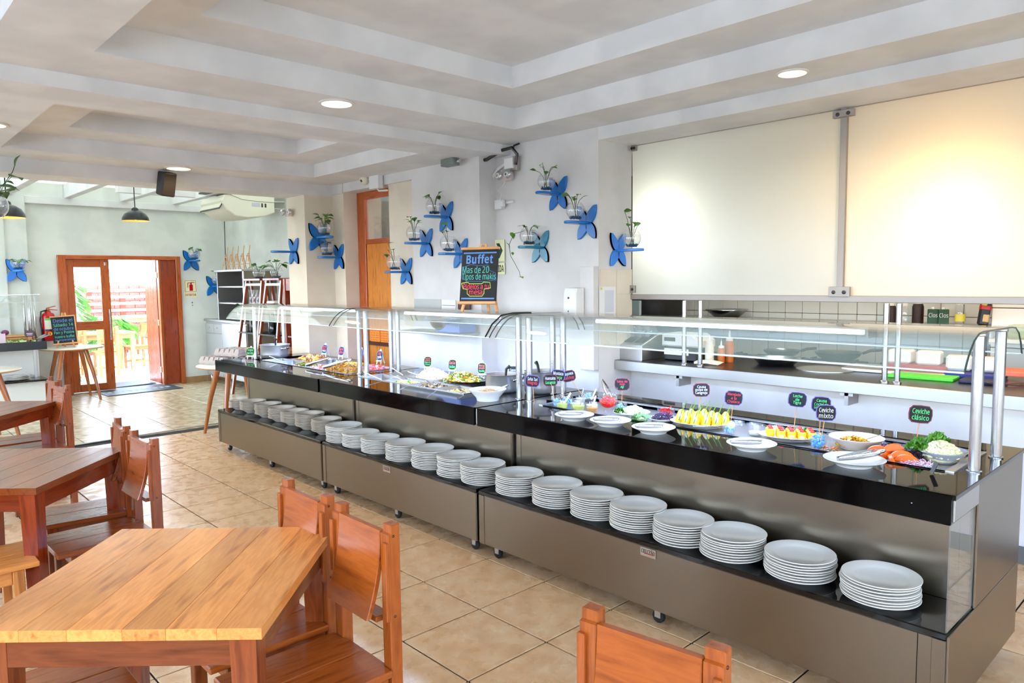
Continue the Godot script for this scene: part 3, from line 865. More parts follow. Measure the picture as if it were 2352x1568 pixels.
# many small bits in a mound, too many to count
func mound(called: String, label: String, category: String, at: Vector3, rx: float, rz: float, h: float, n: int, shape: String, size: float, cols: Array, turn := 0.0, square := false) -> Node3D:
	var o := thing(called, label, category, at, turn)
	o.set_meta("kind", "stuff")
	var r := RandomNumberGenerator.new()
	r.seed = hash(label)
	for c in cols.size():
		var m := mb()
		for i in n / cols.size():
			var u := r.randf_range(-1, 1)
			var w := r.randf_range(-1, 1)
			if not square and u * u + w * w > 1.0: continue
			var k := 1.0 - (maxf(absf(u), absf(w)) if square else sqrt(u * u + w * w))
			var p := V(u * rx, h * (1.0 - (1.0 - k) * (1.0 - k)) * r.randf_range(0.75, 1.0) + size * 0.2, w * rz)
			var xf := Transform3D(Basis.from_euler(V(r.randf() * TAU, r.randf() * TAU, r.randf() * 0.8)), p)
			if shape == "grain": m.ball(Vector3.ZERO, V(size, size * 0.45, size * 0.45), 6, xf)
			elif shape == "bean": m.ball(Vector3.ZERO, V(size, size * 0.72, size * 0.72), 8, xf)
			elif shape == "chunk": m.box(Vector3.ZERO, V(size * 1.6, size, size * 1.2) * r.randf_range(0.6, 1.2), size * 0.25, xf)
			elif shape == "shred": m.tube([xf * V(-size * 2, 0, 0), xf * V(-size * 0.6, size * 0.6, 0), xf * V(size, 0, size * 0.5), xf * V(size * 2, size * 0.5, 0)], size * 0.22, 5)
			elif shape == "flake": m.sheet([[xf * V(-size, 0, -size), xf * V(0, size * 0.5, -size), xf * V(size, 0, -size)], [xf * V(-size, size * 0.3, 0), xf * V(0, 0, 0), xf * V(size, size * 0.4, 0)], [xf * V(-size, 0, size), xf * V(0, size * 0.4, size), xf * V(size, 0, size)]])
			elif shape == "leafy":
				var rows := []
				for a in 4:
					var row := []
					for b in 5: row.append(xf * V((b - 2) * size * 0.5 * (1.0 - 0.15 * a), size * 0.35 * sin(b * 2.1 + a), (a - 1.5) * size * 0.6 + 0.2 * size * sin(b * 2.7)))
					rows.append(row)
				m.sheet(rows)
		part("bits", m, M[cols[c]], o).set_meta("kind", "stuff")
	if h > 0.012 and shape != "leafy":
		part("heap", mb().ball(V(0, 0, 0), V(rx * 0.92, h * 0.85, rz * 0.92), 16), M[cols[0]], o)
	return o

func food_pan(label: String, x0: float, x1: float, z0: float, z1: float, deep := 0.055) -> Node3D:
	var o := thing("food_pan", label, "food pan", V((x0 + x1) / 2, 0.8745, (z0 + z1) / 2), 0.0, "steel food pans in the counter")
	var a := (x1 - x0) / 2
	var b := (z1 - z0) / 2
	var m := mb()
	ring(m, -a, a, -b, b, -a + 0.014, a - 0.014, -b + 0.014, b - 0.014, 0.0, 0.0035)
	part("rim", m, M.chrome2, o)
	m = mb()
	var q := 0.022
	var ai := a - 0.014
	var bi := b - 0.014
	for s in [[V(-ai, 0.002, bi), V(ai, 0.002, bi), V(ai - q, -deep, bi - q), V(-ai + q, -deep, bi - q)], [V(ai, 0.002, -bi), V(-ai, 0.002, -bi), V(-ai + q, -deep, -bi + q), V(ai - q, -deep, -bi + q)], [V(ai, 0.002, bi), V(ai, 0.002, -bi), V(ai - q, -deep, -bi + q), V(ai - q, -deep, bi - q)], [V(-ai, 0.002, -bi), V(-ai, 0.002, bi), V(-ai + q, -deep, bi - q), V(-ai + q, -deep, -bi + q)], [V(-ai + q, -deep, bi - q), V(ai - q, -deep, bi - q), V(ai - q, -deep, -bi + q), V(-ai + q, -deep, -bi + q)]]:
		m.quad(s[0], s[1], s[2], s[3])
		m.quad(s[3] - V(0, 0.001, 0), s[2] - V(0, 0.001, 0), s[1] - V(0, 0.001, 0), s[0] - V(0, 0.001, 0))
	part("basin", m, M.chrome2, o)
	return o

func spoon(label: String, tip: Vector3, low: Vector3) -> void:
	var o := thing("serving_spoon", label, "spoon", low, 0.0, "steel serving spoons in the food pans")
	var d := tip - low
	var sd := d.normalized()
	part("handle", mb().bar(Vector3.ZERO, d, Vector2(0.012, 0.003), Vector2(0.018, 0.004), V(0.3, 0.2, 1)), M.chrome2, o)
	part("bowl", mb().ball(-sd * 0.05 - V(0, 0.012, 0), V(0.045, 0.006, 0.028), 14), M.chrome2, o)

func pot(label: String, at: Vector3, r: float, h: float, black_ladle: Vector3) -> Node3D:
	var o := thing("cooking_pot", label, "pot", at, 0.3, "steel cooking pots on the buffet")
	part("body", mb().lathe([Vector2(0, 0), Vector2(r * 0.88, 0), Vector2(r * 0.97, 0.012), Vector2(r, h * 0.3), Vector2(r * 0.99, h * 0.93), Vector2(r * 1.02, h * 0.97), Vector2(r * 1.06, h), Vector2(r * 1.05, h * 1.015), Vector2(r * 0.97, h), Vector2(r * 0.96, h * 0.2), Vector2(0, h * 0.15)], 44), M.potsteel, o)
	part("broth", mb().lathe([Vector2(r * 0.96, h * 0.72), Vector2(0, h * 0.725)], 32), M.stew, o)
	for s in [-1, 1]:
		part("handle", mb().tube([V(s * r * 0.99, h * 0.72, -0.04), V(s * (r + 0.03), h * 0.76, -0.032), V(s * (r + 0.036), h * 0.77, 0), V(s * (r + 0.03), h * 0.76, 0.032), V(s * r * 0.99, h * 0.72, 0.04)], 0.006, 8), M.chrome, o)
		for z in [-0.04, 0.04]: part("rivet", mb().ball(V(s * r, h * 0.72, z), V(0.008, 0.012, 0.012), 10), M.chrome, o)
	var l := thing("ladle", "black handled ladle standing in " + label.substr(0, 40).split(" pot")[0] + " pot", "ladle", at, 0.0, "ladles standing in the pots")
	part("handle", mb().tube([V(0.02, h * 0.3, 0), black_ladle * 0.55 + V(0.0, h * 0.5, 0), black_ladle], [0.006, 0.009, 0.013], 10), M.black, l)
	part("scoop", mb().ball(V(0.02, h * 0.3, 0), V(0.04, 0.02, 0.04), 14), M.chrome2, l)
	return o

func glass_cup(called: String, label: String, at: Vector3, r: float, h: float, fill: String, level: float, ice := false, group := "small glass cups in the cold well") -> Node3D:
	var o := thing(called, label, "cup", at, 0.0, group)
	part("glass", mb().lathe([Vector2(0, 0), Vector2(r * 0.8, 0), Vector2(r * 0.85, 0.004), Vector2(r, h), Vector2(r * 0.95, h), Vector2(r * 0.8, 0.006), Vector2(0, 0.006)], 28), M.cutglass, o)
	if ice:
		var m := mb()
		var r2 := RandomNumberGenerator.new()
		r2.seed = hash(label)
		for i in 26:
			var a := r2.randf() * TAU
			var q := sqrt(r2.randf()) * r * 0.68
			m.box(Vector3.ZERO, Vector3.ONE * r2.randf_range(0.008, 0.014), 0.002, Transform3D(Basis.from_euler(V(r2.randf() * 3, r2.randf() * 3, 0)), V(cos(a) * q, 0.012 + r2.randf() * (h * level), sin(a) * q)))
		part("blue_crystals", m, M.ice if fill == "" else M[fill], o).set_meta("kind", "stuff")
	elif fill:
		part("sauce", mb().lathe([Vector2(0, 0.007), Vector2(r * 0.79, 0.007), Vector2(r * (0.8 + 0.14 * level), h * level), Vector2(r * 0.4, h * level + 0.003), Vector2(0, h * level + 0.002)], 24), M[fill], o)
	return o

func cold_food() -> void:
	var start := get_child_count()
	var g := "white plates with tongs along the cold well"
	var names := ["first small white plate with tongs, beside the glass goblet", "second small white plate with tongs, before the cucumber", "third small white plate with tongs, before the tall yellow rolls", "fourth white plate with tongs, before the yellow cubes", "white plate holding long tongs at the counter's near end"]
	var pp := [V(-2.496, 0.8745, -2.79), V(-2.264, 0.8745, -2.80), V(-2.008, 0.8745, -2.805), V(-1.509, 0.8745, -2.81), V(-1.095, 0.8745, -2.835)]
	for i in 5:
		dish("serving_plate", names[i], M.china, pp[i], 0.103 if i < 4 else 0.112, 0.028, 1.0, 0.0, "plate", g)
		if i < 4: tongs(pp[i] + V(-0.075, 0.024, 0.035), 0.5, "short steel tongs lying on the %s" % names[i].replace(" with tongs", "").split(",")[0], 0.06, "steel serving tongs on the buffet", 0.62)
	tongs(pp[4] + V(-0.035, 0.03, 0.06), 0.95, "long steel tongs lying on the plate nearest the counter's end", 0.12, "steel serving tongs on the buffet", 0.8)
	part("fork_end", mb().ball(V(0.22, 0, 0), V(0.03, 0.012, 0.003), 10), M.chrome, get_child(get_child_count() - 1))
	# goblet of red pieces
	var o := thing("glass_goblet", "tall thick stemmed glass goblet filled with red pieces", "goblet", V(-2.475, 0.8355, -3.04))
	part("stem", mb().lathe([Vector2(0, 0), Vector2(0.042, 0), Vector2(0.044, 0.004), Vector2(0.02, 0.016), Vector2(0.026, 0.03), Vector2(0.016, 0.04), Vector2(0.02, 0.052), Vector2(0.03, 0.062), Vector2(0, 0.064)], 28), M.cutglass, o)
	part("bowl", mb().lathe([Vector2(0.012, 0.064), Vector2(0.04, 0.076), Vector2(0.054, 0.098), Vector2(0.0555, 0.13), Vector2(0.053, 0.158), Vector2(0.050, 0.158), Vector2(0.052, 0.13), Vector2(0.05, 0.1), Vector2(0.036, 0.08), Vector2(0, 0.07)], 36), M.cutglass, o)
	mound("red_garnish", "red pickled pieces heaped inside the glass goblet", "garnish", V(-2.475, 0.911, -3.04), 0.043, 0.043, 0.035, 150, "shred", 0.006, ["tomato", "chalk_orange"])
	tongs(V(-2.535, 1.025, -3.065), -0.15, "steel tongs leaning out of the glass goblet", -0.95, "steel serving tongs on the buffet", 0.6)
	# sauces
	var sg := "sauce cups at the cold well's far end"
	var sauces := [[-2.813, -3.04, 0.036, "sauce_green", "lime green sauce cup at the well's far front corner"], [-2.765, -3.105, 0.036, "pale_green", "pale green sauce cup behind the first plate"], [-2.70, -3.055, 0.038, "sauce_green", "olive green sauce cup with a wooden spoon"], [-2.665, -3.13, 0.036, "sauce_white", "white cream sauce cup beside the goblet"], [-2.60, -3.055, 0.034, "golden", "small sauce cup with a lemon slice beside the goblet"], [-2.86, -3.26, 0.036, "sauce_white", "white sauce cup at the back of the well"], [-2.78, -3.25, 0.036, "brown_sauce", "dark sauce cup at the back of the well"]]
	for s in sauces:
		glass_cup("sauce_cup", s[4], V(s[0], 0.8355, s[1]), s[2], 0.042, s[3], 0.72, false, sg)
	for s in [[0, 0.05, -0.02], [2, 0.02, -0.03], [4, 0.01, -0.02], [5, 0.02, 0.0], [6, 0.03, -0.02]]:
		var q = sauces[s[0]]
		solo("small_spoon", mb().bar(V(0, 0.012, 0), V(s[1], 0.095, s[2]), Vector2(0.008, 0.003), Vector2(0.011, 0.003)).ball(V(0, 0.012, 0), V(0.014, 0.005, 0.01), 10), M.chrome2, "small steel spoon standing in the " + q[4].split(" cup")[0] + " cup", "spoon", V(q[0], 0.8365, q[1]), 0.0, "spoons in the sauce cups")
	# cups of blue crystals holding the sticks
	var cups := [[-2.93, -3.055, "cup under the second chalk sign"], [-2.915, -3.14, "cup under the blue edged chalk sign"], [-2.87, -3.335, "cup at the well's far back corner"], [-2.512, -3.205, "cup behind the goblet under the soy sauce sign"], [-1.768, -3.075, "cup with a lime slice before the small jar"], [-1.365, -3.135, "cup behind the nearer blue cup"], [-1.326, -3.045, "cup under the mixed ceviche sign"], [-1.0, -3.2, "cup behind the dark purple leaves"]]
	for c in cups:
		glass_cup("crystal_cup", "glass of blue crystals, " + c[2], V(maxf(c[0], -2.865), 0.8355, c[1]), 0.034, 0.05, "ice" if c[0] < -1.5 else "cyan", 0.62, true)
	solo("lime_slice", mb().cyl(Vector3.ZERO, 0.018, 0.004, 20, 0.001, Transform3D(Basis.from_euler(V(PI / 2, 0.5, 0)), Vector3.ZERO)), M.pale_green, "round lime slice on the rim of a blue cup", "lime slice", V(-1.742, 0.888, -3.05))
	# signs on sticks
	pick_sign("chalk sign on a stick reading Salsa Tari Vinagreta, violet rim", V(-2.981, 0.8745, -2.98), V(-2.994, 1.009, -2.98), "chalk_violet", [["Salsa Tari", "chalk_white"], ["Vinagreta", "chalk_pink"]], -0.12)
	pick_sign("chalk sign on a stick reading Huancaina Guacamole, red rim", V(-2.87, 0.84, -3.055), V(-2.925, 1.012, -3.06), "chalk_rim", [["Huancaina", "chalk_white"], ["Guacamole", "chalk_green"]], 0.02)
	pick_sign("chalk sign on a stick reading Mostaza Tara, blue rim", V(-2.865, 0.84, -3.14), V(-2.937, 1.032, -3.14), "chalk_violet", [["Mostaza", "chalk_white"], ["Tara", "chalk_green"]], -0.1)
	pick_sign("chalk sign on a stick reading Mayonesa Ketchup, red rim", V(-2.865, 0.84, -3.335), V(-2.97, 1.012, -3.27), "chalk_rim", [["Mayonesa", "chalk_white"], ["Ketchup", "chalk_pink"]], 0.22)
	pick_sign("chalk sign on a stick reading Salsa de soja Aji", V(-2.512, 0.84, -3.205), V(-2.508, 1.013, -3.205), "chalk_rim", [["Salsa de", "chalk_pink"], ["soja", "chalk_pink"], ["Ají", "chalk_green"]])
	pick_sign("chalk sign on a stick reading Causa pulpa de Cangrejo", V(-2.02, 0.845, -3.2), V(-1.998, 1.034, -3.2), "chalk_rim", [["Causa", "chalk_white"], ["pulpa de", "chalk_white"], ["Cangrejo", "chalk_white"]])
	pick_sign("chalk sign on a stick reading Marejada a la Chalaca", V(-1.768, 0.84, -3.075), V(-1.743, 1.036, -3.07), "chalk_violet", [["Marejada", "chalk_pink"], ["a la", "chalk_pink"], ["Chalaca", "chalk_pink"]], -0.1)
	pick_sign("chalk sign on a stick reading Leche de Tigre", V(-1.515, 0.84, -3.2), V(-1.496, 1.041, -3.2), "chalk_violet", [["Leche", "chalk_green"], ["de", "chalk_green"], ["Tigre", "chalk_green"]], -0.12)
	pick_sign("chalk sign on a stick reading Causa Coctel, behind another", V(-1.365, 0.84, -3.135), V(-1.358, 1.043, -3.135), "chalk_violet", [["Causa", "chalk_green"], ["Coctel de", "chalk_green"], ["langostino", "chalk_green"]], -0.08)
	pick_sign("chalk sign on a stick reading Ceviche mixto, before another", V(-1.326, 0.84, -3.045), V(-1.304, 1.022, -3.06), "chalk_violet", [["Ceviche", "chalk_white"], ["mixto", "chalk_white"]], -0.05)
	pick_sign("chalk sign on a stick reading Ceviche clasico, nearest the counter's end", V(-1.0, 0.84, -3.2), V(-0.981, 1.038, -3.2), "chalk_rim", [["Ceviche", "chalk_green"], ["clásico", "chalk_green"]], -0.1, 0.09, 0.07)
	# cucumber plate and bowls
	dish("salad_plate", "white plate of peeled cucumber and lettuce in the well", M.china, V(-2.37, 0.8355, -3.11), 0.1, 0.03, 1.0, 0.0, "plate")
	for k in 12:
		var a := k * 2.4
		solo("cucumber_piece", mb().ball(Vector3.ZERO, V(0.026, 0.014, 0.018), 10, Transform3D(Basis.from_euler(V(rng.randf() - 0.5, a, rng.randf() - 0.3)), Vector3.ZERO), 0.05), M.pale_green, "pale peeled cucumber chunk on the salad plate, %s from the heap's top" % ordinal(k).replace("top", "first"), "cucumber", V(-2.355 + cos(a) * 0.05 * sqrt(k / 12.0), 0.861 + 0.026 * (1.0 - k / 12.0), -3.11 + sin(a) * 0.05 * sqrt(k / 12.0)), 0.0, "cucumber chunks on the salad plate")
	mound("parsley", "dark green parsley at the edge of the cucumber plate", "herbs", V(-2.425, 0.862, -3.075), 0.026, 0.026, 0.02, 60, "leafy", 0.009, ["leaf", "lettuce"])
	glass_cup("glass_bowl", "square glass bowl of chopped lettuce in the well", V(-2.255, 0.8355, -3.02), 0.05, 0.042, "", 0.0)
	mound("chopped_lettuce", "chopped pale lettuce in the front glass bowl", "lettuce", V(-2.255, 0.845, -3.02), 0.04, 0.04, 0.035, 110, "flake", 0.008, ["pale_green", "lettuce"])
	solo("lettuce_leaf", mb().sheet([[V(-0.035, 0.004, -0.02), V(0, 0.014, -0.022), V(0.035, 0.006, -0.02)], [V(-0.04, 0.0, 0), V(0, 0.018, 0), V(0.042, 0.0, 0)], [V(-0.03, 0.004, 0.02), V(0, 0.012, 0.025), V(0.03, 0.0, 0.02)]]), M.board_green, "bright green leaf before the glass bowl of lettuce", "leaf", V(-2.20, 0.875, -2.985), 0.5)
	glass_cup("glass_bowl", "square glass bowl of tomato slices at the well's back", V(-2.22, 0.8355, -3.215), 0.048, 0.05, "", 0.0)
	for k in 6:
		solo("tomato_slice", mb().cyl(Vector3.ZERO, 0.03, 0.006, 22, 0.002, Transform3D(Basis.from_euler(V(0.5, k * 1.1, 0.25)), Vector3.ZERO)), M.tomato, "red tomato slice stacked in the glass bowl, %s from the bottom" % ordinal(k).replace("top", "first"), "tomato", V(-2.22 + 0.006 * cos(k), 0.852 + 0.0062 * k, -3.215 + 0.006 * sin(k * 2.0)), 0.0, "tomato slices in the glass bowl")
	dish("salad_plate", "white plate of shredded purple cabbage in the well", M.china, V(-2.165, 0.8355, -3.105), 0.075, 0.024, 1.0, 0.0, "plate")
	mound("purple_cabbage", "shredded dark purple cabbage beside the tall yellow rolls", "cabbage", V(-2.16, 0.848, -3.105), 0.058, 0.05, 0.035, 200, "shred", 0.008, ["purple", "purple", "mauve"])
	# platter of tall yellow potato rolls with chives
	var pl := dish("platter", "white oval platter of tall yellow rolls with green stalks", M.china, V(-1.955, 0.8365, -3.125), 0.15, 0.03, 0.72, 0.35, "platter")
	var q := 0
	for spot in [[-0.105, 0.0], [-0.066, 0.045], [-0.06, -0.03], [-0.02, 0.062], [-0.018, 0.0], [0.0, -0.06], [0.032, 0.05], [0.045, -0.02], [0.078, 0.025], [0.112, -0.015]]:
		q += 1
		var p: Vector3 = pl.transform * V(spot[0], 0.0, spot[1] * 0.8)
		var c := thing("causa_roll", "yellow potato roll with a chive stalk, %s from the oval platter's left" % ordinal(q - 1).replace("top", "first"), "potato roll", V(p.x, 0.8465, p.z), 0.5, "yellow potato rolls on the oval platter")
		part("potato_case", mb().lathe([Vector2(0, 0), Vector2(0.021, 0), Vector2(0.024, 0.006), Vector2(0.022, 0.035), Vector2(0.017, 0.058), Vector2(0.010, 0.070), Vector2(0.004, 0.074), Vector2(0, 0.072)], 18, Transform3D(Basis.from_euler(V(-0.2, 0, -0.14)), Vector3.ZERO), 0.03), M.causa, c)
		part("filling", mb().ball(V(0.004, 0.038, 0.012), V(0.010, 0.028, 0.009), 10, Transform3D(), 0.08), M.sauce_white, c)
		part("chive", mb().tube([V(0.0, 0.02, 0.024), V(0.012, 0.065, 0.012), V(0.035, 0.115, -0.01)], [0.0028, 0.0025, 0.0012], 6), M.lettuce, c)
	# platter of small yellow cubes with red tops
	var pb := dish("platter", "white rectangular platter of yellow cubes with red tops", M.china, V(-1.503, 0.8365, -3.145), 0.135, 0.026, 0.72, 0.42, "platter")
	q = 0
	for i in 3:
		for j in 5:
			if i == 2 and j == 0: continue
			q += 1
			var p: Vector3 = pb.transform * V(-0.088 + 0.043 * j + 0.006 * i, 0.0, -0.038 + 0.038 * i)
			var c := thing("causa_cube", "yellow potato cube with a red dab, %s of the platter's %s row" % [["leftmost", "second", "middle", "fourth", "rightmost"][j], ["back", "middle", "front"][i]], "potato cube", V(p.x, 0.8455, p.z), 0.42 + rng.randf_range(-0.1, 0.1), "yellow potato cubes on the platter")
			part("potato_cube", mb().box(V(0, 0.02, 0), V(0.034, 0.04, 0.03), 0.006), M.causa, c)
			part("red_dab", mb().ball(V(0, 0.041, 0), V(0.011, 0.008, 0.009), 10, Transform3D(), 0.06), M.tomato, c)
			if i == 2: part("filling", mb().box(V(0, 0.018, 0.0151), V(0.022, 0.012, 0.002), 0.0008), M.pale_green, c)
	mound("lettuce_garnish", "green lettuce sprig on the cube platter's back corner", "lettuce", pb.transform * V(0.06, 0.03, -0.05), 0.024, 0.016, 0.016, 30, "leafy", 0.009, ["lettuce"])
	glass_cup("jar", "small clear glass jar with green sprigs beside the cube platter", V(-1.665, 0.8355, -3.135), 0.034, 0.056, "sauce_white", 0.35)
	# ceviche bowl
	dish("wide_bowl", "wide grey bowl of golden ceviche with a steel spoon", M.bowlware, V(-1.225, 0.8365, -3.19), 0.112, 0.05, 0.95, 0.0, "bowl")
	mound("golden_ceviche", "golden chopped ceviche in the wide grey bowl", "food", V(-1.235, 0.852, -3.19), 0.07, 0.062, 0.028, 170, "flake", 0.009, ["golden", "noodle", "causa"])
	spoon("steel spoon resting on the rim of the ceviche bowl", V(-1.10, 0.925, -3.13), V(-1.17, 0.89, -3.17))
	mound("onion_garnish", "pink onion shreds and carrot beside the ceviche bowl", "garnish", V(-1.285, 0.84, -3.04), 0.045, 0.03, 0.014, 60, "shred", 0.009, ["onion", "orange", "lettuce"])
	# sweet potato, leaves, corn
	var sp := [[-1.10, 0.862, -3.10, 0.2], [-1.04, 0.880, -3.09, 0.9], [-1.0, 0.864, -3.06, 0.5], [-1.06, 0.855, -3.03, 1.2], [-0.975, 0.855, -3.045, 0.1], [-1.02, 0.853, -3.01, 2.0]]
	for i in sp.size():
		var pts := PackedVector2Array()
		for k in 13: pts.append(Vector2(cos(PI * k / 12.0) * 0.046, sin(PI * k / 12.0) * 0.034))
		solo("sweet_potato_slice", mb().prism(pts, 0.018, T(V(0, -0.012, -0.009)), 0.004), M.orange, "orange sweet potato slice, %s of the heap beside the purple leaves" % ["farthest left", "topmost", "inner right", "lower middle", "lowest right", "front"][i], "sweet potato", V(sp[i][0], sp[i][1], sp[i][2]), sp[i][3], "sweet potato slices in the well")
		get_child(get_child_count() - 1).rotation.x = -0.35
	mound("purple_leaves", "dark purple leaves behind the sweet potato slices", "leaves", V(-1.06, 0.845, -3.17), 0.1, 0.04, 0.03, 160, "shred", 0.009, ["purple", "mauve"])
	mound("purple_leaves", "dark purple leaf tuft between sweet potato and corn bowl", "leaves", V(-0.975, 0.848, -3.105), 0.035, 0.032, 0.035, 140, "shred", 0.009, ["purple", "purple"])
	mound("lettuce", "curly green lettuce beside the white corn", "lettuce", V(-0.975, 0.868, -3.17), 0.04, 0.045, 0.04, 60, "leafy", 0.018, ["lettuce", "leaf2"])
	mound("lettuce", "curly green lettuce behind the white corn", "lettuce", V(-0.945, 0.878, -3.29), 0.05, 0.03, 0.04, 50, "leafy", 0.018, ["lettuce", "leaf2"])
	dish("wide_bowl", "grey square tray bowl of white corn at the well's end", mat(Color(0.62, 0.63, 0.66), 0.25), V(-0.898, 0.8365, -3.20), 0.092, 0.045, 1.1, 0.4, "bowl")
	mound("white_corn", "large white corn kernels heaped in the grey bowl", "corn", V(-0.9, 0.862, -3.20), 0.075, 0.078, 0.05, 420, "bean", 0.0105, ["corn", "corn"])
	mound("onion_garnish", "pink onion shreds before the corn bowl", "garnish", V(-0.935, 0.84, -3.045), 0.06, 0.04, 0.014, 80, "shred", 0.01, ["onion", "onion", "chalk_white"])
	solo("serving_spoon", mb().bar(V(0, 0.004, 0), V(0.014, 0.045, -0.01), Vector2(0.012, 0.006), Vector2(0.014, 0.007)), M.black, "short black plastic spoon handle at the near end of the well", "spoon", V(-0.845, 0.8745, -2.90))
	# ice under the dishes
	var ic := mound("crushed_ice", "crushed ice lying along the back of the cold well", "ice", V(-1.45, 0.8355, -3.31), 0.55, 0.05, 0.012, 260, "chunk", 0.014, ["chalk_white"], 0.0, true)
	for c in ic.get_children(): c.material_override = M.cutglass
	solo("flat_tongs", mb().box(Vector3.ZERO, V(0.12, 0.004, 0.012), 0.001).box(V(0, 0.006, 0.012), V(0.12, 0.004, 0.01), 0.001), M.chrome, "flat steel tongs under the edge of the oval platter", "tongs", V(-1.865, 0.862, -3.03), 0.5)
	solo("flat_tongs", mb().box(Vector3.ZERO, V(0.12, 0.004, 0.012), 0.001).box(V(0, 0.006, 0.012), V(0.12, 0.004, 0.01), 0.001), M.chrome, "flat steel tongs under the edge of the cube platter", "tongs", V(-1.40, 0.86, -3.07), 0.5)
	# the dishes stand on a bed of ice just under the rim
	for k in range(start, get_child_count()):
		var c := get_child(k) as Node3D
		if c and c.position.z < -2.96 and c.get_meta("category") != "sign": c.position.y += 0.023

func hot_food() -> void:
	# middle unit: four pans in front, three behind
	var fx := [-4.86, -4.535, -4.19, -3.895, -3.57]
	var nm := ["empty steel food pan next to the far unit", "steel food pan of green vegetable rice", "steel food pan of brown mushroom stew", "steel food pan of bean stew next to the nut bowl"]
	for i in 4: food_pan(nm[i], fx[i], fx[i + 1] - 0.002, -3.16, -2.93)
	food_pan("empty steel food pan behind the first front pan", -4.85, -4.60, -3.465, -3.165)
	food_pan("steel food pan under the white rice heap", -4.598, -4.24, -3.465, -3.165)
	food_pan("steel food pan under the vegetable noodle heap", -4.238, -3.86, -3.465, -3.165)
	mound("vegetable_rice", "green and yellow vegetable rice in its pan", "food", V(-4.363, 0.854, -3.045), 0.125, 0.075, 0.024, 260, "grain", 0.009, ["noodle", "lettuce", "pale_green"], 0.0, true)
	mound("mushroom_stew", "brown mushroom stew in its pan", "food", V(-4.043, 0.852, -3.045), 0.10, 0.072, 0.026, 240, "flake", 0.012, ["stew", "golden", "sauce_white", "brown_sauce"], 0.0, true)
	mound("bean_stew", "pale bean stew in its pan by the nut bowl", "food", V(-3.733, 0.852, -3.045), 0.115, 0.072, 0.022, 260, "bean", 0.008, ["noodle", "pale_green", "stew"], 0.0, true)
	mound("white_rice", "heap of white rice with vegetable bits", "rice", V(-4.42, 0.864, -3.33), 0.165, 0.115, 0.075, 700, "grain", 0.008, ["rice", "rice", "rice", "rice", "rice", "orange"])
	mound("vegetable_noodles", "heap of green and gold vegetable noodles", "food", V(-4.05, 0.864, -3.315), 0.165, 0.12, 0.07, 420, "flake", 0.014, ["noodle", "pale_green", "golden", "lettuce"])
	solo("platter", mb().lathe([Vector2(0, 0), Vector2(0.12, 0), Vector2(0.165, 0.022), Vector2(0.17, 0.026), Vector2(0.16, 0.024), Vector2(0.11, 0.006), Vector2(0, 0.006)], 36, Transform3D(Basis.from_scale(V(1.06, 1, 0.82)), Vector3.ZERO)), M.chrome2, "oval steel platter edge under the vegetable noodles", "platter", V(-4.0, 0.868, -3.31))
	for s in [["the empty front pan", V(-4.697, 0.927, -2.896), V(-4.532, 0.88, -2.94)], ["the vegetable rice", V(-4.30, 0.923, -2.921), V(-4.219, 0.88, -2.96)], ["the mushroom stew", V(-3.941, 0.933, -2.913), V(-3.889, 0.88, -2.96)], ["the bean stew", V(-3.629, 0.907, -2.93), V(-3.60, 0.88, -2.97)], ["the empty back pan", V(-4.753, 0.926, -3.186), V(-4.63, 0.88, -3.2)], ["the white rice", V(-4.548, 0.915, -3.192), V(-4.33, 0.885, -3.2)], ["the vegetable noodles", V(-4.001, 0.925, -3.198), V(-3.911, 0.885, -3.22)]]:
		spoon("steel serving spoon sticking out of " + s[0], s[1], s[2])
	pot("big shiny steel pot beside the nut bowl", V(-3.49, 0.8745, -3.195), 0.112, 0.115, V(0.05, 0.165, -0.02))
	pot("second steel pot half hidden behind the guard posts", V(-3.27, 0.8745, -3.32), 0.1, 0.14, V(-0.05, 0.19, -0.02))
	dish("wide_bowl", "wide white bowl of toasted nuts at the units' joint", M.china, V(-3.285, 0.8745, -2.885), 0.115, 0.068, 1.0, 0.0, "bowl")
	mound("toasted_nuts", "toasted corn nuts in the wide white bowl", "nuts", V(-3.285, 0.915, -2.885), 0.072, 0.072, 0.026, 240, "bean", 0.0075, ["nut", "golden", "nut"])
	spoon("small steel spoon in the bowl of nuts", V(-3.15, 0.975, -2.93), V(-3.225, 0.945, -2.91))
	var gg := 0.55
	easel_sign("easel sign reading Frijoles Papa a la Crema, behind the rice", V(-4.73, 0.8755, -3.51), "chalk_lime", [["Frejoles", "chalk_orange"], ["al pesto", "chalk_orange"], ["Papa a la", "chalk_green"], ["Crema", "chalk_green"]], gg)
	easel_sign("easel sign reading Cau Cau Arroz blanco", V(-4.41, 0.8755, -3.51), "chalk_lime", [["Cau Cau", "chalk_orange"], ["Arroz blanco", "chalk_green"]], gg)
	easel_sign("easel sign reading Arroz con pollo Chaufita", V(-4.06, 0.8755, -3.51), "chalk_lime", [["Arroz", "chalk_orange"], ["con pollo", "chalk_orange"], ["Chaufita", "chalk_green"]], gg)
	easel_sign("easel sign behind the big shiny steel pot", V(-3.70, 0.8755, -3.5), "chalk_lime", [["Caporales", "chalk_white"]], gg, 0.075, 0.06, null, 0.09)
	# far unit
	var gx := [-6.62, -6.385, -6.02, -5.76, -5.475, -5.06]
	var fn := ["shallow steel pan at the far left of the counter", "steel pan with a lid edge beside the soup pot", "steel pan of browned meat strips", "steel pan of pink ham strips", "steel pan of golden crisps at the units' joint"]
	for i in 5: food_pan(fn[i], gx[i], gx[i + 1] - 0.002, -3.17, -2.94)
	var hx := [-6.5, -6.1, -5.75, -5.4, -5.07]
	var bn := ["back steel pan of fried pieces", "back steel pan with a small steel cup", "back steel pan of yellow potato", "back steel pan of red sausage"]
	for i in 4: food_pan(bn[i], hx[i], hx[i + 1] - 0.002, -3.46, -3.175)
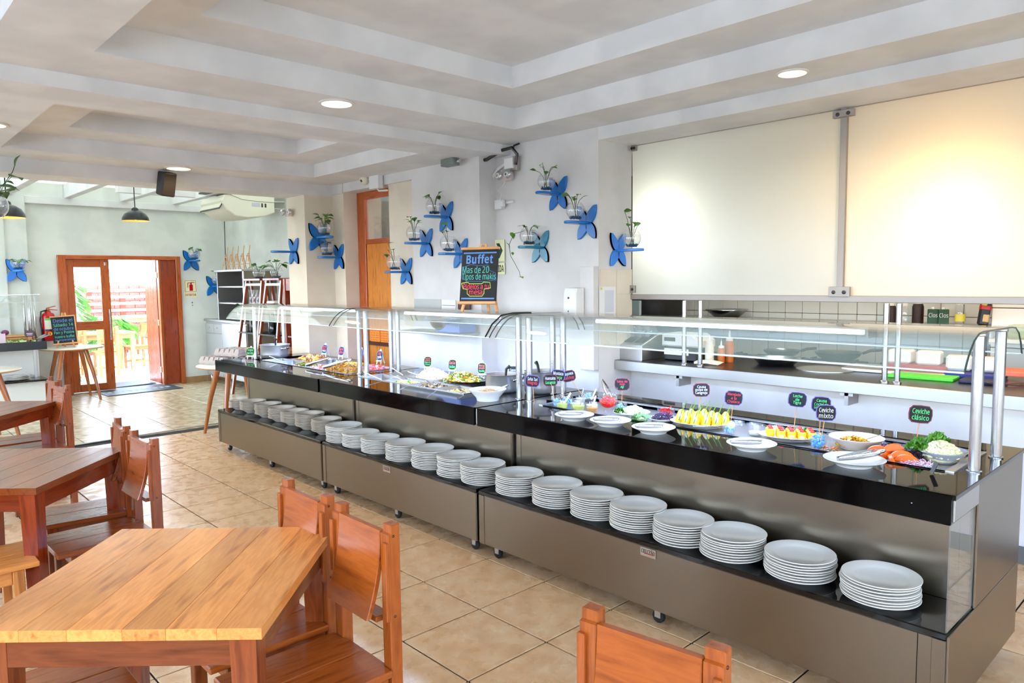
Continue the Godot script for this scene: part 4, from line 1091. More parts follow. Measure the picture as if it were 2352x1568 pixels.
	mound("browned_meat", "browned meat strips in the third front pan", "food", V(-5.89, 0.860, -3.05), 0.1, 0.075, 0.03, 150, "flake", 0.013, ["stew", "golden", "lettuce"], 0.0, true)
	mound("ham_strips", "pink ham strips in the fourth front pan", "food", V(-5.62, 0.860, -3.05), 0.1, 0.075, 0.03, 150, "flake", 0.012, ["onion", "chalk_orange", "sauce_white"], 0.0, true)
	mound("golden_crisps", "golden triangular crisps piled in the last front pan", "crisps", V(-5.26, 0.864, -3.05), 0.165, 0.08, 0.06, 170, "flake", 0.02, ["noodle", "golden", "nut"], 0.0, true)
	mound("fried_pieces", "fried brown pieces in a back pan", "food", V(-6.3, 0.867, -3.32), 0.15, 0.1, 0.045, 90, "chunk", 0.022, ["golden", "stew"], 0.0, true)
	mound("yellow_potato", "yellow potato in a back pan of the far unit", "food", V(-5.575, 0.860, -3.32), 0.12, 0.1, 0.03, 120, "flake", 0.014, ["noodle", "causa"], 0.0, true)
	mound("red_sausage", "red sausage slices in a back pan by the joint", "food", V(-5.235, 0.860, -3.32), 0.12, 0.1, 0.03, 120, "flake", 0.014, ["chalk_orange", "onion"], 0.0, true)
	dish("steel_cup", "small steel cup standing in a back pan", M.chrome2, V(-5.93, 0.835, -3.30), 0.055, 0.07, 1.0, 0.0, "cup")
	tongs(V(-5.69, 0.90, -2.93), 1.1, "steel tongs across the browned meat pan", 0.28, "steel serving tongs on the buffet", 1.0)
	tongs(V(-5.42, 0.90, -2.945), 0.75, "steel tongs across the ham strips pan", 0.28, "steel serving tongs on the buffet", 1.15)
	tongs(V(-5.33, 0.895, -2.99), 0.7, "steel tongs standing in the golden crisps pan", 0.2, "steel serving tongs on the buffet", 0.75)
	spoon("steel spoon across the lidded pan of the far unit", V(-6.45, 0.925, -2.96), V(-6.36, 0.885, -3.02))
	pot("wide steel soup pot at the far end", V(-6.78, 0.8745, -3.17), 0.138, 0.125, V(0.03, 0.18, 0.0))
	easel_sign("green easel sign reading Sopa del dia beside the soup pot", V(-6.80, 0.8755, -2.93), "chalk_lime", [["Sopa", "chalk_green"], ["del día", "chalk_green"]], 0.6, 0.085, 0.075, mat(Color(0.03, 0.09, 0.05), 0.6), 0.07)
	easel_sign("leaning easel sign reading Pavo con Papas, first behind the far pans", V(-6.43, 0.8755, -3.52), "chalk_blue", [["Ají de", "chalk_pink"], ["Pavo", "chalk_pink"], ["Papas", "chalk_white"]], 0.25)
	easel_sign("leaning easel sign reading Aji de gallina, second behind the far pans", V(-6.11, 0.8755, -3.52), "chalk_blue", [["Ají de", "chalk_pink"], ["gallina", "chalk_pink"]], 0.25)
	easel_sign("leaning easel sign reading Anticucho choclo y papa, third behind the far pans", V(-5.77, 0.8755, -3.52), "chalk_blue", [["Anticucho", "chalk_pink"], ["choclo", "chalk_white"], ["y papa", "chalk_white"]], 0.25)
	easel_sign("leaning easel sign partly hidden by the guard posts", V(-5.45, 0.8755, -3.52), "chalk_blue", [["Ají", "chalk_pink"], ["y pollo", "chalk_white"]], 0.25)
	# easel chalkboard standing on the guard glass
	var o := thing("easel_chalkboard", "black chalkboard reading Buffet on a small wooden easel over the counter", "chalkboard", V(-3.60, 1.402, -3.12), 0.42)
	o.scale = Vector3.ONE * 1.27
	var tilt := Transform3D(Basis.from_euler(V(-0.17, 0, 0)), V(0, 0.03, 0.052))
	part("board", mb().box(V(0, 0.155, 0), V(0.205, 0.27, 0.008), 0.001, tilt), M.board, o)
	for y in [0.036, 0.272]: part("blue_line", mb().box(V(0, y, 0.0046), V(0.185, 0.007, 0.0008), 0, tilt), M.chalk_blue, o)
	part("top_rail", mb().box(V(0, 0.295, 0.002), V(0.215, 0.013, 0.02), 0.002, tilt), wood("pale", "x", 1), o)
	part("ledge", mb().box(V(0, 0.013, 0.008), V(0.215, 0.014, 0.026), 0.002, tilt), wood("pale", "x", 0), o)
	for s in [-1, 1]: part("leg", mb().bar(V(s * 0.1, 0, 0.03), V(s * 0.012, 0.345, -0.035), Vector2(0.014, 0.01), Vector2(0.012, 0.01)), wood("pale", "y", 0), o)
	part("back_leg", mb().bar(V(0.0, 0, -0.085), V(0, 0.34, -0.045), Vector2(0.014, 0.01), Vector2(0.012, 0.01)), wood("pale", "y", 1), o)
	for q in [["Buffet", 0.044, 0.24, "chalk_blue", 0.0, 0.15], ["Mas de 20", 0.033, 0.185, "chalk_teal", -0.02, 0.15], ["Tipos de makis", 0.031, 0.145, "chalk_teal", 0.0, 0.19], ["Pídelos a tu", 0.028, 0.098, "chalk_pink", -0.012, 0.145], ["mesa", 0.026, 0.066, "chalk_pink", -0.012, 0.075]]:
		lettering(q[0], q[1], M[q[3]], o, tilt * T(V(q[4], q[2], 0.005)), 0.0008, q[5], "Droid Sans", 700 if q[0] == "Buffet" else 500)
	var loop := []
	for p in [[-0.095, 0.115], [-0.06, 0.12], [-0.05, 0.112], [0.02, 0.112], [0.03, 0.12], [0.065, 0.118], [0.07, 0.09], [0.035, 0.084], [0.035, 0.062], [0.025, 0.048], [-0.045, 0.048], [-0.06, 0.062], [-0.06, 0.082], [-0.085, 0.088], [-0.095, 0.115]]: loop.append(tilt * V(p[0], p[1], 0.0052))
	part("chalk_outline", mb().tube(loop, 0.0022, 6), M.chalk_lime, o)
	loop = []
	for p in [[-0.095, 0.165], [-0.088, 0.2], [-0.05, 0.212], [0.0, 0.206], [0.05, 0.208], [0.06, 0.18], [0.095, 0.165], [0.098, 0.13], [0.04, 0.124], [-0.06, 0.126], [-0.095, 0.14], [-0.095, 0.165]]: loop.append(tilt * V(p[0], p[1], 0.0052))
	part("chalk_outline", mb().tube(loop, 0.001, 5), M.chalk_blue, o)

# ---- tables and chairs ----
func make_table(called: String, label: String, tone: String, at: Vector3, turn: float, side := 0.745, h := 0.75, group := "square wooden dining tables") -> Node3D:
	var o := thing(called, label, "table", at, turn, group)
	var base := "brown" if tone == "honey" else ("red" if tone == "brown" else tone)  # darker apron and leg tone: partly varnish, partly shade put into the colour
	var n := 6
	var w := [0.19, 0.16, 0.185, 0.145, 0.17, 0.15]
	var x := -0.5
	for i in n:
		var a: float = x * side
		var b: float = (x + w[i]) * side
		part("plank", mb().box(V(0, 0, 0), V(b - a - 0.0004, 0.03, side), 0.0009), wood(tone, "z", i), o, T(V((a + b) / 2, h - 0.015, 0)))
		x += w[i]
	var r := side / 2 - 0.025
	for s in [-1, 1]:
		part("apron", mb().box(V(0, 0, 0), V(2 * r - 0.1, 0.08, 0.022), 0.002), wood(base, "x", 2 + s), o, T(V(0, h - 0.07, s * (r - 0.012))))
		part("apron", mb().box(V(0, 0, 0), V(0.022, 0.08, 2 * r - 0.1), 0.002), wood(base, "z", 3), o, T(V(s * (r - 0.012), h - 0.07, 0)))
		for t in [-1, 1]:
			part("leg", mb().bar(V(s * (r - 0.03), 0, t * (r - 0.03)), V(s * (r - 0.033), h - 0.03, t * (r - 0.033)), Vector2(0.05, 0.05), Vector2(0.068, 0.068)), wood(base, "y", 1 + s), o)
	return o

func make_chair(label: String, tone: String, at: Vector3, turn: float, group: String) -> Node3D:
	var o := thing("dining_chair", label, "chair", at, turn, group)
	var zy := Transform3D(Basis(V(0, 0, 1), V(0, 1, 0), V(-1, 0, 0)), Vector3.ZERO)
	for s in [-1, 1]:
		var q := PackedVector2Array([Vector2(-0.02, 0), Vector2(0.02, 0), Vector2(0.02, 0.44), Vector2(0.021, 0.58), Vector2(0.021, 0.858), Vector2(0.012, 0.861), Vector2(0.012, 0.885), Vector2(-0.02, 0.885)])
		var p := part("post", mb().prism(q, 0.044, zy, 0.003), wood(tone, "y", 1 + s), o, T(V(s * 0.1425 + 0.022, 0, -0.175)))
		part("lath", mb().box(V(0, 0, 0), V(0.02, 0.24, 0.012), 0.002), wood(tone, "y", 2), p, T(V(-0.022 + s * 0.012, 0.715, 0.026)))
		for y in [0.852, 0.607]:
			part("peg", mb().ball(Vector3.ZERO, V(0.003, 0.0045, 0.0045), 8), wood("dark", "x", 0), p, T(V(-0.022 + s * 0.0225, y, 0.004)))
		part("front_leg", mb().box(V(0, 0, 0), V(0.042, 0.425, 0.042), 0.003), wood(tone, "y", 3), o, T(V(s * 0.142, 0.2125, 0.17)))
		part("side_rail", mb().box(V(0, 0, 0), V(0.02, 0.06, 0.3), 0.002), wood(tone, "z", 1), o, T(V(s * 0.142, 0.395, -0.002)))
		part("stretcher", mb().box(V(0, 0, 0), V(0.018, 0.04, 0.3), 0.002), wood(tone, "z", 2), o, T(V(s * 0.142, 0.14, -0.002)))
	part("front_rail", mb().box(V(0, 0, 0), V(0.244, 0.06, 0.02), 0.002), wood(tone, "x", 1), o, T(V(0, 0.395, 0.17)))
	part("back_rail", mb().box(V(0, 0, 0), V(0.244, 0.06, 0.02), 0.002), wood(tone, "x", 2), o, T(V(0, 0.395, -0.175)))
	part("cross_bar", mb().box(V(0, 0, 0), V(0.266, 0.035, 0.018), 0.002), wood(tone, "x", 0), o, T(V(0, 0.14, 0.0)))
	for s in [-1, 1]:
		part("seat_board", mb().box(V(0, 0, 0), V(0.1715, 0.022, 0.40 if s > 0 else 0.40), 0.004), wood(tone, "z", 1 + s), o, T(V(s * 0.0863, 0.436, 0.045)))
	# backrest leans out towards the seat at its foot
	var f := []
	var g := []
	for i in 9:
		var t := i / 8.0
		var y := 0.862 - 0.262 * t
		var z := 0.004 + 0.05 * t * t + 0.004 * t
		f.append(Vector2(z + 0.017, y))
		g.append(Vector2(z, y))
	g.reverse()
	f.append_array(g)
	part("backrest", mb().prism(PackedVector2Array(f), 0.239, zy, 0.0025), wood(tone, "x", 2), o, T(V(0.1195, 0, -0.175)))
	part("lower_rail", mb().box(V(0, 0, 0), V(0.239, 0.018, 0.05), 0.002), wood(tone, "x", 1), o, T(V(0, 0.593, -0.158)))
	return o

func bistro(label: String, at: Vector3, r: float, h: float, tone: String, turn := 0.0) -> Node3D:
	var o := thing("bistro_table", label, "table", at, turn, "round bistro tables on splayed legs")
	part("tabletop", mb().lathe([Vector2(0, h - 0.022), Vector2(r - 0.02, h - 0.022), Vector2(r, h - 0.012), Vector2(r, h - 0.004), Vector2(r - 0.004, h), Vector2(0, h)], 48), M.enamel, o)
	part("edge_band", mb().lathe([Vector2(r - 0.022, h - 0.0235), Vector2(r + 0.001, h - 0.013), Vector2(r + 0.001, h - 0.006)], 48), wood("pale", "y", 0), o)
	for k in 4:
		var a := PI / 4 + k * PI / 2
		part("leg", mb().tube([V(cos(a) * r * 0.95, 0, sin(a) * r * 0.95), V(cos(a) * r * 0.75, h * 0.5, sin(a) * r * 0.75), V(cos(a) * r * 0.5, h - 0.022, sin(a) * r * 0.5)], [0.016, 0.024, 0.032], 12), wood(tone, "y", k), o)
	part("underframe", mb().box(V(0, h - 0.04, 0), V(r * 0.75, 0.035, 0.03)).box(V(0, h - 0.04, 0), V(0.03, 0.035, r * 0.75)), wood(tone, "x", 0), o)
	return o

func furniture() -> void:
	make_table("dining_table", "honey wood square table nearest the eye", "honey", V(-2.215, 0, -0.71), 0.8155)
	make_table("dining_table", "red brown square table behind the nearest one", "brown", V(-4.10, 0, -0.568), 0.8155, 0.755)
	make_table("dining_table", "small far square brown table at the picture's left edge", "brown", V(-6.19, 0, -0.67), 0.8155)
	var g := "wooden dining chairs in the front room"
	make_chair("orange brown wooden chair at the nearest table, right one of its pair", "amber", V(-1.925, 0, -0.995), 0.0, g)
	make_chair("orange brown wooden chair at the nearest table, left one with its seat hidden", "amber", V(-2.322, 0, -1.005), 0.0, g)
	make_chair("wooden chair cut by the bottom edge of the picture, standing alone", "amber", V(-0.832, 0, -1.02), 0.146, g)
	make_chair("brown wooden chair at the second table, nearer one with peg studs", "brown", V(-3.72, 0, -0.882), 0.02, g)
	make_chair("brown wooden chair behind the second table's far corner", "brown", V(-4.18, 0, -0.905), -0.12, g)
	make_chair("brown wooden chair at the far left table, nearer one", "brown", V(-6.12, 0, -1.03), 0.06, g)
	make_chair("brown wooden chair at the far left table, farther one", "brown", V(-6.52, 0, -1.06), 0.0, g)
	make_chair("chair seat tucked under the front of the nearest table", "amber", V(-2.36, 0, -0.34), PI, g)
	make_chair("chair with pale worn seat at the picture's left edge", "honey", V(-3.70, 0, -0.33), PI, g)
	bistro("round white table with an easel chalkboard by the timber door", V(-11.6, 0, -2.43), 0.40, 0.745, "tan")
	bistro("round white table at the picture's left edge before the display case", V(-9.12, 0, -1.04), 0.40, 0.75, "tan", 0.2)
	bistro("round table with egg cartons at the buffet's far end", V(-7.60, 0, -3.12), 0.40, 0.75, "tan")

# ---- planters and fittings on the walls ----
func petal(l: float, w: float) -> PackedVector2Array:
	# leaf outline from the origin upwards: narrow foot, wide waist, pointed tip leaning out
	var a := PackedVector2Array()
	var b := PackedVector2Array()
	for i in 13:
		var t := i / 12.0
		var ww := w * pow(sin(PI * pow(t, 0.8) * 0.97), 0.75) * 0.5
		var lean := 0.13 * l * t * t
		a.append(Vector2(lean + ww, t * l))
		if i > 0 and i < 12: b.append(Vector2(lean - ww * (1.0 - 0.25 * t), t * l))
	b.reverse()
	a.append_array(b)
	return a

func planter(label: String, at: Vector3, turn: float, m: Material, size := 1.0) -> Node3D:
	var o := thing("butterfly_shelf", label, "wall shelf", at, turn, "butterfly shaped wall shelves")
	o.scale = Vector3.ONE * size
	for s in [-1.0, 1.0]:
		part("upper_wing", mb().prism(petal(0.165, 0.088), 0.018, Transform3D(Basis.from_euler(V(0, 0, -s * 0.34)) * Basis.from_scale(V(s, 1, 1)), V(s * 0.012, -0.012, 0.001)), 0.004), m, o)
		part("lower_wing", mb().prism(petal(0.155, 0.092), 0.018, Transform3D(Basis.from_euler(V(0, 0, s * 0.36)) * Basis.from_scale(V(s, -1, 1)), V(s * 0.012, 0.012, 0.001)), 0.004), m, o)
	var p := PackedVector2Array()
	for k in 9: p.append(Vector2(cos(PI * k / 8.0) * 0.045, 0.205 + sin(PI * k / 8.0) * 0.045))
	p.append(Vector2(-0.055, 0.1))
	p.append(Vector2(-0.03, 0.015))
	p.append(Vector2(0.03, 0.015))
	p.append(Vector2(0.055, 0.1))
	part("ledge", mb().prism(p, 0.02, Transform3D(Basis(V(1, 0, 0), V(0, 0, 1), V(0, -1, 0)), V(0, 0.008, 0)), 0.005), m, o)
	return o

var leaf_meshes := []

func heart_leaf() -> ArrayMesh:
	var rows := []
	for i in 7:
		var t := i / 6.0
		var w := [0.12, 0.34, 0.42, 0.4, 0.3, 0.16, 0.0][i] as float
		var row := []
		for j in 5:
			var u := (j - 2) / 2.0
			row.append(V(u * w, -0.12 * absf(u) * -1.0 * w + 0.12 * sin(t * 2.4) - 0.18 * t * t, t - (0.1 * absf(u) if i == 0 else 0.0)))
		rows.append(row)
	return mb().sheet(rows).mesh()

# glass bowl of water with a cutting; leaves are [x, y, z, size, heading] round the mouth
func plant_bowl(label: String, at: Vector3, r: float, leaves: Array, seed_: int, water := 0.35) -> Node3D:
	var o := thing("plant_bowl", label, "plant bowl", at, 0.0, "glass bowls with water plants")
	if leaf_meshes.is_empty(): leaf_meshes.append(heart_leaf())
	var pr := []
	for i in 13:
		var a := -PI / 2 + 0.35 + (PI - 0.35 - 0.75) * i / 12.0
		pr.append(Vector2(cos(a) * r, r * 0.95 + sin(a) * r))
	var q := [Vector2(0, 0)]
	q.append_array(pr)
	var top: Vector2 = pr[12]
	q.append(Vector2(top.x + 0.003, top.y + 0.003))
	for i in 13: q.append(Vector2(pr[12 - i].x - 0.003, pr[12 - i].y + 0.001))
	part("glass", mb().lathe(q, 30), M.cutglass, o)
	var wl := r * (0.95 + water)
	var wr := sqrt(maxf(r * r - pow(wl - r * 0.95, 2), 0.0001)) - 0.004
	part("water", mb().lathe([Vector2(r * 0.55, r * 0.25), Vector2(r * 0.93, r * 0.6), Vector2(r * 0.96, r * 0.95), Vector2(wr, wl), Vector2(0, wl)], 26), M.water, o)
	var rr := RandomNumberGenerator.new()
	rr.seed = seed_
	var m := mb()
	for i in 60:
		var a := rr.randf() * TAU
		var d := sqrt(rr.randf()) * r * 0.62
		m.ball(V(cos(a) * d, r * 0.08 + rr.randf() * r * 0.22, sin(a) * d), V(0.008, 0.006, 0.007) * r / 0.075, 6)
	part("pebbles", m, M.pebble, o).set_meta("kind", "stuff")
	for lf in leaves:
		var tip := V(lf[0], lf[1], lf[2])
		var s := part("stem", mb().tube([V(rr.randf_range(-0.3, 0.3) * r, r * 0.3, rr.randf_range(-0.3, 0.3) * r), V(lf[0] * 0.25, top.y * 0.8, lf[2] * 0.25), V(lf[0] * 0.6, lerpf(top.y, lf[1], 0.55), lf[2] * 0.6), tip], 0.0022, 6), M.stem, o)
		var b := Basis.from_euler(V(rr.randf_range(-0.3, 0.5), lf[4], rr.randf_range(-0.5, 0.5))) * Basis.from_scale(Vector3.ONE * float(lf[3]))
		part("leaf", leaf_meshes[0], [M.leaf, M.leaf2, M.leaf][rr.randi() % 3], o, Transform3D(b, tip))
	return o

func sprig(n: int, spread: float, high: float, size: float, sd: int) -> Array:
	var r := RandomNumberGenerator.new()
	r.seed = sd
	var a := []
	for i in n:
		var t := TAU * i / n + r.randf_range(-0.4, 0.4)
		var d := spread * r.randf_range(0.4, 1.0)
		a.append([cos(t) * d, 0.13 + high * r.randf_range(0.3, 1.0), sin(t) * d, size * r.randf_range(0.8, 1.15), t * -1.0 + PI / 2])
	return a

func walls_dressed() -> void:
	var g := 0.0205
	# on the wall behind the near unit
	planter("blue butterfly wall shelf, highest on the wall beside the pier", V(-4.008, 2.283, -4.309), 0, M.blue)
	plant_bowl("glass plant bowl on the highest butterfly shelf", V(-4.008, 2.283 + g, -4.165), 0.072, sprig(6, 0.09, 0.07, 0.05, 3), 3)
	planter("blue butterfly wall shelf nearest the pier's corner, below the highest one", V(-3.707, 2.035, -4.309), 0, M.blue)
	plant_bowl("glass plant bowl on the butterfly shelf nearest the pier's corner", V(-3.707, 2.035 + g, -4.165), 0.072, sprig(6, 0.06, 0.06, 0.055, 4), 4)
	planter("teal butterfly wall shelf with a trailing vine", V(-4.213, 1.869, -4.309), 0, M.teal)
	var tb := plant_bowl("glass plant bowl with a long hanging vine on the teal shelf", V(-4.213, 1.869 + g, -4.165), 0.075, sprig(5, 0.06, 0.02, 0.055, 5), 5, 0.55)
	part("vine", mb().tube([V(-0.03, 0.11, 0.02), V(-0.12, 0.09, 0.05), V(-0.17, 0.0, 0.06), V(-0.15, -0.09, 0.06), V(-0.11, -0.14, 0.06), V(-0.06, -0.22, 0.05), V(-0.05, -0.26, 0.05)], 0.0022, 6), M.stem, tb)
	for q in [[-0.15, 0.10, 0.05, 0.06, 3.4], [-0.2, 0.02, 0.06, 0.055, 2.6], [-0.13, -0.06, 0.06, 0.03, 1.0]]:
		part("leaf", leaf_meshes[0], M.leaf2, tb, Transform3D(Basis.from_euler(V(0.9, q[4], 0)) * Basis.from_scale(Vector3.ONE * float(q[3])), V(q[0], q[1], q[2])))
	part("leaf", leaf_meshes[0], M.leaf3, tb, Transform3D(Basis.from_euler(V(0.2, 1.4, 0)) * Basis.from_scale(Vector3.ONE * 0.055), V(-0.06, -0.26, 0.05)))
	planter("light blue butterfly wall shelf on the pier's side face", V(-3.599, 1.825, -4.534), PI / 2, M.skyblue)
	plant_bowl("glass plant bowl with a tall sprig on the pier's side shelf", V(-3.455, 1.825 + g, -4.534), 0.072, [[-0.03, 0.27, 0.05, 0.06, 2.0], [0.0, 0.23, 0.02, 0.045, 0.5], [0.02, 0.19, -0.03, 0.06, 4.0], [0.05, 0.18, -0.04, 0.06, 5.0], [0.0, 0.16, 0.05, 0.05, 1.0]], 6)
	# on the wall behind the middle unit
	planter("blue butterfly wall shelf, topmost of the four behind the easel chalkboard", V(-5.213, 2.176, -4.119), 0, M.blue)
	plant_bowl("glass plant bowl on the topmost shelf left of the pier", V(-5.213, 2.176 + g, -3.975), 0.076, sprig(6, 0.09, 0.05, 0.055, 7), 7, 0.2)
	planter("blue butterfly wall shelf, middle one between door recess and chalkboard", V(-5.522, 1.955, -4.119), 0, M.blue)
	plant_bowl("glass plant bowl on the middle shelf beside the door recess", V(-5.522, 1.955 + g, -3.975), 0.076, sprig(6, 0.08, 0.09, 0.06, 8), 8, 0.1)
	planter("blue butterfly wall shelf partly hidden by the easel chalkboard", V(-5.018, 1.840, -4.119), 0, M.blue)
	plant_bowl("glass plant bowl beside the easel chalkboard's top corner", V(-5.018, 1.84 + g, -3.975), 0.076, [[-0.06, 0.24, 0.03, 0.07, 2.5], [-0.03, 0.2, 0.0, 0.05, 0.6], [-0.09, 0.18, 0.02, 0.06, 3.6], [0.0, 0.17, 0.02, 0.045, 1.2]], 9)
	planter("blue butterfly wall shelf in the shallow recess by the plain door", V(-5.913, 1.697, -4.159), 0, M.blue)
	plant_bowl("glass plant bowl with curling stems by the plain door", V(-5.913, 1.697 + g, -4.015), 0.078, [[-0.06, 0.25, 0.03, 0.07, 2.3], [-0.08, 0.19, 0.02, 0.06, 3.2], [0.03, 0.19, 0.03, 0.05, 0.6], [-0.07, 0.15, 0.05, 0.06, 3.9]], 10, 0.0)
	# on the pilaster
	planter("blue butterfly wall shelf facing the room on the pilaster, higher one", V(-7.239, 2.088, -3.925), PI / 2, M.blue, 1.15)
	plant_bowl("leafy plant bowl on the pilaster's higher butterfly shelf", V(-7.08, 2.088 + g, -3.925), 0.08, sprig(9, 0.08, 0.1, 0.085, 11), 11, 0.3)
	planter("blue butterfly wall shelf beside the pilaster, lower one", V(-7.125, 1.877, -4.119), 0, M.blue, 1.05)
	plant_bowl("small plant bowl on the lower shelf beside the pilaster", V(-7.125, 1.877 + g, -3.97), 0.08, sprig(5, 0.08, 0.03, 0.06, 12), 12, -0.2)
	planter("empty blue butterfly wall shelf on the pilaster's front", V(-7.497, 1.944, -3.779), 0, M.blue, 1.1)
	# on the far wall
	planter("blue butterfly wall shelf beside the timber door", V(-12.149, 1.978, -4.31), PI / 2, M.blue, 1.25)
	plant_bowl("plant bowl on the shelf beside the timber door", V(-11.98, 1.978 + g, -4.31), 0.09, sprig(6, 0.1, 0.06, 0.06, 13), 13)
	planter("blue butterfly wall shelf behind the steel shelf unit", V(-12.149, 1.565, -4.66), PI / 2, M.blue, 1.25)
	plant_bowl("plant bowl half hidden by the steel shelf unit", V(-11.98, 1.565 + g, -4.66), 0.085, sprig(3, 0.05, 0.1, 0.07, 14), 14)
	planter("blue butterfly wall shelf above the glass display case", V(-11.999, 1.813, -1.911), PI / 2, M.skyblue, 1.2)
	plant_bowl("plant bowl with trailing leaves above the glass display case", V(-11.83, 1.813 + g, -1.911), 0.09, sprig(8, 0.11, -0.02, 0.07, 15), 15)
	planter("blue shelf with a vase, cut by the picture's left edge", V(-7.239, 2.117, -0.90), PI / 2, M.skyblue, 1.3)
	var big := plant_bowl("fluted glass vase of big pothos leaves at the picture's left edge", V(-7.08, 2.142, -1.0), 0.11, [[0.0, 0.34, -0.14, 0.13, 2.0], [0.02, 0.27, -0.02, 0.17, 0.2], [0.05, 0.22, -0.12, 0.2, 5.0], [-0.02, 0.26, -0.06, 0.14, 3.0], [0.06, 0.24, 0.05, 0.2, 1.0], [0.0, 0.3, -0.1, 0.06, 2.7], [0.04, 0.2, -0.05, 0.12, 4.2], [0.05, 0.24, 0.1, 0.13, 0.6]], 16)
	part("tendril", mb().tube([V(0, 0.3, -0.1), V(0, 0.38, -0.15), V(0, 0.44, -0.17)], 0.003, 6), M.stem, big)
	part("leaf", leaf_meshes[0], M.leaf, big, Transform3D(Basis.from_euler(V(-1.2, 2.8, 0)) * Basis.from_scale(Vector3.ONE * 0.1), V(0, 0.43, -0.17)))
	var hp := thing("hanging_plant", "long grassy leaves hanging at the picture's upper left edge", "hanging plant", V(-6.3, 2.40, -0.62))
	part("basket", mb().lathe([Vector2(0, -0.1), Vector2(0.09, -0.1), Vector2(0.12, 0.02), Vector2(0.115, 0.02), Vector2(0, 0.0)], 20), M.plastic, hp)
	part("cord", mb().tube([V(0, 0.0, 0), V(0, 0.26, 0)], 0.003, 5), M.black, hp)
	for q in [[-0.02, -0.30, 0.10], [0.05, -0.27, 0.02], [0.02, -0.24, -0.05], [-0.05, -0.2, 0.1]]:
		part("blade", mb().tube([V(0, 0.02, 0), V(q[0] * 0.4, 0.14, q[1] * 0.4), V(q[0] * 0.8, 0.1, q[1] * 0.8), V(q[0], -0.06 - q[2] * 0.4, q[1])], [0.004, 0.007, 0.006, 0.001], 6, 0.3), M.leaf, hp)

	# the plain door with a glazed top in the recess
	var d := struct("door_1", "plain ochre door with a brown frame and glazed top", "door")
	part("frame", mb().span(-7.01, -6.86, 0, 2.57, -4.33, -4.285, 0.004), wood("door", "y", 0), d)
	part("frame", mb().span(-6.86, -6.10, 2.49, 2.57, -4.33, -4.285, 0.004), wood("door", "x", 0), d)
	part("transom_rail", mb().span(-6.86, -6.10, 2.01, 2.06, -4.33, -4.287, 0.003), wood("door", "x", 1), d)
	part("frame", mb().span(-6.235, -6.10, 0, 2.57, -4.33, -4.285, 0.004), wood("door", "y", 1), d)
	part("leaf", mb().span(-6.855, -6.235, 0, 2.01, -4.33, -4.30, 0.002), wood("ply", "y", 0), d)
	part("pane", mb().span(-6.86, -6.235, 2.06, 2.49, -4.31, -4.306), M.glass, d)
	part("basket_rail", mb().span(-6.855, -6.235, 0.92, 0.96, -4.30, -4.26, 0.003), wood("dark", "x", 0), d)
	for k in 2:
		var b := thing("letter_basket", "orange perforated basket hung on the plain door, %s" % ["left one", "right one"][k], "basket", V(-6.62 + 0.19 * k, 0.965, -4.25), 0.0, "orange baskets on the door")
		part("shell", mb().box(V(0, 0.06, 0), V(0.17, 0.12, 0.06), 0.006), M.orange_plastic, b)
		for i in 5:
			for j in 4: part("hole", mb().box(V(-0.06 + 0.03 * i, 0.02 + 0.025 * j, 0.0301), V(0.009, 0.012, 0.001)), M.ink, b)
	# passage behind the glazed top
	var w2 := struct("window_2", "small barred window seen through the door's glazed top", "window")
	part("frame", mb().span(-7.18, -7.12, 1.85, 2.5, -5.46, -5.4, 0.004).span(-7.6, -7.12, 2.44, 2.5, -5.46, -5.4, 0.004), wood("red", "y", 0), w2)
	part("casing", mb().span(-7.08, -7.0, 1.8, 2.6, -5.47, -5.4, 0.004).span(-7.6, -7.0, 2.52, 2.6, -5.47, -5.4, 0.004), M.sign_green, w2)
	part("pane", mb().span(-7.6, -7.18, 1.85, 2.44, -5.44, -5.43), glow(Color(0.95, 0.98, 1.0), 3.0), w2)
	for k in 3: part("bar", mb().span(-7.56 + 0.12 * k, -7.55 + 0.12 * k, 1.85, 2.44, -5.43, -5.42), M.grout, w2)
	var psg := struct("wall_passage", "white passage walls behind the plain door", "wall")
	part("wall_face", mb().span(-9.5, -6.0, 0, 3.0, -5.62, -5.47), M.paint, psg)
	part("wall_face", mb().span(-6.0, -5.85, 0, 2.9, -5.6, -4.6), M.paint, psg)
	part("slab", mb().span(-7.65, -5.85, 2.75, 2.9, -5.6, -4.5), M.paint, psg)
	lamp_at(V(-6.6, 2.6, -5.0), Color(1, 0.98, 0.95), 0.9, 0.06)

	# fittings on the wall
	var cam := thing("security_camera", "small white dome camera with junction box above the plain door", "camera", V(-6.30, 2.6, -4.11))
	part("junction_box", mb().box(V(0.0, 0.0, 0.03), V(0.17, 0.13, 0.06), 0.005), M.plastic, cam)
	part("dome", mb().lathe([Vector2(0.05, 0), Vector2(0.052, 0.02), Vector2(0.04, 0.045), Vector2(0, 0.055)], 20, T(V(-0.17, 0.045, 0.05), 0, PI * 0.72)), M.ivory, cam)
	part("lens", mb().ball(V(-0.165, 0.03, 0.095), V(0.018, 0.018, 0.012), 12), M.black, cam)
	part("conduit", mb().tube([V(0.02, -0.065, 0.03), V(0.05, -0.09, 0.03), V(0.2, -0.1, 0.03)], 0.009, 8), M.plastic, cam)
	var jb := thing("junction_box", "white junction box with grey flexible conduit under the beam", "electrical box", V(-4.53, 2.585, -4.305))
	part("box", mb().box(V(0, 0, 0.03), V(0.11, 0.09, 0.06), 0.004), M.plastic, jb)
	part("back_plate", mb().box(V(0.055, -0.005, 0.02), V(0.06, 0.12, 0.04), 0.003), M.alu, jb)
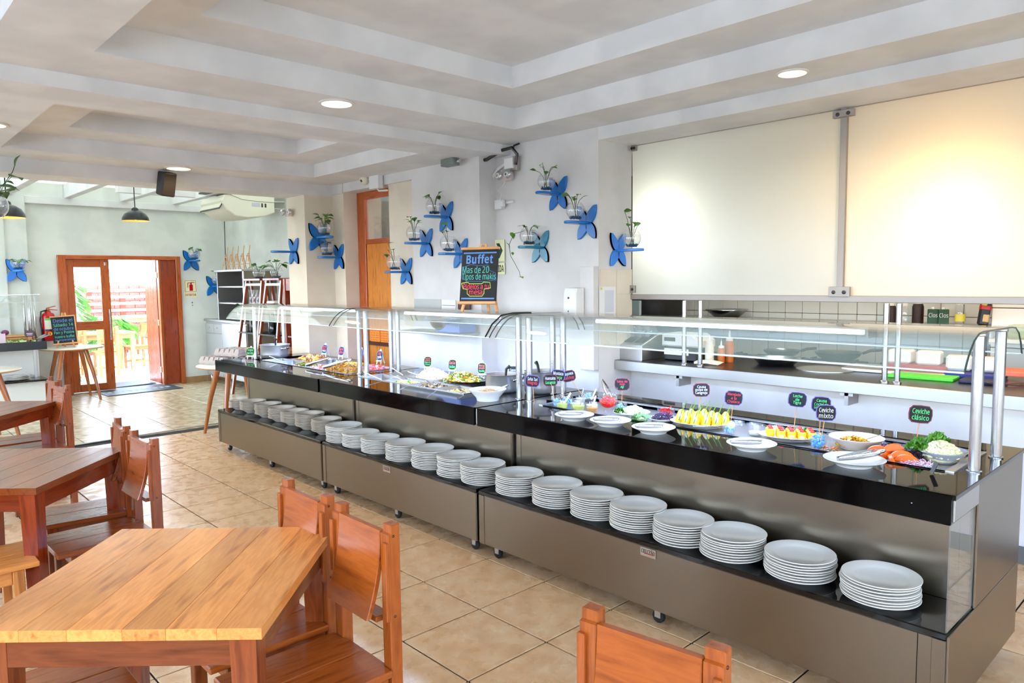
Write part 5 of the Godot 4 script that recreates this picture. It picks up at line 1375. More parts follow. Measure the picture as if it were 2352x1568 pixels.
	part("flexible_conduit", mb().tube([V(0.08, -0.02, 0.05), V(0.11, 0.06, 0.06), V(0.06, 0.12, 0.07), V(-0.04, 0.11, 0.09), V(-0.2, 0.05, 0.12), V(-0.38, 0.045, 0.14), V(-0.46, 0.055, 0.145)], 0.014, 10), M.steel_dark, jb)
	part("cable", mb().tube([V(0.05, 0.1, 0.05), V(0.05, 0.14, 0.04), V(0.1, 0.155, 0.02)], 0.008, 8), M.black, jb)
	part("wall_conduit", mb().tube([V(-0.05, 0.01, 0.03), V(-0.16, -0.02, 0.02), V(-0.235, -0.08, 0.02), V(-0.26, -0.18, 0.02), V(-0.262, -1.5, 0.02)], 0.014, 10), M.plastic, jb)
	for y in [-0.35, -0.42]: part("clip", mb().box(V(-0.262, y, 0.02), V(0.04, 0.014, 0.034), 0.002), M.plastic, jb)
	var gb := thing("conduit_box", "grey metal conduit box under the low beam", "electrical box", V(-5.03, 2.63, -4.02))
	part("box", mb().box(V(0, 0, 0), V(0.17, 0.06, 0.08), 0.003), mat(Color(0.5, 0.53, 0.5), 0.45, 0.5), gb)
	part("connector", mb().cyl(Vector3.ZERO, 0.016, 0.05, 12, 0, Transform3D(Basis.from_euler(V(0, 0, PI / 2)), V(0.11, 0.0, 0))), M.chrome, gb)
	emergency_light("twin emergency light beside the low beam", V(-4.575, 2.485, -4.305), 0.0, 1.0)
	emergency_light("emergency light on the pilaster's front", V(-7.556, 2.367, -3.776), 0.3, 0.9)
	var ou := thing("wall_outlet", "white outlet box with a plug under the emergency light", "outlet", V(-4.68, 2.255, -4.305))
	part("box", mb().box(V(0, 0, 0.025), V(0.09, 0.08, 0.05), 0.005), M.plastic, ou)
	part("plug", mb().box(V(0.055, 0.0, 0.04), V(0.03, 0.05, 0.04), 0.005), M.plastic, ou)
	part("bracket", mb().box(V(0.12, 0.01, 0.02), V(0.09, 0.018, 0.012), 0.002), M.plastic, ou)
	part("cord", mb().tube([V(0.04, 0.02, 0.06), V(0.06, 0.08, 0.06), V(0.0, 0.12, 0.04), V(0.07, 0.16, 0.04), V(0.08, 0.2, 0.03)], 0.003, 6), M.plastic, ou)
	# exit sign: SALIDA with an arrow
	var sg := thing("exit_sign", "cream exit sign reading SALIDA with a green arrow, behind the chalkboard", "sign", V(-4.725, 1.81, -4.299))
	part("plate", mb().box(V(0, 0.05, 0.004), V(0.165, 0.19, 0.006), 0.001), M.sign_yellow, sg)
	part("plate", mb().box(V(0, -0.105, 0.004), V(0.165, 0.10, 0.006), 0.001), M.sign_yellow, sg)
	var ar := PackedVector2Array([Vector2(-0.065, 0.018), Vector2(0.01, 0.018), Vector2(-0.02, 0.065), Vector2(0.02, 0.065), Vector2(0.062, 0.0), Vector2(0.02, -0.065), Vector2(-0.02, -0.065), Vector2(0.01, -0.018), Vector2(-0.065, -0.018)])
	part("arrow", mb().prism(ar, 0.001, T(V(0, 0.05, 0.007))), M.sign_green, sg)
	lettering("SALIDA", 0.06, M.ink, sg, T(V(0, -0.105, 0.0072)), 0.001, 0.145, "Droid Sans", 700)
	# papers and dispenser at the pier
	var dp := thing("soap_dispenser", "white wall dispenser with an oval window beside the serving hatch", "dispenser", V(-3.755, 1.40, -4.248))
	part("body", mb().prism(PackedVector2Array([Vector2(0, -0.14), Vector2(0.09, -0.14), Vector2(0.105, -0.1), Vector2(0.1, 0.1), Vector2(0.085, 0.135), Vector2(0, 0.14)]), 0.13, Transform3D(Basis(V(0, 0, 1), V(0, 1, 0), V(-1, 0, 0)), V(0.065, 0, 0)), 0.008), M.plastic, dp)
	part("window_slot", mb().ball(V(-0.01, -0.055, 0.1005), V(0.014, 0.032, 0.004), 14), mat(Color(0.25, 0.2, 0.15), 0.2), dp)
	part("maker_mark", mb().ball(V(-0.01, 0.06, 0.099), V(0.016, 0.011, 0.003), 14), M.board_blue, dp)
	var pp := thing("paper_notice", "white paper list taped on the pier beside the hatch", "notice", V(-3.590, 1.435, -4.415))
	part("sheet", mb().box(V(0.0, 0, 0.01), V(0.001, 0.215, 0.2)), M.paper, pp)
	part("list_print", mb().box(V(0.001, -0.005, -0.01), V(0.0006, 0.17, 0.11)), mat(Color(0.84, 0.85, 0.87), 0.8), pp)
	part("yellow_mark", mb().box(V(0.001, 0.094, 0.085), V(0.0006, 0.018, 0.022)), M.label_yellow, pp)
	var n2 := thing("paper_notice", "pale framed sheets on the wall behind the chalkboard's left side", "notice", V(-5.42, 1.33, -4.117))
	part("sheet", mb().box(V(-0.11, 0, 0.002), V(0.42, 0.21, 0.003)), mat(Color(0.72, 0.73, 0.71), 0.5), n2)
	part("sheet", mb().box(V(0.21, 0, 0.002), V(0.21, 0.2, 0.003)), M.paper, n2)
	for k in 3: part("print_line", mb().box(V(0.21, 0.05 - 0.045 * k, 0.004), V(0.19, 0.004, 0.001)), M.mauve, n2)
	var sb := solo("steel_bowl", mb().lathe([Vector2(0, 0), Vector2(0.06, 0), Vector2(0.12, 0.05), Vector2(0.15, 0.11), Vector2(0.155, 0.112), Vector2(0.145, 0.11), Vector2(0.115, 0.055), Vector2(0, 0.008)], 32), M.chrome, "shiny steel bowl on the little shelf behind the guard glass", "bowl", V(-5.05, 1.155, -3.95))
	solo("wall_ledge", mb().box(Vector3.ZERO, V(0.85, 0.02, 0.28), 0.003), M.steel_pale, "narrow steel wall shelf seen through the guard glass", "shelf", V(-5.2, 1.143, -3.98))
	solo("blue_tray", mb().box(Vector3.ZERO, V(0.32, 0.08, 0.2), 0.01), mat(Color(0.45, 0.52, 0.75), 0.3), "pale blue plastic box beside the shiny steel bowl", "box", V(-4.93, 1.195, -3.97))
	var hb := thing("wall_bag", "dark brown bag hanging below the easel chalkboard", "bag", V(-4.95, 1.38, -4.115))
	part("pouch", mb().box(V(0, -0.03, 0.03), V(0.16, 0.13, 0.05), 0.02), wood("dark", "x", 0), hb)

	# loudspeaker under the beam
	var sp := thing("loudspeaker", "black loudspeaker hanging from the far beam", "loudspeaker", V(-7.21, 2.545, -2.39), 0.45)
	part("bracket", mb().box(V(-0.01, 0.11, -0.02), V(0.03, 0.06, 0.04), 0.003), M.plastic, sp)
	part("cabinet", mb().prism(PackedVector2Array([Vector2(-0.06, -0.105), Vector2(0.05, -0.11), Vector2(0.06, -0.1), Vector2(0.065, 0.1), Vector2(0.055, 0.11), Vector2(-0.055, 0.11), Vector2(-0.065, 0.1), Vector2(-0.07, -0.095)]), 0.12, Transform3D(Basis.from_euler(V(0.25, PI / 2 - 0.3, 0)), V(-0.03, 0, 0.03)), 0.012), mat(Color(0.07, 0.05, 0.045), 0.5), sp)

func emergency_light(label: String, at: Vector3, turn: float, s: float) -> void:
	var o := thing("emergency_light", label, "emergency light", at, turn, "twin lens emergency lights")
	o.scale = Vector3.ONE * s
	part("housing", mb().box(V(0, 0, 0.03), V(0.13, 0.08, 0.06), 0.018), mat(Color(0.84, 0.78, 0.76), 0.4), o)
	for k in [-1, 1]:
		var l := part("lens", mb().lathe([Vector2(0.034, 0), Vector2(0.04, 0.012), Vector2(0.036, 0.026), Vector2(0.02, 0.034), Vector2(0, 0.036)], 24, T(V(k * 0.055, 0.008, 0.058), 0, PI / 2 - 0.15, 0)), M.chrome2, o)
		part("bulb_ring", mb().lathe([Vector2(0.02, 0), Vector2(0.022, 0.006), Vector2(0.012, 0.008)], 20, T(V(k * 0.055, 0.004, 0.092), 0, PI / 2 - 0.15, 0)), M.plastic, l)
	part("status_light", mb().ball(V(0.01, -0.03, 0.061), V(0.003, 0.003, 0.002), 8), glow(Color(1.0, 0.2, 0.15), 1.0), o)

# ---- kitchen behind the hatch ----
func kitchen() -> void:
	var fr := struct("window_3", "serving hatch with milky upper panels in an aluminium frame", "window")
	part("sill_rail", mb().span(-3.6, 3.0, 1.437, 1.478, -4.745, -4.695, 0.003), M.alu, fr)
	part("mullion", mb().span(-1.956, -1.918, 1.478, 2.655, -4.745, -4.70, 0.003), M.alu, fr)
	for q in [[-3.598, -1.95], [-1.925, 3.0]]: part("panel", mb().sheet([[V(q[0], 1.475, -4.73), V(q[1], 1.475, -4.73)], [V(q[0], 2.655, -4.73), V(q[1], 2.655, -4.73)]]), M.panel, fr)
	for q in [[-1.937, 2.615, 0.13, 0.045], [-1.935, 1.503, 0.13, 0.065], [-3.56, 2.628, 0.045, 0.045], [-3.585, 1.52, 0.075, 0.06]]:
		var c := part("clip", mb().box(V(q[0], q[1], -4.70), V(q[2], q[3], 0.03), 0.003), M.alu, fr)
		for s in [-1, 1]: part("screw", mb().cyl(Vector3.ZERO, 0.012, 0.008, 12, 0.002, Transform3D(Basis.from_euler(V(PI / 2, 0, 0)), V(q[0] + s * q[2] * 0.25, q[1] - 0.003, -4.683))), M.steel_dark, c)
	part("top_channel", mb().span(-3.6, 3.0, 2.648, 2.665, -4.75, -4.71), M.alu, fr)
	var co := thing("hatch_counter", "long steel counter running through the serving hatch", "counter")
	part("worktop", mb().span(-3.595, 3.0, 0.952, 0.964, -5.45, -4.5, 0.002), M.worktop, co)
	part("front_lip", mb().span(-3.595, 3.0, 0.888, 0.963, -4.512, -4.498, 0.003), M.steel_pale, co)
	for x in [-3.05, -1.82, -0.75]: part("bracket", mb().span(x - 0.012, x + 0.012, 0.80, 0.9, -4.72, -4.56).span(x - 0.04, x + 0.04, 0.86, 0.885, -4.6, -4.56), M.steel_pale, co)
	for x in [-2.995, -2.86, -1.60, -1.53, 0.2, 0.3]: part("post", mb().lathe([Vector2(0.026, 0.9645), Vector2(0.026, 0.975), Vector2(0.0165, 0.98), Vector2(0.0165, 1.437)], 20, T(V(x, 0, -4.56))), M.chrome2, co)
	# lamps of the kitchen
	for q in [[V(-1.315, 1.95, -5.02), Color(1.0, 0.78, 0.48), 1.5, "warm round lamp glowing behind the milky panel"], [V(-3.33, 2.02, -5.0), Color(1.0, 1.0, 0.95), 0.7, "white round lamp behind the left milky panel"]]:
		var l := thing("kitchen_lamp", q[3], "lamp", q[0], 0.0, "lamps behind the milky panels")
		part("bulb", mb().ball(Vector3.ZERO, Vector3.ONE * 0.05, 18), glow(q[1], 6.0), l)
		part("cord", mb().tube([V(0, 0.05, 0), V(0, 0.73, 0)], 0.006, 6), M.black, l)
		lamp_at(Vector3.ZERO, q[1], q[2], 0.05, l)
	for x in [-2.6, -0.4]:
		var l := thing("ceiling_lamp", "long kitchen ceiling lamp, %s" % ["left one", "right one"][int(x > -1)], "lamp", V(x, 2.73, -5.9), 0.0, "kitchen ceiling lamps")
		part("tray", mb().box(V(0, 0, 0), V(1.2, 0.03, 0.2), 0.004), M.plastic, l)
		part("diffuser", mb().box(V(0, -0.018, 0), V(1.15, 0.012, 0.16), 0.004), glow(Color(0.95, 1.0, 0.97), 3.0), l)
		var a := AreaLight3D.new()
		a.name = "lamp_glow"
		a.area_size = Vector2(1.1, 0.15)
		a.light_color = Color(0.93, 1.0, 0.97)
		a.light_energy = 1.8
		a.shadow_enabled = true
		l.add_child(a)
		a.position = V(0, -0.03, 0)
		a.rotation.x = -PI / 2
	# cutlery box with bagged cutlery
	var cb := thing("cutlery_box", "steel cutlery box with a sloping top at the hatch's left end", "box", V(-3.50, 0.9645, -4.72))
	part("case", mb().prism(PackedVector2Array([Vector2(-0.16, 0), Vector2(0.15, 0), Vector2(0.15, 0.12), Vector2(-0.10, 0.205), Vector2(-0.16, 0.205)]), 0.23, Transform3D(Basis(V(0, 0, 1), V(0, 1, 0), V(-1, 0, 0)), V(0.115, 0, 0)), 0.004), M.steel_pale, cb)
	for k in 2:
		var xf := Transform3D(Basis.from_euler(V(0.33, 0, 0)), V(-0.055 + 0.11 * k, 0.165, 0.03))
		part("slot", mb().box(V(0, 0, 0), V(0.08, 0.004, 0.16), 0.001, xf), M.steel_dark, cb)
	for k in 3:
		var bg := thing("cutlery_bag", "clear plastic bag of cutlery standing in the steel box, %s" % ["left one", "middle one", "right one"][k], "cutlery bag", V(-3.56 + 0.07 * k, 1.12, -4.70 - 0.01 * k), 0.0, "bagged cutlery in the steel box")
		part("bag", mb().ball(V(0, 0.05, 0), V(0.055, 0.075, 0.045), 14, Transform3D(Basis.from_euler(V(0.2, 0.5 * k, 0.3 - 0.2 * k)), Vector3.ZERO), 0.12), pane(0.12, Color(0.75, 0.82, 0.95), 0.1), bg)
		for j in 4:
			var a := 0.6 * j - 0.9
			part("fork", mb().bar(V(0.01 * j - 0.02, -0.03, 0), V(0.02 * j - 0.03 - 0.02, 0.11, 0.01 * j), Vector2(0.008, 0.003), Vector2(0.014, 0.003)), M.chrome, bg)
	# scales
	var sc := thing("label_printer", "white weighing scale beside the cutlery box", "scale", V(-3.16, 0.9645, -4.87))
	part("base", mb().box(V(0, 0.05, 0), V(0.30, 0.1, 0.24), 0.01), M.black, sc)
	part("keypad", mb().box(V(-0.03, 0.07, 0.122), V(0.22, 0.05, 0.008), 0.002), M.plastic, sc)
	for i in 5: part("key", mb().box(V(-0.11 + 0.04 * i, 0.075, 0.127), V(0.022, 0.01, 0.004)), M.steel_dark, sc)
	part("cover", mb().prism(PackedVector2Array([Vector2(-0.17, 0.11), Vector2(0.17, 0.11), Vector2(0.17, 0.16), Vector2(0.1, 0.21), Vector2(-0.15, 0.21), Vector2(-0.17, 0.19)]), 0.24, T(V(0, 0, -0.12)), 0.012), M.plastic, sc)
	part("display", mb().box(V(-0.09, 0.165, 0.123), V(0.1, 0.03, 0.006), 0.002), M.steel_dark, sc)
	# sauce bottles
	var bl := [["clear squeeze bottle with white sauce, nearest the hatch post", -2.93, -4.80, 0.033, 0.15, "sauce_white"], ["small squeeze bottle of amber syrup between two others", -2.85, -4.83, 0.026, 0.12, "syrup"], ["tall squeeze bottle of amber syrup behind the small one", -2.84, -4.93, 0.032, 0.17, "syrup"]]
	for b in bl: bottle(b[0], V(b[1], 0.9645, b[2]), b[3], b[4], M[b[5]])
	solo("cloth", mb().sheet([[V(-0.1, 0.02, -0.05), V(0, 0.03, -0.06), V(0.1, 0.015, -0.05)], [V(-0.11, 0.012, 0), V(0, 0.035, 0.01), V(0.1, 0.01, 0)], [V(-0.09, 0.002, 0.05), V(0.01, 0.012, 0.06), V(0.09, 0.002, 0.05)]]), M.paper, "crumpled white cloth before the sauce bottles", "cloth", V(-2.88, 0.966, -4.70), 0.2)
	solo("frying_pan", mb().lathe([Vector2(0, 0), Vector2(0.12, 0), Vector2(0.165, 0.05), Vector2(0.17, 0.052), Vector2(0.16, 0.05), Vector2(0.118, 0.006), Vector2(0, 0.006)], 36), M.chrome2, "wide steel pan on the hatch counter", "pan", V(-2.50, 0.9645, -5.0))
	solo("steel_disc_tray", mb().lathe([Vector2(0.19, 0), Vector2(0.19, 0.006), Vector2(0.1, 0.016), Vector2(0, 0.02)], 36), M.steel_pale, "flat steel lid on the hatch counter beside the pan", "lid", V(-2.12, 0.9645, -4.95))
	# cutting boards and trays
	var boards := [["bright green cutting board lying on the hatch counter", -1.50, -4.93, 0.36, 0.20, 0.9645, "board_green", 0.02], ["grey steel tray under the coloured boards", -1.72, -5.13, 0.62, 0.3, 0.9645, "steel_pale", 0.025], ["red cutting board stacked on the grey tray", -1.60, -5.18, 0.34, 0.2, 0.99, "board_red", 0.03], ["blue cutting board beside the red one", -1.27, -5.13, 0.30, 0.22, 0.9645, "board_blue", 0.035], ["dark blue tray at the hatch counter's right part", -1.18, -4.93, 0.22, 0.18, 0.9645, "navy", 0.02]]
	for b in boards: solo("cutting_board" if "board" in b[0].substr(0, 26) else "tray", mb().box(V(0, b[7] / 2, 0), V(b[3], b[7], b[4]), 0.004), M[b[6]], b[0], "cutting board" if "board" in b[0].substr(0, 26) else "tray", V(b[1], b[5], b[2]), 0.06)
	for k in 4: solo("white_tub", mb().box(V(0, 0.045, 0), V(0.14, 0.09, 0.12), 0.012), M.plastic, "white plastic tub on the boards, %s in the row" % ["first", "second", "third", "fourth"][k], "tub", V(-1.72 + 0.17 * k, 1.022 if k < 2 else 1.002, -5.2), 0.1 * k, "white tubs on the cutting boards")
	solo("red_lid", mb().box(V(0, 0.015, 0), V(0.3, 0.03, 0.22), 0.006), M.chalk_orange, "orange red plastic lid at the hatch's right end", "lid", V(-1.0, 1.0, -5.15), 0.1)
	solo("glass_dish", mb().lathe([Vector2(0, 0), Vector2(0.08, 0), Vector2(0.12, 0.02), Vector2(0.115, 0.02), Vector2(0, 0.006)], 28), M.cutglass, "shallow glass dish behind the guard's end posts", "dish", V(-1.07, 0.9645, -4.9))
	solo("plastic_crate", mb().box(V(0, 0.06, 0), V(0.5, 0.12, 0.3), 0.01), pane(0.35, Color(0.8, 0.9, 0.8), 0.1), "pale green plastic crate at the hatch's right end", "crate", V(-0.72, 0.9645, -5.1))
	# stove with burners and pans
	var st := thing("stove", "black cooking range along the kitchen's back wall", "stove", V(-2.9, 0, -6.25))
	part("body", mb().box(V(0, 0.41, 0), V(2.6, 0.82, 0.7), 0.006), M.steel_dark, st)
	part("cooktop", mb().box(V(0, 0.83, 0), V(2.62, 0.03, 0.72), 0.004), M.black, st)
	for k in 7:
		for j in 2:
			var gr := mb()
			var c := V(-1.1 + 0.37 * k, 0.862, -0.16 + 0.33 * j)
			for t in 4: gr.box(V(0, 0, 0.08), V(0.014, 0.024, 0.11), 0.002, T(c, t * PI / 2))
			gr.cyl(c + V(0, -0.008, 0), 0.045, 0.02, 14, 0.003)
			part("burner", gr, M.black, st)
	wok("big steel wok standing on the black range", V(-2.55, 0.876, -6.2), 0.19)
	wok("shallow pan on the range behind the guard glass", V(-3.05, 0.876, -6.2), 0.16)
	wok("dark steel bowl on the range at right", V(-1.75, 0.876, -6.2), 0.17)
	# shelf on the tiled wall
	var sh := thing("kitchen_shelf", "long steel shelf over the range on the tiled wall", "shelf", V(-2.4, 1.2, -6.45))
	part("board", mb().box(V(0, 0, 0), V(4.0, 0.025, 0.34), 0.003), M.steel_pale, sh)
	for k in 5: part("bracket", mb().box(V(-1.8 + 0.9 * k, -0.07, -0.06), V(0.02, 0.12, 0.2), 0.002), M.steel_pale, sh)
	solo("mixing_bowl", mb().lathe([Vector2(0, 0), Vector2(0.11, 0), Vector2(0.19, 0.065), Vector2(0.205, 0.075), Vector2(0.205, 0.081), Vector2(0.185, 0.068), Vector2(0.105, 0.006), Vector2(0, 0.006)], 40), M.chrome2, "wide steel mixing bowl on the kitchen shelf", "mixing bowl", V(-3.72, 1.213, -6.4))
	bottle("brown sauce bottle on the kitchen shelf, leftmost of two", V(-2.2, 1.213, -6.38), 0.036, 0.15, M.brown_sauce)
	bottle("clear bottle between the two brown sauce bottles", V(-2.09, 1.213, -6.36), 0.03, 0.15, M.cutglass)
	bottle("wide brown sauce bottle beside the green carton", V(-2.0, 1.213, -6.38), 0.042, 0.17, M.brown_sauce)
	for k in 2:
		var cn := thing("drink_carton", "green drink carton on the kitchen shelf, %s" % ["left one", "right one"][k], "carton", V(-1.885 + 0.075 * k, 1.213, -6.36), 0.35, "green cartons on the kitchen shelf")
		part("box", mb().box(V(0, 0.06, 0), V(0.072, 0.12, 0.06), 0.003), M.carton, cn)
		part("spout", mb().cyl(V(0, 0.128, 0), 0.012, 0.018, 12, 0.002), M.plastic, cn)
		lettering("Clos", 0.032, M.chalk_white, cn, T(V(0, 0.075, 0.0305)), 0.0006, 0.06, "Droid Sans", 500)
	bottle("clear ridged bottle with a yellow label on the kitchen shelf", V(-1.70, 1.213, -6.38), 0.036, 0.17, M.cutglass)
	solo("bottle_label", mb().lathe([Vector2(0.0368, 0.03), Vector2(0.0368, 0.085)], 24), M.label_yellow, "yellow paper band round the ridged bottle", "label", V(-1.70, 1.213, -6.38))
	var bg2 := thing("crisp_bag", "black and red printed bag standing on the kitchen shelf", "bag", V(-1.55, 1.213, -6.38), 0.4)
	part("pouch", mb().box(V(0, 0.09, 0), V(0.075, 0.18, 0.04), 0.015, T(Vector3.ZERO, 0, 0, -0.12)), M.black, bg2)
	part("red_band", mb().box(V(0, 0.14, 0.0), V(0.078, 0.05, 0.042), 0.012, T(Vector3.ZERO, 0, 0, -0.12)), M.red, bg2)
	part("yellow_mark", mb().box(V(-0.01, 0.165, 0.004), V(0.04, 0.03, 0.038), 0.008, T(Vector3.ZERO, 0, 0, -0.12)), M.label_yellow, bg2)
	part("picture_patch", mb().box(V(0.01, 0.06, 0.004), V(0.05, 0.07, 0.038), 0.01, T(Vector3.ZERO, 0, 0, -0.12)), M.nut, bg2)
	# right side: nearer white tiles with a shelf of tubs
	var wp := struct("wall_kitchen_pier", "white tiled kitchen pier at the hatch's right side", "wall")
	part("wall_face", mb().span(-1.5, 1.5, 0, 2.75, -6.66, -6.42), M.grout, wp)
	var tt := mb().box(Vector3.ZERO, V(0.244, 0.294, 0.02), 0.003).mesh()
	for i in 8:
		for j in 5: part("tile", tt, M.plastic, wp, T(V(-1.375 + 0.25 * i, 0.6 + 0.3 * j, -6.42)))
	var s2 := thing("kitchen_shelf", "short white shelf of tubs on the tiled pier", "shelf", V(-0.7, 1.12, -6.28))
	part("board", mb().box(V(0, 0, 0), V(1.5, 0.03, 0.26), 0.003), M.plastic, s2)
	solo("vegetable_tub", mb().box(V(0, 0.05, 0), V(0.26, 0.1, 0.18), 0.012), pane(0.4, Color(0.85, 0.93, 0.75), 0.1), "clear tub of pale greens on the short white shelf", "tub", V(-1.22, 1.136, -6.28))
	solo("purple_tub", mb().box(V(0, 0.05, 0), V(0.2, 0.1, 0.18), 0.012), M.mauve, "purple red tub at the short shelf's right", "tub", V(-0.95, 1.136, -6.28))
	# dark cupboard and a cap at the left end of the hatch
	var fg := thing("steel_fridge", "dark steel kitchen cupboard at the hatch's left end", "fridge", V(-4.75, 0, -6.2))
	part("body", mb().box(V(0, 0.95, 0), V(0.9, 1.9, 0.7), 0.008), M.steel_dark, fg)
	part("door", mb().box(V(-0.2, 1.2, 0.355), V(0.42, 1.2, 0.02), 0.004), M.steel, fg)
	part("handle", mb().box(V(-0.02, 1.25, 0.38), V(0.02, 0.3, 0.03), 0.004), M.chrome, fg)
	solo("dark_hat", mb().ball(V(0, 0, 0), V(0.13, 0.11, 0.1), 16, Transform3D(), 0.08), mat(Color(0.05, 0.05, 0.08), 0.8), "dark cloth hat hanging inside the hatch's left end", "hat", V(-4.0, 1.31, -5.52))
	solo("hatch_screen", mb().box(V(0, 0, 0), V(0.17, 0.22, 0.03), 0.004), mat(Color(0.55, 0.62, 0.62), 0.3), "grey screen standing inside the hatch's left end", "screen", V(-3.95, 1.30, -5.2))

func wok(label: String, at: Vector3, r: float) -> void:
	var o := thing("wok", label, "pan", at, 0.4, "pans on the range")
	part("bowl", mb().lathe([Vector2(0, 0), Vector2(r * 0.5, 0.004), Vector2(r * 0.88, r * 0.3), Vector2(r, r * 0.46), Vector2(r * 0.97, r * 0.46), Vector2(r * 0.85, r * 0.3), Vector2(0, 0.01)], 32), M.chrome2, o)
	part("handle", mb().tube([V(r * 0.97, r * 0.42, 0), V(r * 1.3, r * 0.55, 0), V(r * 1.8, r * 0.6, 0)], 0.012, 8), M.black, o)

func bottle(label: String, at: Vector3, r: float, h: float, m: Material) -> void:
	var o := thing("sauce_bottle", label, "bottle", at, 0.0, "sauce bottles in the kitchen")
	part("body", mb().lathe([Vector2(0, 0), Vector2(r * 0.95, 0), Vector2(r, 0.006), Vector2(r, h * 0.8), Vector2(r * 0.85, h * 0.92), Vector2(r * 0.5, h), Vector2(0, h)], 24), m, o)
	part("cap", mb().lathe([Vector2(r * 0.8, h * 0.95), Vector2(r * 0.8, h * 1.08), Vector2(r * 0.3, h * 1.12), Vector2(r * 0.2, h * 1.35), Vector2(r * 0.08, h * 1.42), Vector2(0, h * 1.42)], 18), M.plastic, o)

# ---- porch, timber door and the yard beyond ----
func ladder_stand(label: String, at: Vector3, w: float) -> Node3D:
	var o := thing("ladder_stand", label, "display stand", at, 0.0, "wooden ladder stands by the shelf unit")
	for s in [-1, 1]:
		part("front_leg", mb().bar(V(s * w * 0.62, 0, 0.22), V(s * w * 0.42, 1.66, -0.02), Vector2(0.045, 0.03), Vector2(0.045, 0.03)), wood("red", "y", 1 + s), o)
		part("leg_highlight", mb().bar(V(s * (w * 0.62), 0, 0.237), V(s * (w * 0.42), 1.665, -0.002), Vector2(0.032, 0.004), Vector2(0.032, 0.004)), M.plastic, o)  # reflected highlight on the legs, put in as a white strip
		part("back_leg", mb().bar(V(s * w * 0.5, 0, -0.28), V(s * w * 0.40, 1.66, -0.06), Vector2(0.04, 0.03), Vector2(0.04, 0.03)), wood("red", "y", 1), o)
	part("top_board", mb().box(V(0, 1.655, -0.04), V(w * 0.95, 0.03, 0.16), 0.003), wood("red", "x", 1), o)
	part("top_rail", mb().box(V(0, 1.585, 0.0), V(w * 0.86, 0.035, 0.02), 0.002), M.plastic, o)
	for y in [1.25, 0.9, 0.5]: part("shelf", mb().box(V(0, y, -0.03), V(w * (1.18 - 0.22 * y), 0.02, 0.46 - 0.16 * y), 0.002), M.black if y == 0.9 else wood("red", "x", 0), o)
	return o

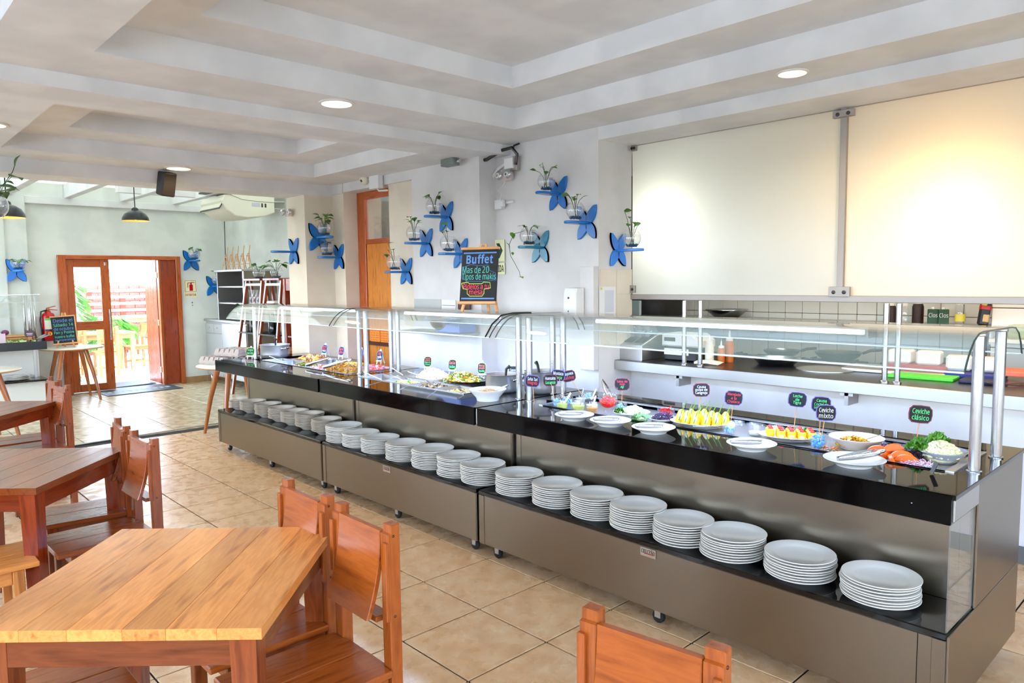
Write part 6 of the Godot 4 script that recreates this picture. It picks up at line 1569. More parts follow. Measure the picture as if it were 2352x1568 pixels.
func porch() -> void:
	# door frame, one glazed leaf shut, the other folded open on the right
	var d := struct("door_2", "red brown timber double door with one glazed leaf", "door")
	var zf := -12.17
	part("jamb", mb().span(-12.25, -12.10, 0, 2.045, -2.535, -2.43, 0.004), wood("door", "y", 0), d)
	part("jamb", mb().span(-12.25, -12.10, 0, 2.045, -4.13, -4.06, 0.004), wood("door", "y", 1), d)
	part("head", mb().span(-12.25, -12.10, 1.985, 2.045, -4.06, -2.535, 0.004), wood("door", "z", 0), d)
	part("side_panel", mb().span(-12.21, -12.13, 0, 1.985, -4.06, -3.82, 0.006), wood("red", "y", 2), d)
	part("panel_edge", mb().span(-12.22, -12.12, 0, 1.985, -3.84, -3.80, 0.004), wood("door", "y", 3), d)
	var lf := part("leaf", mb().span(zf - 0.02, zf + 0.02, 0.02, 1.985, -2.64, -2.535, 0.004).span(zf - 0.02, zf + 0.02, 0.02, 1.985, -3.11, -2.99, 0.004), wood("door", "y", 0), d)
	part("rail", mb().span(zf - 0.02, zf + 0.02, 1.87, 1.985, -2.99, -2.64, 0.004).span(zf - 0.02, zf + 0.02, 0.02, 0.13, -2.99, -2.64, 0.004).span(zf - 0.02, zf + 0.02, 0.94, 1.07, -2.99, -2.64, 0.004), wood("door", "z", 1), lf)
	part("pane", mb().span(zf - 0.003, zf + 0.003, 1.07, 1.87, -2.99, -2.64), M.window, lf)
	part("pane", mb().span(zf - 0.003, zf + 0.003, 0.13, 0.94, -2.99, -2.64), M.window, lf)
	part("pull_handle", mb().tube([V(zf + 0.055, 0.78, -3.075), V(zf + 0.055, 1.24, -3.075)], 0.013, 10).tube([V(zf, 0.84, -3.075), V(zf + 0.055, 0.84, -3.075)], 0.007, 8).tube([V(zf, 1.18, -3.075), V(zf + 0.055, 1.18, -3.075)], 0.007, 8), M.chrome, lf)
	part("latch", mb().box(V(zf + 0.024, 1.92, -3.06), V(0.008, 0.05, 0.03), 0.002), M.chrome, lf)
	var ol := part("leaf", mb().span(-12.82, -12.24, 0.02, 1.985, -3.83, -3.795, 0.004), wood("red", "y", 1), d)
	for y in [0.25, 1.0, 1.75]: part("hinge", mb().box(V(-12.215, y, -3.795), V(0.04, 0.09, 0.012), 0.002), mat(Color(0.8, 0.75, 0.55), 0.35, 0.8), ol)
	part("sill", mb().span(-12.3, -12.1, 0.0, 0.012, -4.06, -2.535, 0.003), M.alu, d)
	var mt := thing("door_mat", "dark grey door mat with worn pale lettering before the door", "door mat", V(-11.92, 0, -3.36), 0.03)
	part("mat", mb().box(V(0, 0.006, 0), V(0.74, 0.012, 1.06), 0.004), M.mat_grey, mt)
	for k in 10: part("worn_print", mb().box(V(0.06 + 0.01 * sin(k * 2.0), 0.0123, 0.42 - 0.092 * k), V(0.12, 0.001, 0.045 + 0.012 * sin(k * 3.0))), mat(Color(0.62, 0.64, 0.62), 0.9), mt)
	solo("door_mat", mb().box(V(0, 0.006, 0), V(0.6, 0.012, 0.62), 0.004), M.mat_grey, "plain grey mat lying outside the timber door", "door mat", V(-12.75, 0.0, -3.46), 0.1)

	# fire extinguisher and its sign
	var fe := thing("fire_extinguisher", "red fire extinguisher hung beside the timber door", "fire extinguisher", V(-12.045, 0.82, -2.262), PI / 2)
	part("cylinder", mb().lathe([Vector2(0, 0), Vector2(0.07, 0), Vector2(0.078, 0.012), Vector2(0.08, 0.03), Vector2(0.08, 0.35), Vector2(0.07, 0.385), Vector2(0.035, 0.405), Vector2(0.03, 0.43), Vector2(0, 0.43)], 28), M.red, fe)
	part("valve", mb().cyl(V(0, 0.445, 0), 0.02, 0.04, 12, 0.003), mat(Color(0.6, 0.45, 0.2), 0.3, 1.0), fe)
	part("lever", mb().bar(V(-0.02, 0.465, 0), V(0.1, 0.495, 0), Vector2(0.012, 0.01), Vector2(0.01, 0.008)).bar(V(-0.01, 0.45, 0), V(0.12, 0.435, 0), Vector2(0.012, 0.01), Vector2(0.01, 0.008)), M.red, fe)
	part("hose", mb().tube([V(-0.02, 0.44, 0.02), V(-0.09, 0.42, 0.03), V(-0.105, 0.3, 0.03), V(-0.095, 0.15, 0.03), V(-0.09, 0.05, 0.03)], 0.011, 8), M.black, fe)
	part("nozzle", mb().cyl(V(-0.088, 0.02, 0.03), 0.016, 0.1, 12, 0.002, Transform3D(), 0.011), M.black, fe)
	part("strap", mb().lathe([Vector2(0.0815, 0.145), Vector2(0.0815, 0.165)], 24), M.black, fe)
	part("wall_hook", mb().box(V(0, 0.38, -0.085), V(0.05, 0.08, 0.02), 0.003), M.steel_dark, fe)
	var lb := mb()
	var lg := mb()
	for k in 8:
		var a0 := PI / 2 - 0.75 + 1.5 * k / 8.0
		var a1 := PI / 2 - 0.75 + 1.5 * (k + 1) / 8.0
		for t in [[lb, 0.17, 0.325], [lg, 0.295, 0.322]]:
			var rr := 0.0808 if t[0] == lb else 0.0812
			t[0].quad(V(cos(a1) * rr, t[1], sin(a1) * rr), V(cos(a0) * rr, t[1], sin(a0) * rr), V(cos(a0) * rr, t[2], sin(a0) * rr), V(cos(a1) * rr, t[2], sin(a1) * rr))
	part("instruction_label", lb, mat(Color(0.86, 0.86, 0.78), 0.5), fe)
	part("green_band", lg, M.lime_green, fe)
	part("yellow_disc", mb().lathe([Vector2(0.028, 0), Vector2(0.028, 0.002), Vector2(0, 0.002)], 22, T(V(-0.005, 0.105, 0.0795), 0, PI / 2)), mat(Color(0.95, 0.72, 0.1), 0.4), fe)
	lettering("3", 0.034, M.ink, fe, T(V(-0.005, 0.105, 0.082)), 0.001, 0.0, "Droid Sans", 700)
	var es := thing("extinguisher_sign", "pale yellow sign with a red extinguisher reading EXTINTOR", "sign", V(-12.146, 1.515, -4.285), PI / 2)
	part("plate", mb().box(V(0, 0.055, 0), V(0.19, 0.19, 0.004), 0.001), M.sign_yellow, es)
	part("plate", mb().box(V(0, -0.085, 0), V(0.19, 0.075, 0.004), 0.001), M.sign_yellow, es)
	part("border", mb().box(V(0, 0.142, 0.0022), V(0.17, 0.005, 0.001)).box(V(0, -0.032, 0.0022), V(0.17, 0.005, 0.001)).box(V(-0.085, 0.055, 0.0022), V(0.005, 0.17, 0.001)).box(V(0.085, 0.055, 0.0022), V(0.005, 0.17, 0.001)), M.red, es)
	part("symbol", mb().box(V(0.01, 0.03, 0.003), V(0.055, 0.1, 0.002), 0.0005).box(V(0.01, 0.095, 0.003), V(0.022, 0.03, 0.002)).box(V(0.035, 0.113, 0.003), V(0.06, 0.01, 0.002)).box(V(-0.04, 0.07, 0.003), V(0.01, 0.08, 0.002)).box(V(-0.02, 0.108, 0.003), V(0.045, 0.01, 0.002)), M.red, es)
	lettering("EXTINTOR", 0.036, M.red, es, T(V(0, -0.085, 0.0028)), 0.001, 0.165, "Droid Sans", 700)
	solo("wall_hooks", mb().box(V(0, 0.025, 0), V(0.012, 0.02, 0.012), 0.002).box(V(0.008, -0.02, 0), V(0.02, 0.012, 0.012), 0.002), M.mauve, "little dark wall hooks under the extinguisher sign", "hook", V(-12.143, 1.28, -4.30))

	# pendant lamps
	for q in [[V(-10.4, 2.44, -3.01), "black dome pendant lamp hanging before the timber door"], [V(-9.2, 2.32, -1.42), "black dome pendant lamp behind the vase at the picture's left"]]:
		var p := thing("pendant_lamp", q[1], "lamp", q[0], 0.0, "black dome pendant lamps")
		part("shade", mb().lathe([Vector2(0.165, 0), Vector2(0.158, 0.04), Vector2(0.13, 0.09), Vector2(0.075, 0.125), Vector2(0.045, 0.135), Vector2(0.04, 0.16), Vector2(0.02, 0.175), Vector2(0, 0.175)], 36), M.black, p)
		part("shade_lining", mb().lathe([Vector2(0.162, 0.001), Vector2(0.154, 0.04), Vector2(0.126, 0.086), Vector2(0.07, 0.12), Vector2(0, 0.125)], 36), mat(Color(0.95, 0.8, 0.5), 0.5), p)
		part("bulb", mb().ball(V(0, 0.045, 0), Vector3.ONE * 0.035, 16), glow(Color(1.0, 0.75, 0.4), 5.0), p)
		lamp_at(V(0, 0.045, 0), Color(1.0, 0.72, 0.38), 0.16, 0.03, p)
		part("cord", mb().tube([V(0, 0.17, 0), V(0, 3.05 - q[0].y, 0)], 0.006, 6), M.black, p)
		part("ceiling_rose", mb().lathe([Vector2(0.07, 3.035 - q[0].y), Vector2(0.07, 3.055 - q[0].y), Vector2(0, 3.056 - q[0].y)], 20), M.navy, p)
	# ceiling hung air conditioner
	var ac := thing("air_conditioner", "cream ceiling hung air conditioner in the porch corner", "air conditioner", V(-10.4, 2.52, -4.4), 0.0)
	var prof := PackedVector2Array([Vector2(0.36, 0.30), Vector2(-0.36, 0.36), Vector2(-0.36, 0.09), Vector2(-0.2, 0.03), Vector2(0.05, 0.0), Vector2(0.22, 0.02), Vector2(0.34, 0.10), Vector2(0.40, 0.22)])
	part("casing", mb().prism(prof, 0.8, Transform3D(Basis(V(0, 0, 1), V(0, 1, 0), V(-1, 0, 0)), V(0.4, 0, 0)), 0.012), M.ivory, ac)
	part("outlet", mb().box(V(0, 0, 0), V(0.7, 0.012, 0.14), 0.002, Transform3D(Basis.from_euler(V(1.0, 0, 0)), V(0, 0.17, 0.385))), M.steel_dark, ac)
	part("louvre", mb().box(V(0, 0, 0), V(0.69, 0.01, 0.1), 0.003, Transform3D(Basis.from_euler(V(0.95, 0, 0)), V(0, 0.17, 0.395))), M.ivory, ac)
	part("seam", mb().tube([V(0.402, 0.31, 0.3), V(0.402, 0.25, 0.12), V(0.402, 0.235, -0.1), V(0.402, 0.235, -0.35)], 0.004, 5), M.line, ac)
	part("display", mb().box(V(0.402, 0.19, -0.08), V(0.002, 0.05, 0.12)), mat(Color(0.75, 0.76, 0.78), 0.3), ac)
	for k in 2: part("badge", mb().box(V(0.402, 0.185, -0.17 - 0.05 * k), V(0.002, 0.055, 0.025)), M.steel_dark, ac)
	part("rail", mb().span(-0.3, 0.36, 0.36, 0.385, -0.5, 0.45, 0.003), M.steel_dark, ac)
	part("pipe", mb().tube([V(0.3, 0.26, -0.36), V(0.3, 0.26, -0.55)], 0.018, 8).tube([V(0.3, 0.16, -0.36), V(0.3, 0.16, -0.55)], 0.014, 8), M.steel_pale, ac)
	part("hanger", mb().box(V(-0.25, 0.44, 0.2), V(0.03, 0.2, 0.03)).box(V(0.3, 0.44, -0.2), V(0.03, 0.2, 0.03)), M.steel_dark, ac)
	solo("hanging_cable", mb().tube([V(0, 0, 0), V(0.0, -0.5, 0.01), V(-0.01, -1.1, 0)], 0.006, 6), M.black, "thin black cable hanging down the corner behind the air conditioner", "cable", V(-11.98, 2.7, -4.82))

	# steel cabinet with the open shelf unit on it
	var c := thing("steel_cabinet", "low steel cabinet with drawers in the porch corner", "cabinet", V(-11.18, 0, -4.69))
	var cab := mat(Color(0.7, 0.71, 0.69), 0.35, 0.5)
	part("worktop", mb().box(V(0, 1.025, 0.01), V(1.61, 0.035, 0.54), 0.004), M.steel_pale, c)
	part("body", mb().box(V(0, 0.57, 0), V(1.58, 0.87, 0.5), 0.004), cab, c)
	part("side", mb().box(V(0.795, 0.57, 0), V(0.01, 0.87, 0.5), 0.003), M.steel, c)
	for k in 2:
		var dr := part("drawer", mb().box(V(-0.62 + 0.33 * k, 0.9, 0.256), V(0.31, 0.15, 0.016), 0.004), cab, c)
		part("knob", mb().ball(V(-0.62 + 0.33 * k, 0.91, 0.27), Vector3.ONE * 0.012, 10), M.chrome, dr)
	part("door", mb().box(V(-0.455, 0.48, 0.256), V(0.64, 0.66, 0.016), 0.004), cab, c)
	part("door", mb().box(V(0.33, 0.57, 0.256), V(0.9, 0.84, 0.016), 0.004), M.steel_pale, c)
	for s in [-0.76, 0.0, 0.76]: part("foot", mb().cyl(V(s, 0.068, 0.2), 0.022, 0.135, 12, 0.002).cyl(V(s, 0.068, -0.2), 0.022, 0.135, 12, 0.002), M.chrome2, c)
	var su := thing("shelf_unit", "open steel shelf unit standing on the low cabinet", "shelf unit", V(-10.95, 1.0435, -4.70))
	part("side", mb().box(V(-0.49, 0.37, 0), V(0.02, 0.74, 0.5), 0.002), M.steel_pale, su)
	part("side", mb().box(V(0.49, 0.37, 0), V(0.02, 0.74, 0.5), 0.002), M.steel, su)
	part("front_post", mb().box(V(-0.49, 0.37, 0.252), V(0.026, 0.74, 0.012), 0.002).box(V(0.49, 0.37, 0.252), V(0.04, 0.74, 0.012), 0.002), M.steel_pale, su)
	part("back", mb().box(V(0, 0.37, -0.245), V(0.98, 0.74, 0.01), 0.001), M.steel_dark, su)
	part("top", mb().box(V(0, 0.755, 0.01), V(1.04, 0.03, 0.56), 0.004), M.steel_pale, su)
	for y in [0.26, 0.51]: part("shelf", mb().box(V(0, y, 0.0), V(0.96, 0.022, 0.48), 0.002), M.steel_pale, su)
	plant_bowl("plant bowl on the low cabinet beside the shelf unit's foot", V(-10.62, 1.0435, -4.50), 0.1, sprig(5, 0.07, 0.12, 0.09, 21), 21)
	for k in 5:
		var e := thing("little_easel", "tiny empty wooden easel on the shelf unit, %s from the door side" % ["first", "second", "third", "fourth", "fifth"][k], "easel", V(-11.39 + 0.205 * k, 1.8145, -4.58), 0.5, "tiny wooden easels on the shelf unit")
		for s in [-1, 1]: part("leg", mb().bar(V(s * 0.05, 0, 0.03), V(s * 0.012, 0.24, -0.01), Vector2(0.008, 0.007), Vector2(0.007, 0.006)), wood("pale", "y", 0), e)
		part("back_leg", mb().bar(V(0, 0, -0.09), V(0, 0.24, -0.015), Vector2(0.008, 0.007), Vector2(0.007, 0.006)), wood("pale", "y", 1), e)
		part("mast", mb().bar(V(0, 0.12, 0.0), V(0.02, 0.36, -0.03), Vector2(0.01, 0.008), Vector2(0.008, 0.006)), wood("pale", "y", 2), e)
		part("ledge", mb().box(V(0, 0.08, 0.03), V(0.1, 0.008, 0.014), 0.002).box(V(0, 0.2, 0.0), V(0.06, 0.02, 0.014), 0.002), wood("pale", "x", 0), e)
	# ladder stands with glassware
	ladder_stand("left wooden ladder stand with carafes, white highlights coloured onto its front legs", V(-10.05, 0, -4.42), 0.60)
	ladder_stand("right wooden ladder stand with plates, white highlights coloured onto its front legs", V(-9.42, 0, -4.42), 0.52)
	plant_bowl("plant bowl on top of the left ladder stand", V(-9.95, 1.671, -4.46), 0.085, sprig(7, 0.13, 0.08, 0.1, 22), 22)
	plant_bowl("plant bowl on top of the right ladder stand", V(-9.40, 1.671, -4.46), 0.085, sprig(8, 0.15, 0.1, 0.1, 23), 23)
	for k in 3:
		solo("glass_carafe", mb().lathe([Vector2(0, 0), Vector2(0.04, 0), Vector2(0.045, 0.03), Vector2(0.035, 0.1), Vector2(0.028, 0.16), Vector2(0.042, 0.25), Vector2(0.04, 0.25), Vector2(0.025, 0.16), Vector2(0, 0.01)], 22), M.cutglass, "clear glass carafe on the left ladder stand, %s" % ["left", "middle", "right"][k], "carafe", V(-10.16 + 0.12 * k, 1.261, -4.43), 0.0, "carafes on the ladder stand")
	solo("white_box", mb().box(V(0, 0.05, 0), V(0.22, 0.1, 0.14), 0.01), M.plastic, "white dish stack on the right ladder stand", "dish", V(-9.42, 1.261, -4.43))
	solo("glass_tumbler", mb().lathe([Vector2(0, 0), Vector2(0.035, 0), Vector2(0.04, 0.2), Vector2(0.037, 0.2), Vector2(0, 0.01)], 20), M.cutglass, "tall glass behind the white dishes", "glass", V(-9.5, 1.261, -4.52))
	for q in [[-10.1, "dark green glass bottle on the left stand's middle shelf"], [-9.5, "black bottle on the right stand's middle shelf"]]:
		solo("dark_bottle", mb().lathe([Vector2(0, 0), Vector2(0.06, 0), Vector2(0.065, 0.02), Vector2(0.065, 0.16), Vector2(0.03, 0.2), Vector2(0.028, 0.26), Vector2(0, 0.26)], 22), mat(Color(0.03, 0.07, 0.06), 0.15), q[1], "bottle", V(q[0], 0.911, -4.43))
	var wr := thing("bottle_rack", "dark rack of bottles beside the pilaster", "rack", V(-8.75, 0, -4.5))
	for s in [-1, 1]: part("side", mb().box(V(s * 0.22, 0.83, 0), V(0.05, 1.66, 0.3), 0.004), wood("red", "y", 0), wr)
	part("top", mb().box(V(0, 1.58, 0), V(0.44, 0.16, 0.28), 0.004), wood("red", "x", 0), wr)
	for y in [0.45, 0.9, 1.3]: part("shelf", mb().box(V(0, y, 0), V(0.4, 0.025, 0.28), 0.002), wood("dark", "x", 0), wr)
	for k in 3:
		for j in 2: solo("clear_bottle", mb().lathe([Vector2(0, 0), Vector2(0.04, 0), Vector2(0.042, 0.16), Vector2(0.016, 0.21), Vector2(0.015, 0.27), Vector2(0, 0.27)], 18), M.cutglass if (k + j) % 2 else mat(Color(0.25, 0.25, 0.24), 0.15), "bottle on the dark rack, %s of the %s shelf" % [["left one", "middle one", "right one"][k], ["lower", "upper"][j]], "bottle", V(-8.87 + 0.12 * k, 0.9135 + 0.4 * j, -4.45), 0.0, "bottles on the dark rack")
	solo("wooden_crate", mb().box(V(0, 0.17, 0), V(0.42, 0.34, 0.34), 0.008), wood("tan", "x", 0), "plain wooden crate beside the pilaster under the guard glass", "crate", V(-8.35, 0.46, -4.1))
	solo("crate_stand", mb().box(V(0, 0.23, 0), V(0.44, 0.455, 0.36), 0.008), wood("red", "y", 0), "brown wooden base under the plain crate", "stand", V(-8.35, 0, -4.1))

	# egg cartons on the round table
	var eg := [[-7.78, 0.7505, -3.03, 0.35, "lowest egg carton at the table's left edge"], [-7.52, 0.7505, -3.24, 0.35, "lower egg carton against the buffet's end"], [-7.66, 0.8355, -3.15, 0.35, "upper egg carton on top of the others"]]
	for q in eg: egg_carton("grey paper pulp " + q[4], V(q[0], q[1], q[2]), q[3])

	# glass display case on the left
	var dc := thing("display_case", "glass topped steel display case at the picture's left edge", "display case")
	part("base", mb().span(-12.0, -11.22, 0.0, 0.352, -2.03, 0.6, 0.004), M.enamel, dc)
	part("shelf", mb().span(-12.0, -11.15, 0.352, 0.378, -2.05, 0.6, 0.003), M.granite, dc)
	part("back", mb().span(-12.0, -11.5, 0.378, 0.772, -2.02, 0.6, 0.003), M.enamel, dc)
	part("corner_post", mb().span(-11.52, -11.49, 0.378, 0.772, -1.99, -1.96), M.steel_pale, dc)
	part("fascia", mb().span(-11.17, -11.15, 0.772, 0.88, -2.06, 0.6, 0.003), mat(Color(0.09, 0.1, 0.11), 0.3), dc)
	part("counter_top", mb().span(-12.0, -11.17, 0.84, 0.875, -2.06, 0.6, 0.003), M.granite, dc)
	for x in [-11.35, -11.75]:
		for z in [-1.98, -1.93]: part("post", mb().cyl(V(x, 1.18, z), 0.014, 0.61, 14, 0.002), M.chrome2, dc)
	part("glass_top", mb().span(-11.95, -11.22, 1.485, 1.495, -2.02, 0.6), M.guard, dc)
	part("glass_front", mb().span(-11.225, -11.215, 1.2, 1.485, -2.02, 0.6), M.guard, dc)
	part("top_edge", mb().span(-11.235, -11.21, 1.483, 1.498, -2.03, 0.6, 0.002), M.chrome2, dc)
	part("glass_edge", mb().span(-11.228, -11.212, 1.385, 1.395, -2.02, 0.6, 0.001), M.steel_pale, dc)
	for k in 5: solo("case_plate", mb().lathe([Vector2(0, 0), Vector2(0.1, 0), Vector2(0.15, 0.014), Vector2(0.15, 0.017), Vector2(0, 0.006)], 32), M.china, "white plate stacked on the display case's shelf, %s up" % ["first", "second", "third", "fourth", "fifth"][k], "plate", V(-11.33, 0.3785 + 0.011 * k, -1.73), 0.0, "plates on the display case shelf")
	for k in 3:
		solo("bread_board", mb().box(V(0, 0.012, 0), V(0.22, 0.024, 0.5), 0.003), wood("pale", "z", k), "pale wooden slat board stacked in the display case, %s" % ["bottom one", "middle one", "top one"][k], "board", V(-11.5, 0.8755 + 0.03 * k, -1.72), 0.05 * k, "slat boards in the display case")
	solo("onion", mb().ball(V(0, 0.035, 0), V(0.045, 0.036, 0.045), 16), mat(Color(0.45, 0.18, 0.35), 0.3), "purple onion on the slat boards in the display case", "onion", V(-11.48, 0.962, -1.66))
	var bs := solo("case_sign", mb().prism(plaque(0.11, 0.08), 0.006), M.purple, "little dark scalloped sign in the display case", "sign", V(-11.3, 0.98, -1.90), PI / 2 - 0.3)
	part("easel_foot", mb().box(V(0, -0.07, -0.01), V(0.05, 0.07, 0.02), 0.003), wood("tan", "y", 0), bs)
	part("mark_line", mb().box(V(0, 0.0, 0.0065), V(0.07, 0.008, 0.001)).box(V(0, -0.018, 0.0065), V(0.06, 0.006, 0.001)), M.onion, bs)
	var fb := thing("fruit_bowl", "pointed wooden leaf bowl in the display case", "bowl", V(-11.45, 0.8755, -1.46))
	part("bowl", mb().lathe([Vector2(0, 0), Vector2(0.06, 0), Vector2(0.14, 0.12), Vector2(0.15, 0.13), Vector2(0.13, 0.12), Vector2(0, 0.01)], 24, Transform3D(), 0.06), wood("dark", "y", 0), fb)
	for k in 3: solo("orange_fruit", mb().ball(V(0, 0.04, 0), V(0.045, 0.04, 0.045), 14), M.orange, "orange fruit in the leaf bowl, %s" % ["left", "right", "top"][k], "fruit", V(-11.46 + 0.03 * (k % 2), 0.985 + (0.045 if k == 2 else 0.0), -1.49 + 0.07 * (k % 2)), 0.0, "fruit in the leaf bowl")
	solo("paper_card", mb().box(V(0, 0.06, 0), V(0.004, 0.12, 0.2)), mat(Color(0.85, 0.76, 0.8), 0.7), "pale pink paper card leaning on the display case", "card", V(-11.2, 0.88, -1.52))
	food_pan("shallow pan of salad in the display case", -11.5, -11.2, -2.0, -1.55, 0.03)
	mound("case_salad", "salad in the display case's shallow pan", "salad", V(-11.35, 0.872, -1.78), 0.1, 0.17, 0.03, 90, "flake", 0.014, ["pale_green", "stew", "lettuce"], 0.0, true)
	tongs(V(-11.3, 0.90, -1.97), 2.2, "steel tongs resting on the display case's pan", 0.25)
	# easel chalkboard on the round table by the door
	var ek := thing("easel_chalkboard", "chalkboard with teal writing on the round table by the door", "chalkboard", V(-11.62, 0.7455, -2.37), PI / 2 - 0.15)
	ek.scale = Vector3.ONE * 1.12
	var tl := Transform3D(Basis.from_euler(V(-0.16, 0, 0.05)), V(0, 0.03, 0.04))
	part("board", mb().box(V(0, 0.19, 0), V(0.25, 0.33, 0.01), 0.002, tl), M.board, ek)
	part("frame", mb().box(V(0, 0.36, 0.002), V(0.27, 0.016, 0.02), 0.002, tl).box(V(0, 0.018, 0.008), V(0.27, 0.018, 0.03), 0.002, tl), wood("pale", "x", 0), ek)
	part("frame", mb().box(V(0.13, 0.19, 0.002), V(0.012, 0.34, 0.014), 0.002, tl), wood("pale", "y", 0), ek)
	for s in [-1, 1]: part("leg", mb().bar(V(s * 0.09, 0, 0.05), V(s * 0.015, 0.43, -0.05), Vector2(0.018, 0.012), Vector2(0.016, 0.012)), wood("pale", "y", 0), ek)
	part("back_leg", mb().bar(V(0.0, 0, -0.09), V(0, 0.42, -0.055), Vector2(0.016, 0.012), Vector2(0.014, 0.012)), wood("pale", "y", 1), ek)
	for q in [["Desde el", 0.04, 0.31, "chalk_blue"], ["Sábado 14", 0.036, 0.255, "chalk_teal"], ["de octubre", 0.034, 0.205, "chalk_blue"], ["Pan y Postre", 0.032, 0.155, "chalk_teal"], ["nuestro buffet", 0.03, 0.108, "chalk_teal"], ["te esperamos", 0.026, 0.062, "chalk_blue"]]:
		lettering(q[0], q[1], M[q[3]], ek, tl * T(V(0, q[2], 0.0062)), 0.001, 0.21, "Droid Sans", 400)

func egg_carton(label: String, at: Vector3, turn: float) -> void:
	var o := thing("egg_carton", label, "egg carton", at, turn, "egg cartons on the round table")
	part("tray", mb().box(V(0, 0.018, 0), V(0.36, 0.036, 0.30), 0.008), M.pulp, o)
	for i in 5:
		for j in 3:
			var x := -0.144 + 0.072 * i
			var z := -0.095 + 0.095 * j
			var p := []
			for q in [[0.035, 0.036], [0.022, 0.078]]:
				for s in [[-1, -1], [1, -1], [1, 1], [-1, 1]]: p.append(V(x + s[0] * q[0], q[1], z + s[1] * q[0] * 1.32))
			var m := mb()
			for k in 4:
				var n := (k + 1) % 4
				m.quad(p[n], p[k], p[4 + k], p[4 + n])
			m.quad(p[7], p[6], p[5], p[4])
			part("cup", m, M.pulp, o)

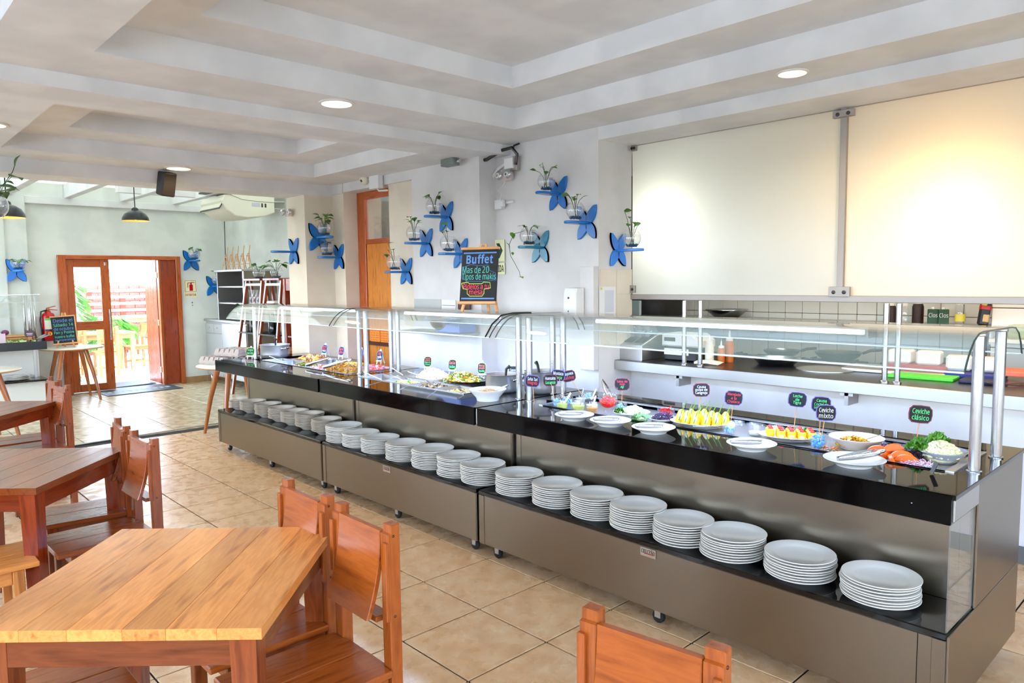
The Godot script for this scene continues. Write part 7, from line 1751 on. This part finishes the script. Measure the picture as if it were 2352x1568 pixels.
func yard() -> void:
	var g := struct("ground_yard", "sunlit pale paving of the yard behind the door", "ground")
	part("paving", mb().span(-30, -12.35, -0.3, -0.01, -16, 2.6), mat(Color(0.84, 0.84, 0.82), 0.7), g)
	var w := struct("wall_yard", "pink brick garden wall at the far end of the yard", "wall")
	part("wall_face", mb().span(-19.4, -19.1, 0, 1.64, -8.6, -1.0), M.mortar, w)
	var b := mb().box(Vector3.ZERO, V(0.05, 0.083, 0.215), 0.004).mesh()
	for j in 13:
		for i in 12: part("brick", b, M.brick, w, T(V(-19.095, 0.44 + 0.093 * j, -4.5 - 0.226 * i + (0.113 if j % 2 else 0.0))))
	var f := thing("slat_screen", "white horizontal slats on red posts before the brick wall", "fence", V(-18.7, 0, -5.6))
	for k in 6: part("slat", mb().box(V(0, 0.86 + 0.155 * k, 0), V(0.03, 0.06, 2.6), 0.003), M.plastic, f)
	for q in [[-0.22, 1.78], [0.55, 1.30], [1.25, 1.5]]: part("post", mb().box(V(-0.08, q[1] / 2, q[0]), V(0.1, q[1], 0.11), 0.004), wood("red", "y", 0), f)
	make_table("yard_table", "pale wooden table in the yard, half behind the glazed leaf", "pale", V(-14.75, 0, -3.60), 0.0, 0.9, 0.75, "tables in the yard")
	make_table("yard_table", "farther pale wooden table in the yard by the slats", "pale", V(-17.6, 0, -5.0), 0.0, 0.9, 0.9, "tables in the yard")
	var cg := "wooden chairs in the yard"
	make_chair("pale yard chair standing right of the nearer yard table", "tan", V(-15.1, 0, -4.28), 0.15, cg)
	make_chair("pale yard chair seen through the glazed leaf, left one", "pale", V(-14.5, 0, -3.08), -PI / 2, cg)
	make_chair("pale yard chair seen through the glazed leaf, right one", "pale", V(-14.25, 0, -3.52), -PI / 2, cg)
	make_chair("yard chair with its back to the slats, left one", "tan", V(-17.9, 0, -5.55), 0.5, cg)
	make_chair("yard chair by the open door leaf, nearest the hinge", "tan", V(-17.0, 0, -5.30), -0.9, cg)
	make_chair("yard chair behind the far yard table", "tan", V(-18.3, 0, -5.0), 1.6, cg)
	for q in [[V(-15.6, 0, -2.75), 2.1, "tall spiky dracaena in the yard at the glazed leaf's left"], [V(-17.0, 0, -3.55), 1.6, "spiky dracaena farther back in the yard"], [V(-16.4, 0, -4.15), 0.9, "low spiky shrub behind the nearer yard table"]]:
		var p := thing("dracaena", q[2], "plant", q[0], 0.0, "spiky plants in the yard")
		part("trunk", mb().tube([V(0, 0, 0), V(0.04, q[1] * 0.4, 0.02), V(0, q[1] * 0.8, 0)], 0.035, 8), M.stem, p)
		var m := mb()
		var r := RandomNumberGenerator.new()
		r.seed = int(q[1] * 100)
		for i in 150:
			var h: float = q[1] * r.randf_range(0.25, 0.95)
			var a := r.randf() * TAU
			var l := r.randf_range(0.3, 0.55)
			var dd := V(cos(a), 0, sin(a))
			m.sheet([[V(0, h, 0), V(0.02, h, 0.02)], [dd * l * 0.5 + V(0, h + 0.14, 0), dd * l * 0.5 + V(0.02, h + 0.14, 0.02)], [dd * l + V(0, h + r.randf_range(-0.15, 0.1), 0), dd * l + V(0.003, h, 0.003)]])
		part("leaves", m, M.leaf2, p).set_meta("kind", "stuff")
	for q in [[V(-16.6, 0, -3.0), "leafy shrub with red flowers behind the glazed leaf"], [V(-13.6, 0, -2.62), "low leafy shrub just outside the glazed leaf"]]:
		var p := mound("shrub", q[1], "shrub", q[0], 0.45, 0.3, 0.9, 260, "leafy", 0.07, ["leaf2", "leaf", "lettuce"])
	var rf := thing("added_yard_awning", "pale cloth awning, its unseen width added above the yard to cut sky light", "awning", V(-15.5, 2.9, -4.2))  # awning spread added out of view to dim the sky light on the yard
	part("sheet", mb().sheet([[V(-2.6, 0.35, -5), V(-2.6, 0.35, 6)], [V(0, 0.2, -5), V(0, 0.2, 6)], [V(2.9, 0.45, -5), V(2.9, 0.45, 6)]]), M.roof_sheet, rf)

func _ready() -> void:
	rng.seed = 7
	view_and_light()
	make_materials()
	shell()
	downlight(V(-4.209, 2.744, -2.447), "round downlight in the soffit between the two coffers", 0.095, Color(1.0, 0.94, 0.84), 2.2)
	downlight(V(-1.948, 2.744, -4.021), "warm round downlight above the serving hatch", 0.075, Color(1.0, 0.86, 0.62), 2.2)
	downlight(V(-6.981, 2.661, -2.409), "warm round downlight beside the black loudspeaker", 0.1, Color(1.0, 0.85, 0.6), 2.2)
	downlight(V(-5.847, 2.661, -0.85), "round downlight cut by the picture's left edge", 0.08, Color(1.0, 0.86, 0.66), 1.5)
	buffet()
	crockery()
	hot_food()
	cold_food()
	furniture()
	walls_dressed()
	kitchen()
	porch()
	yard()
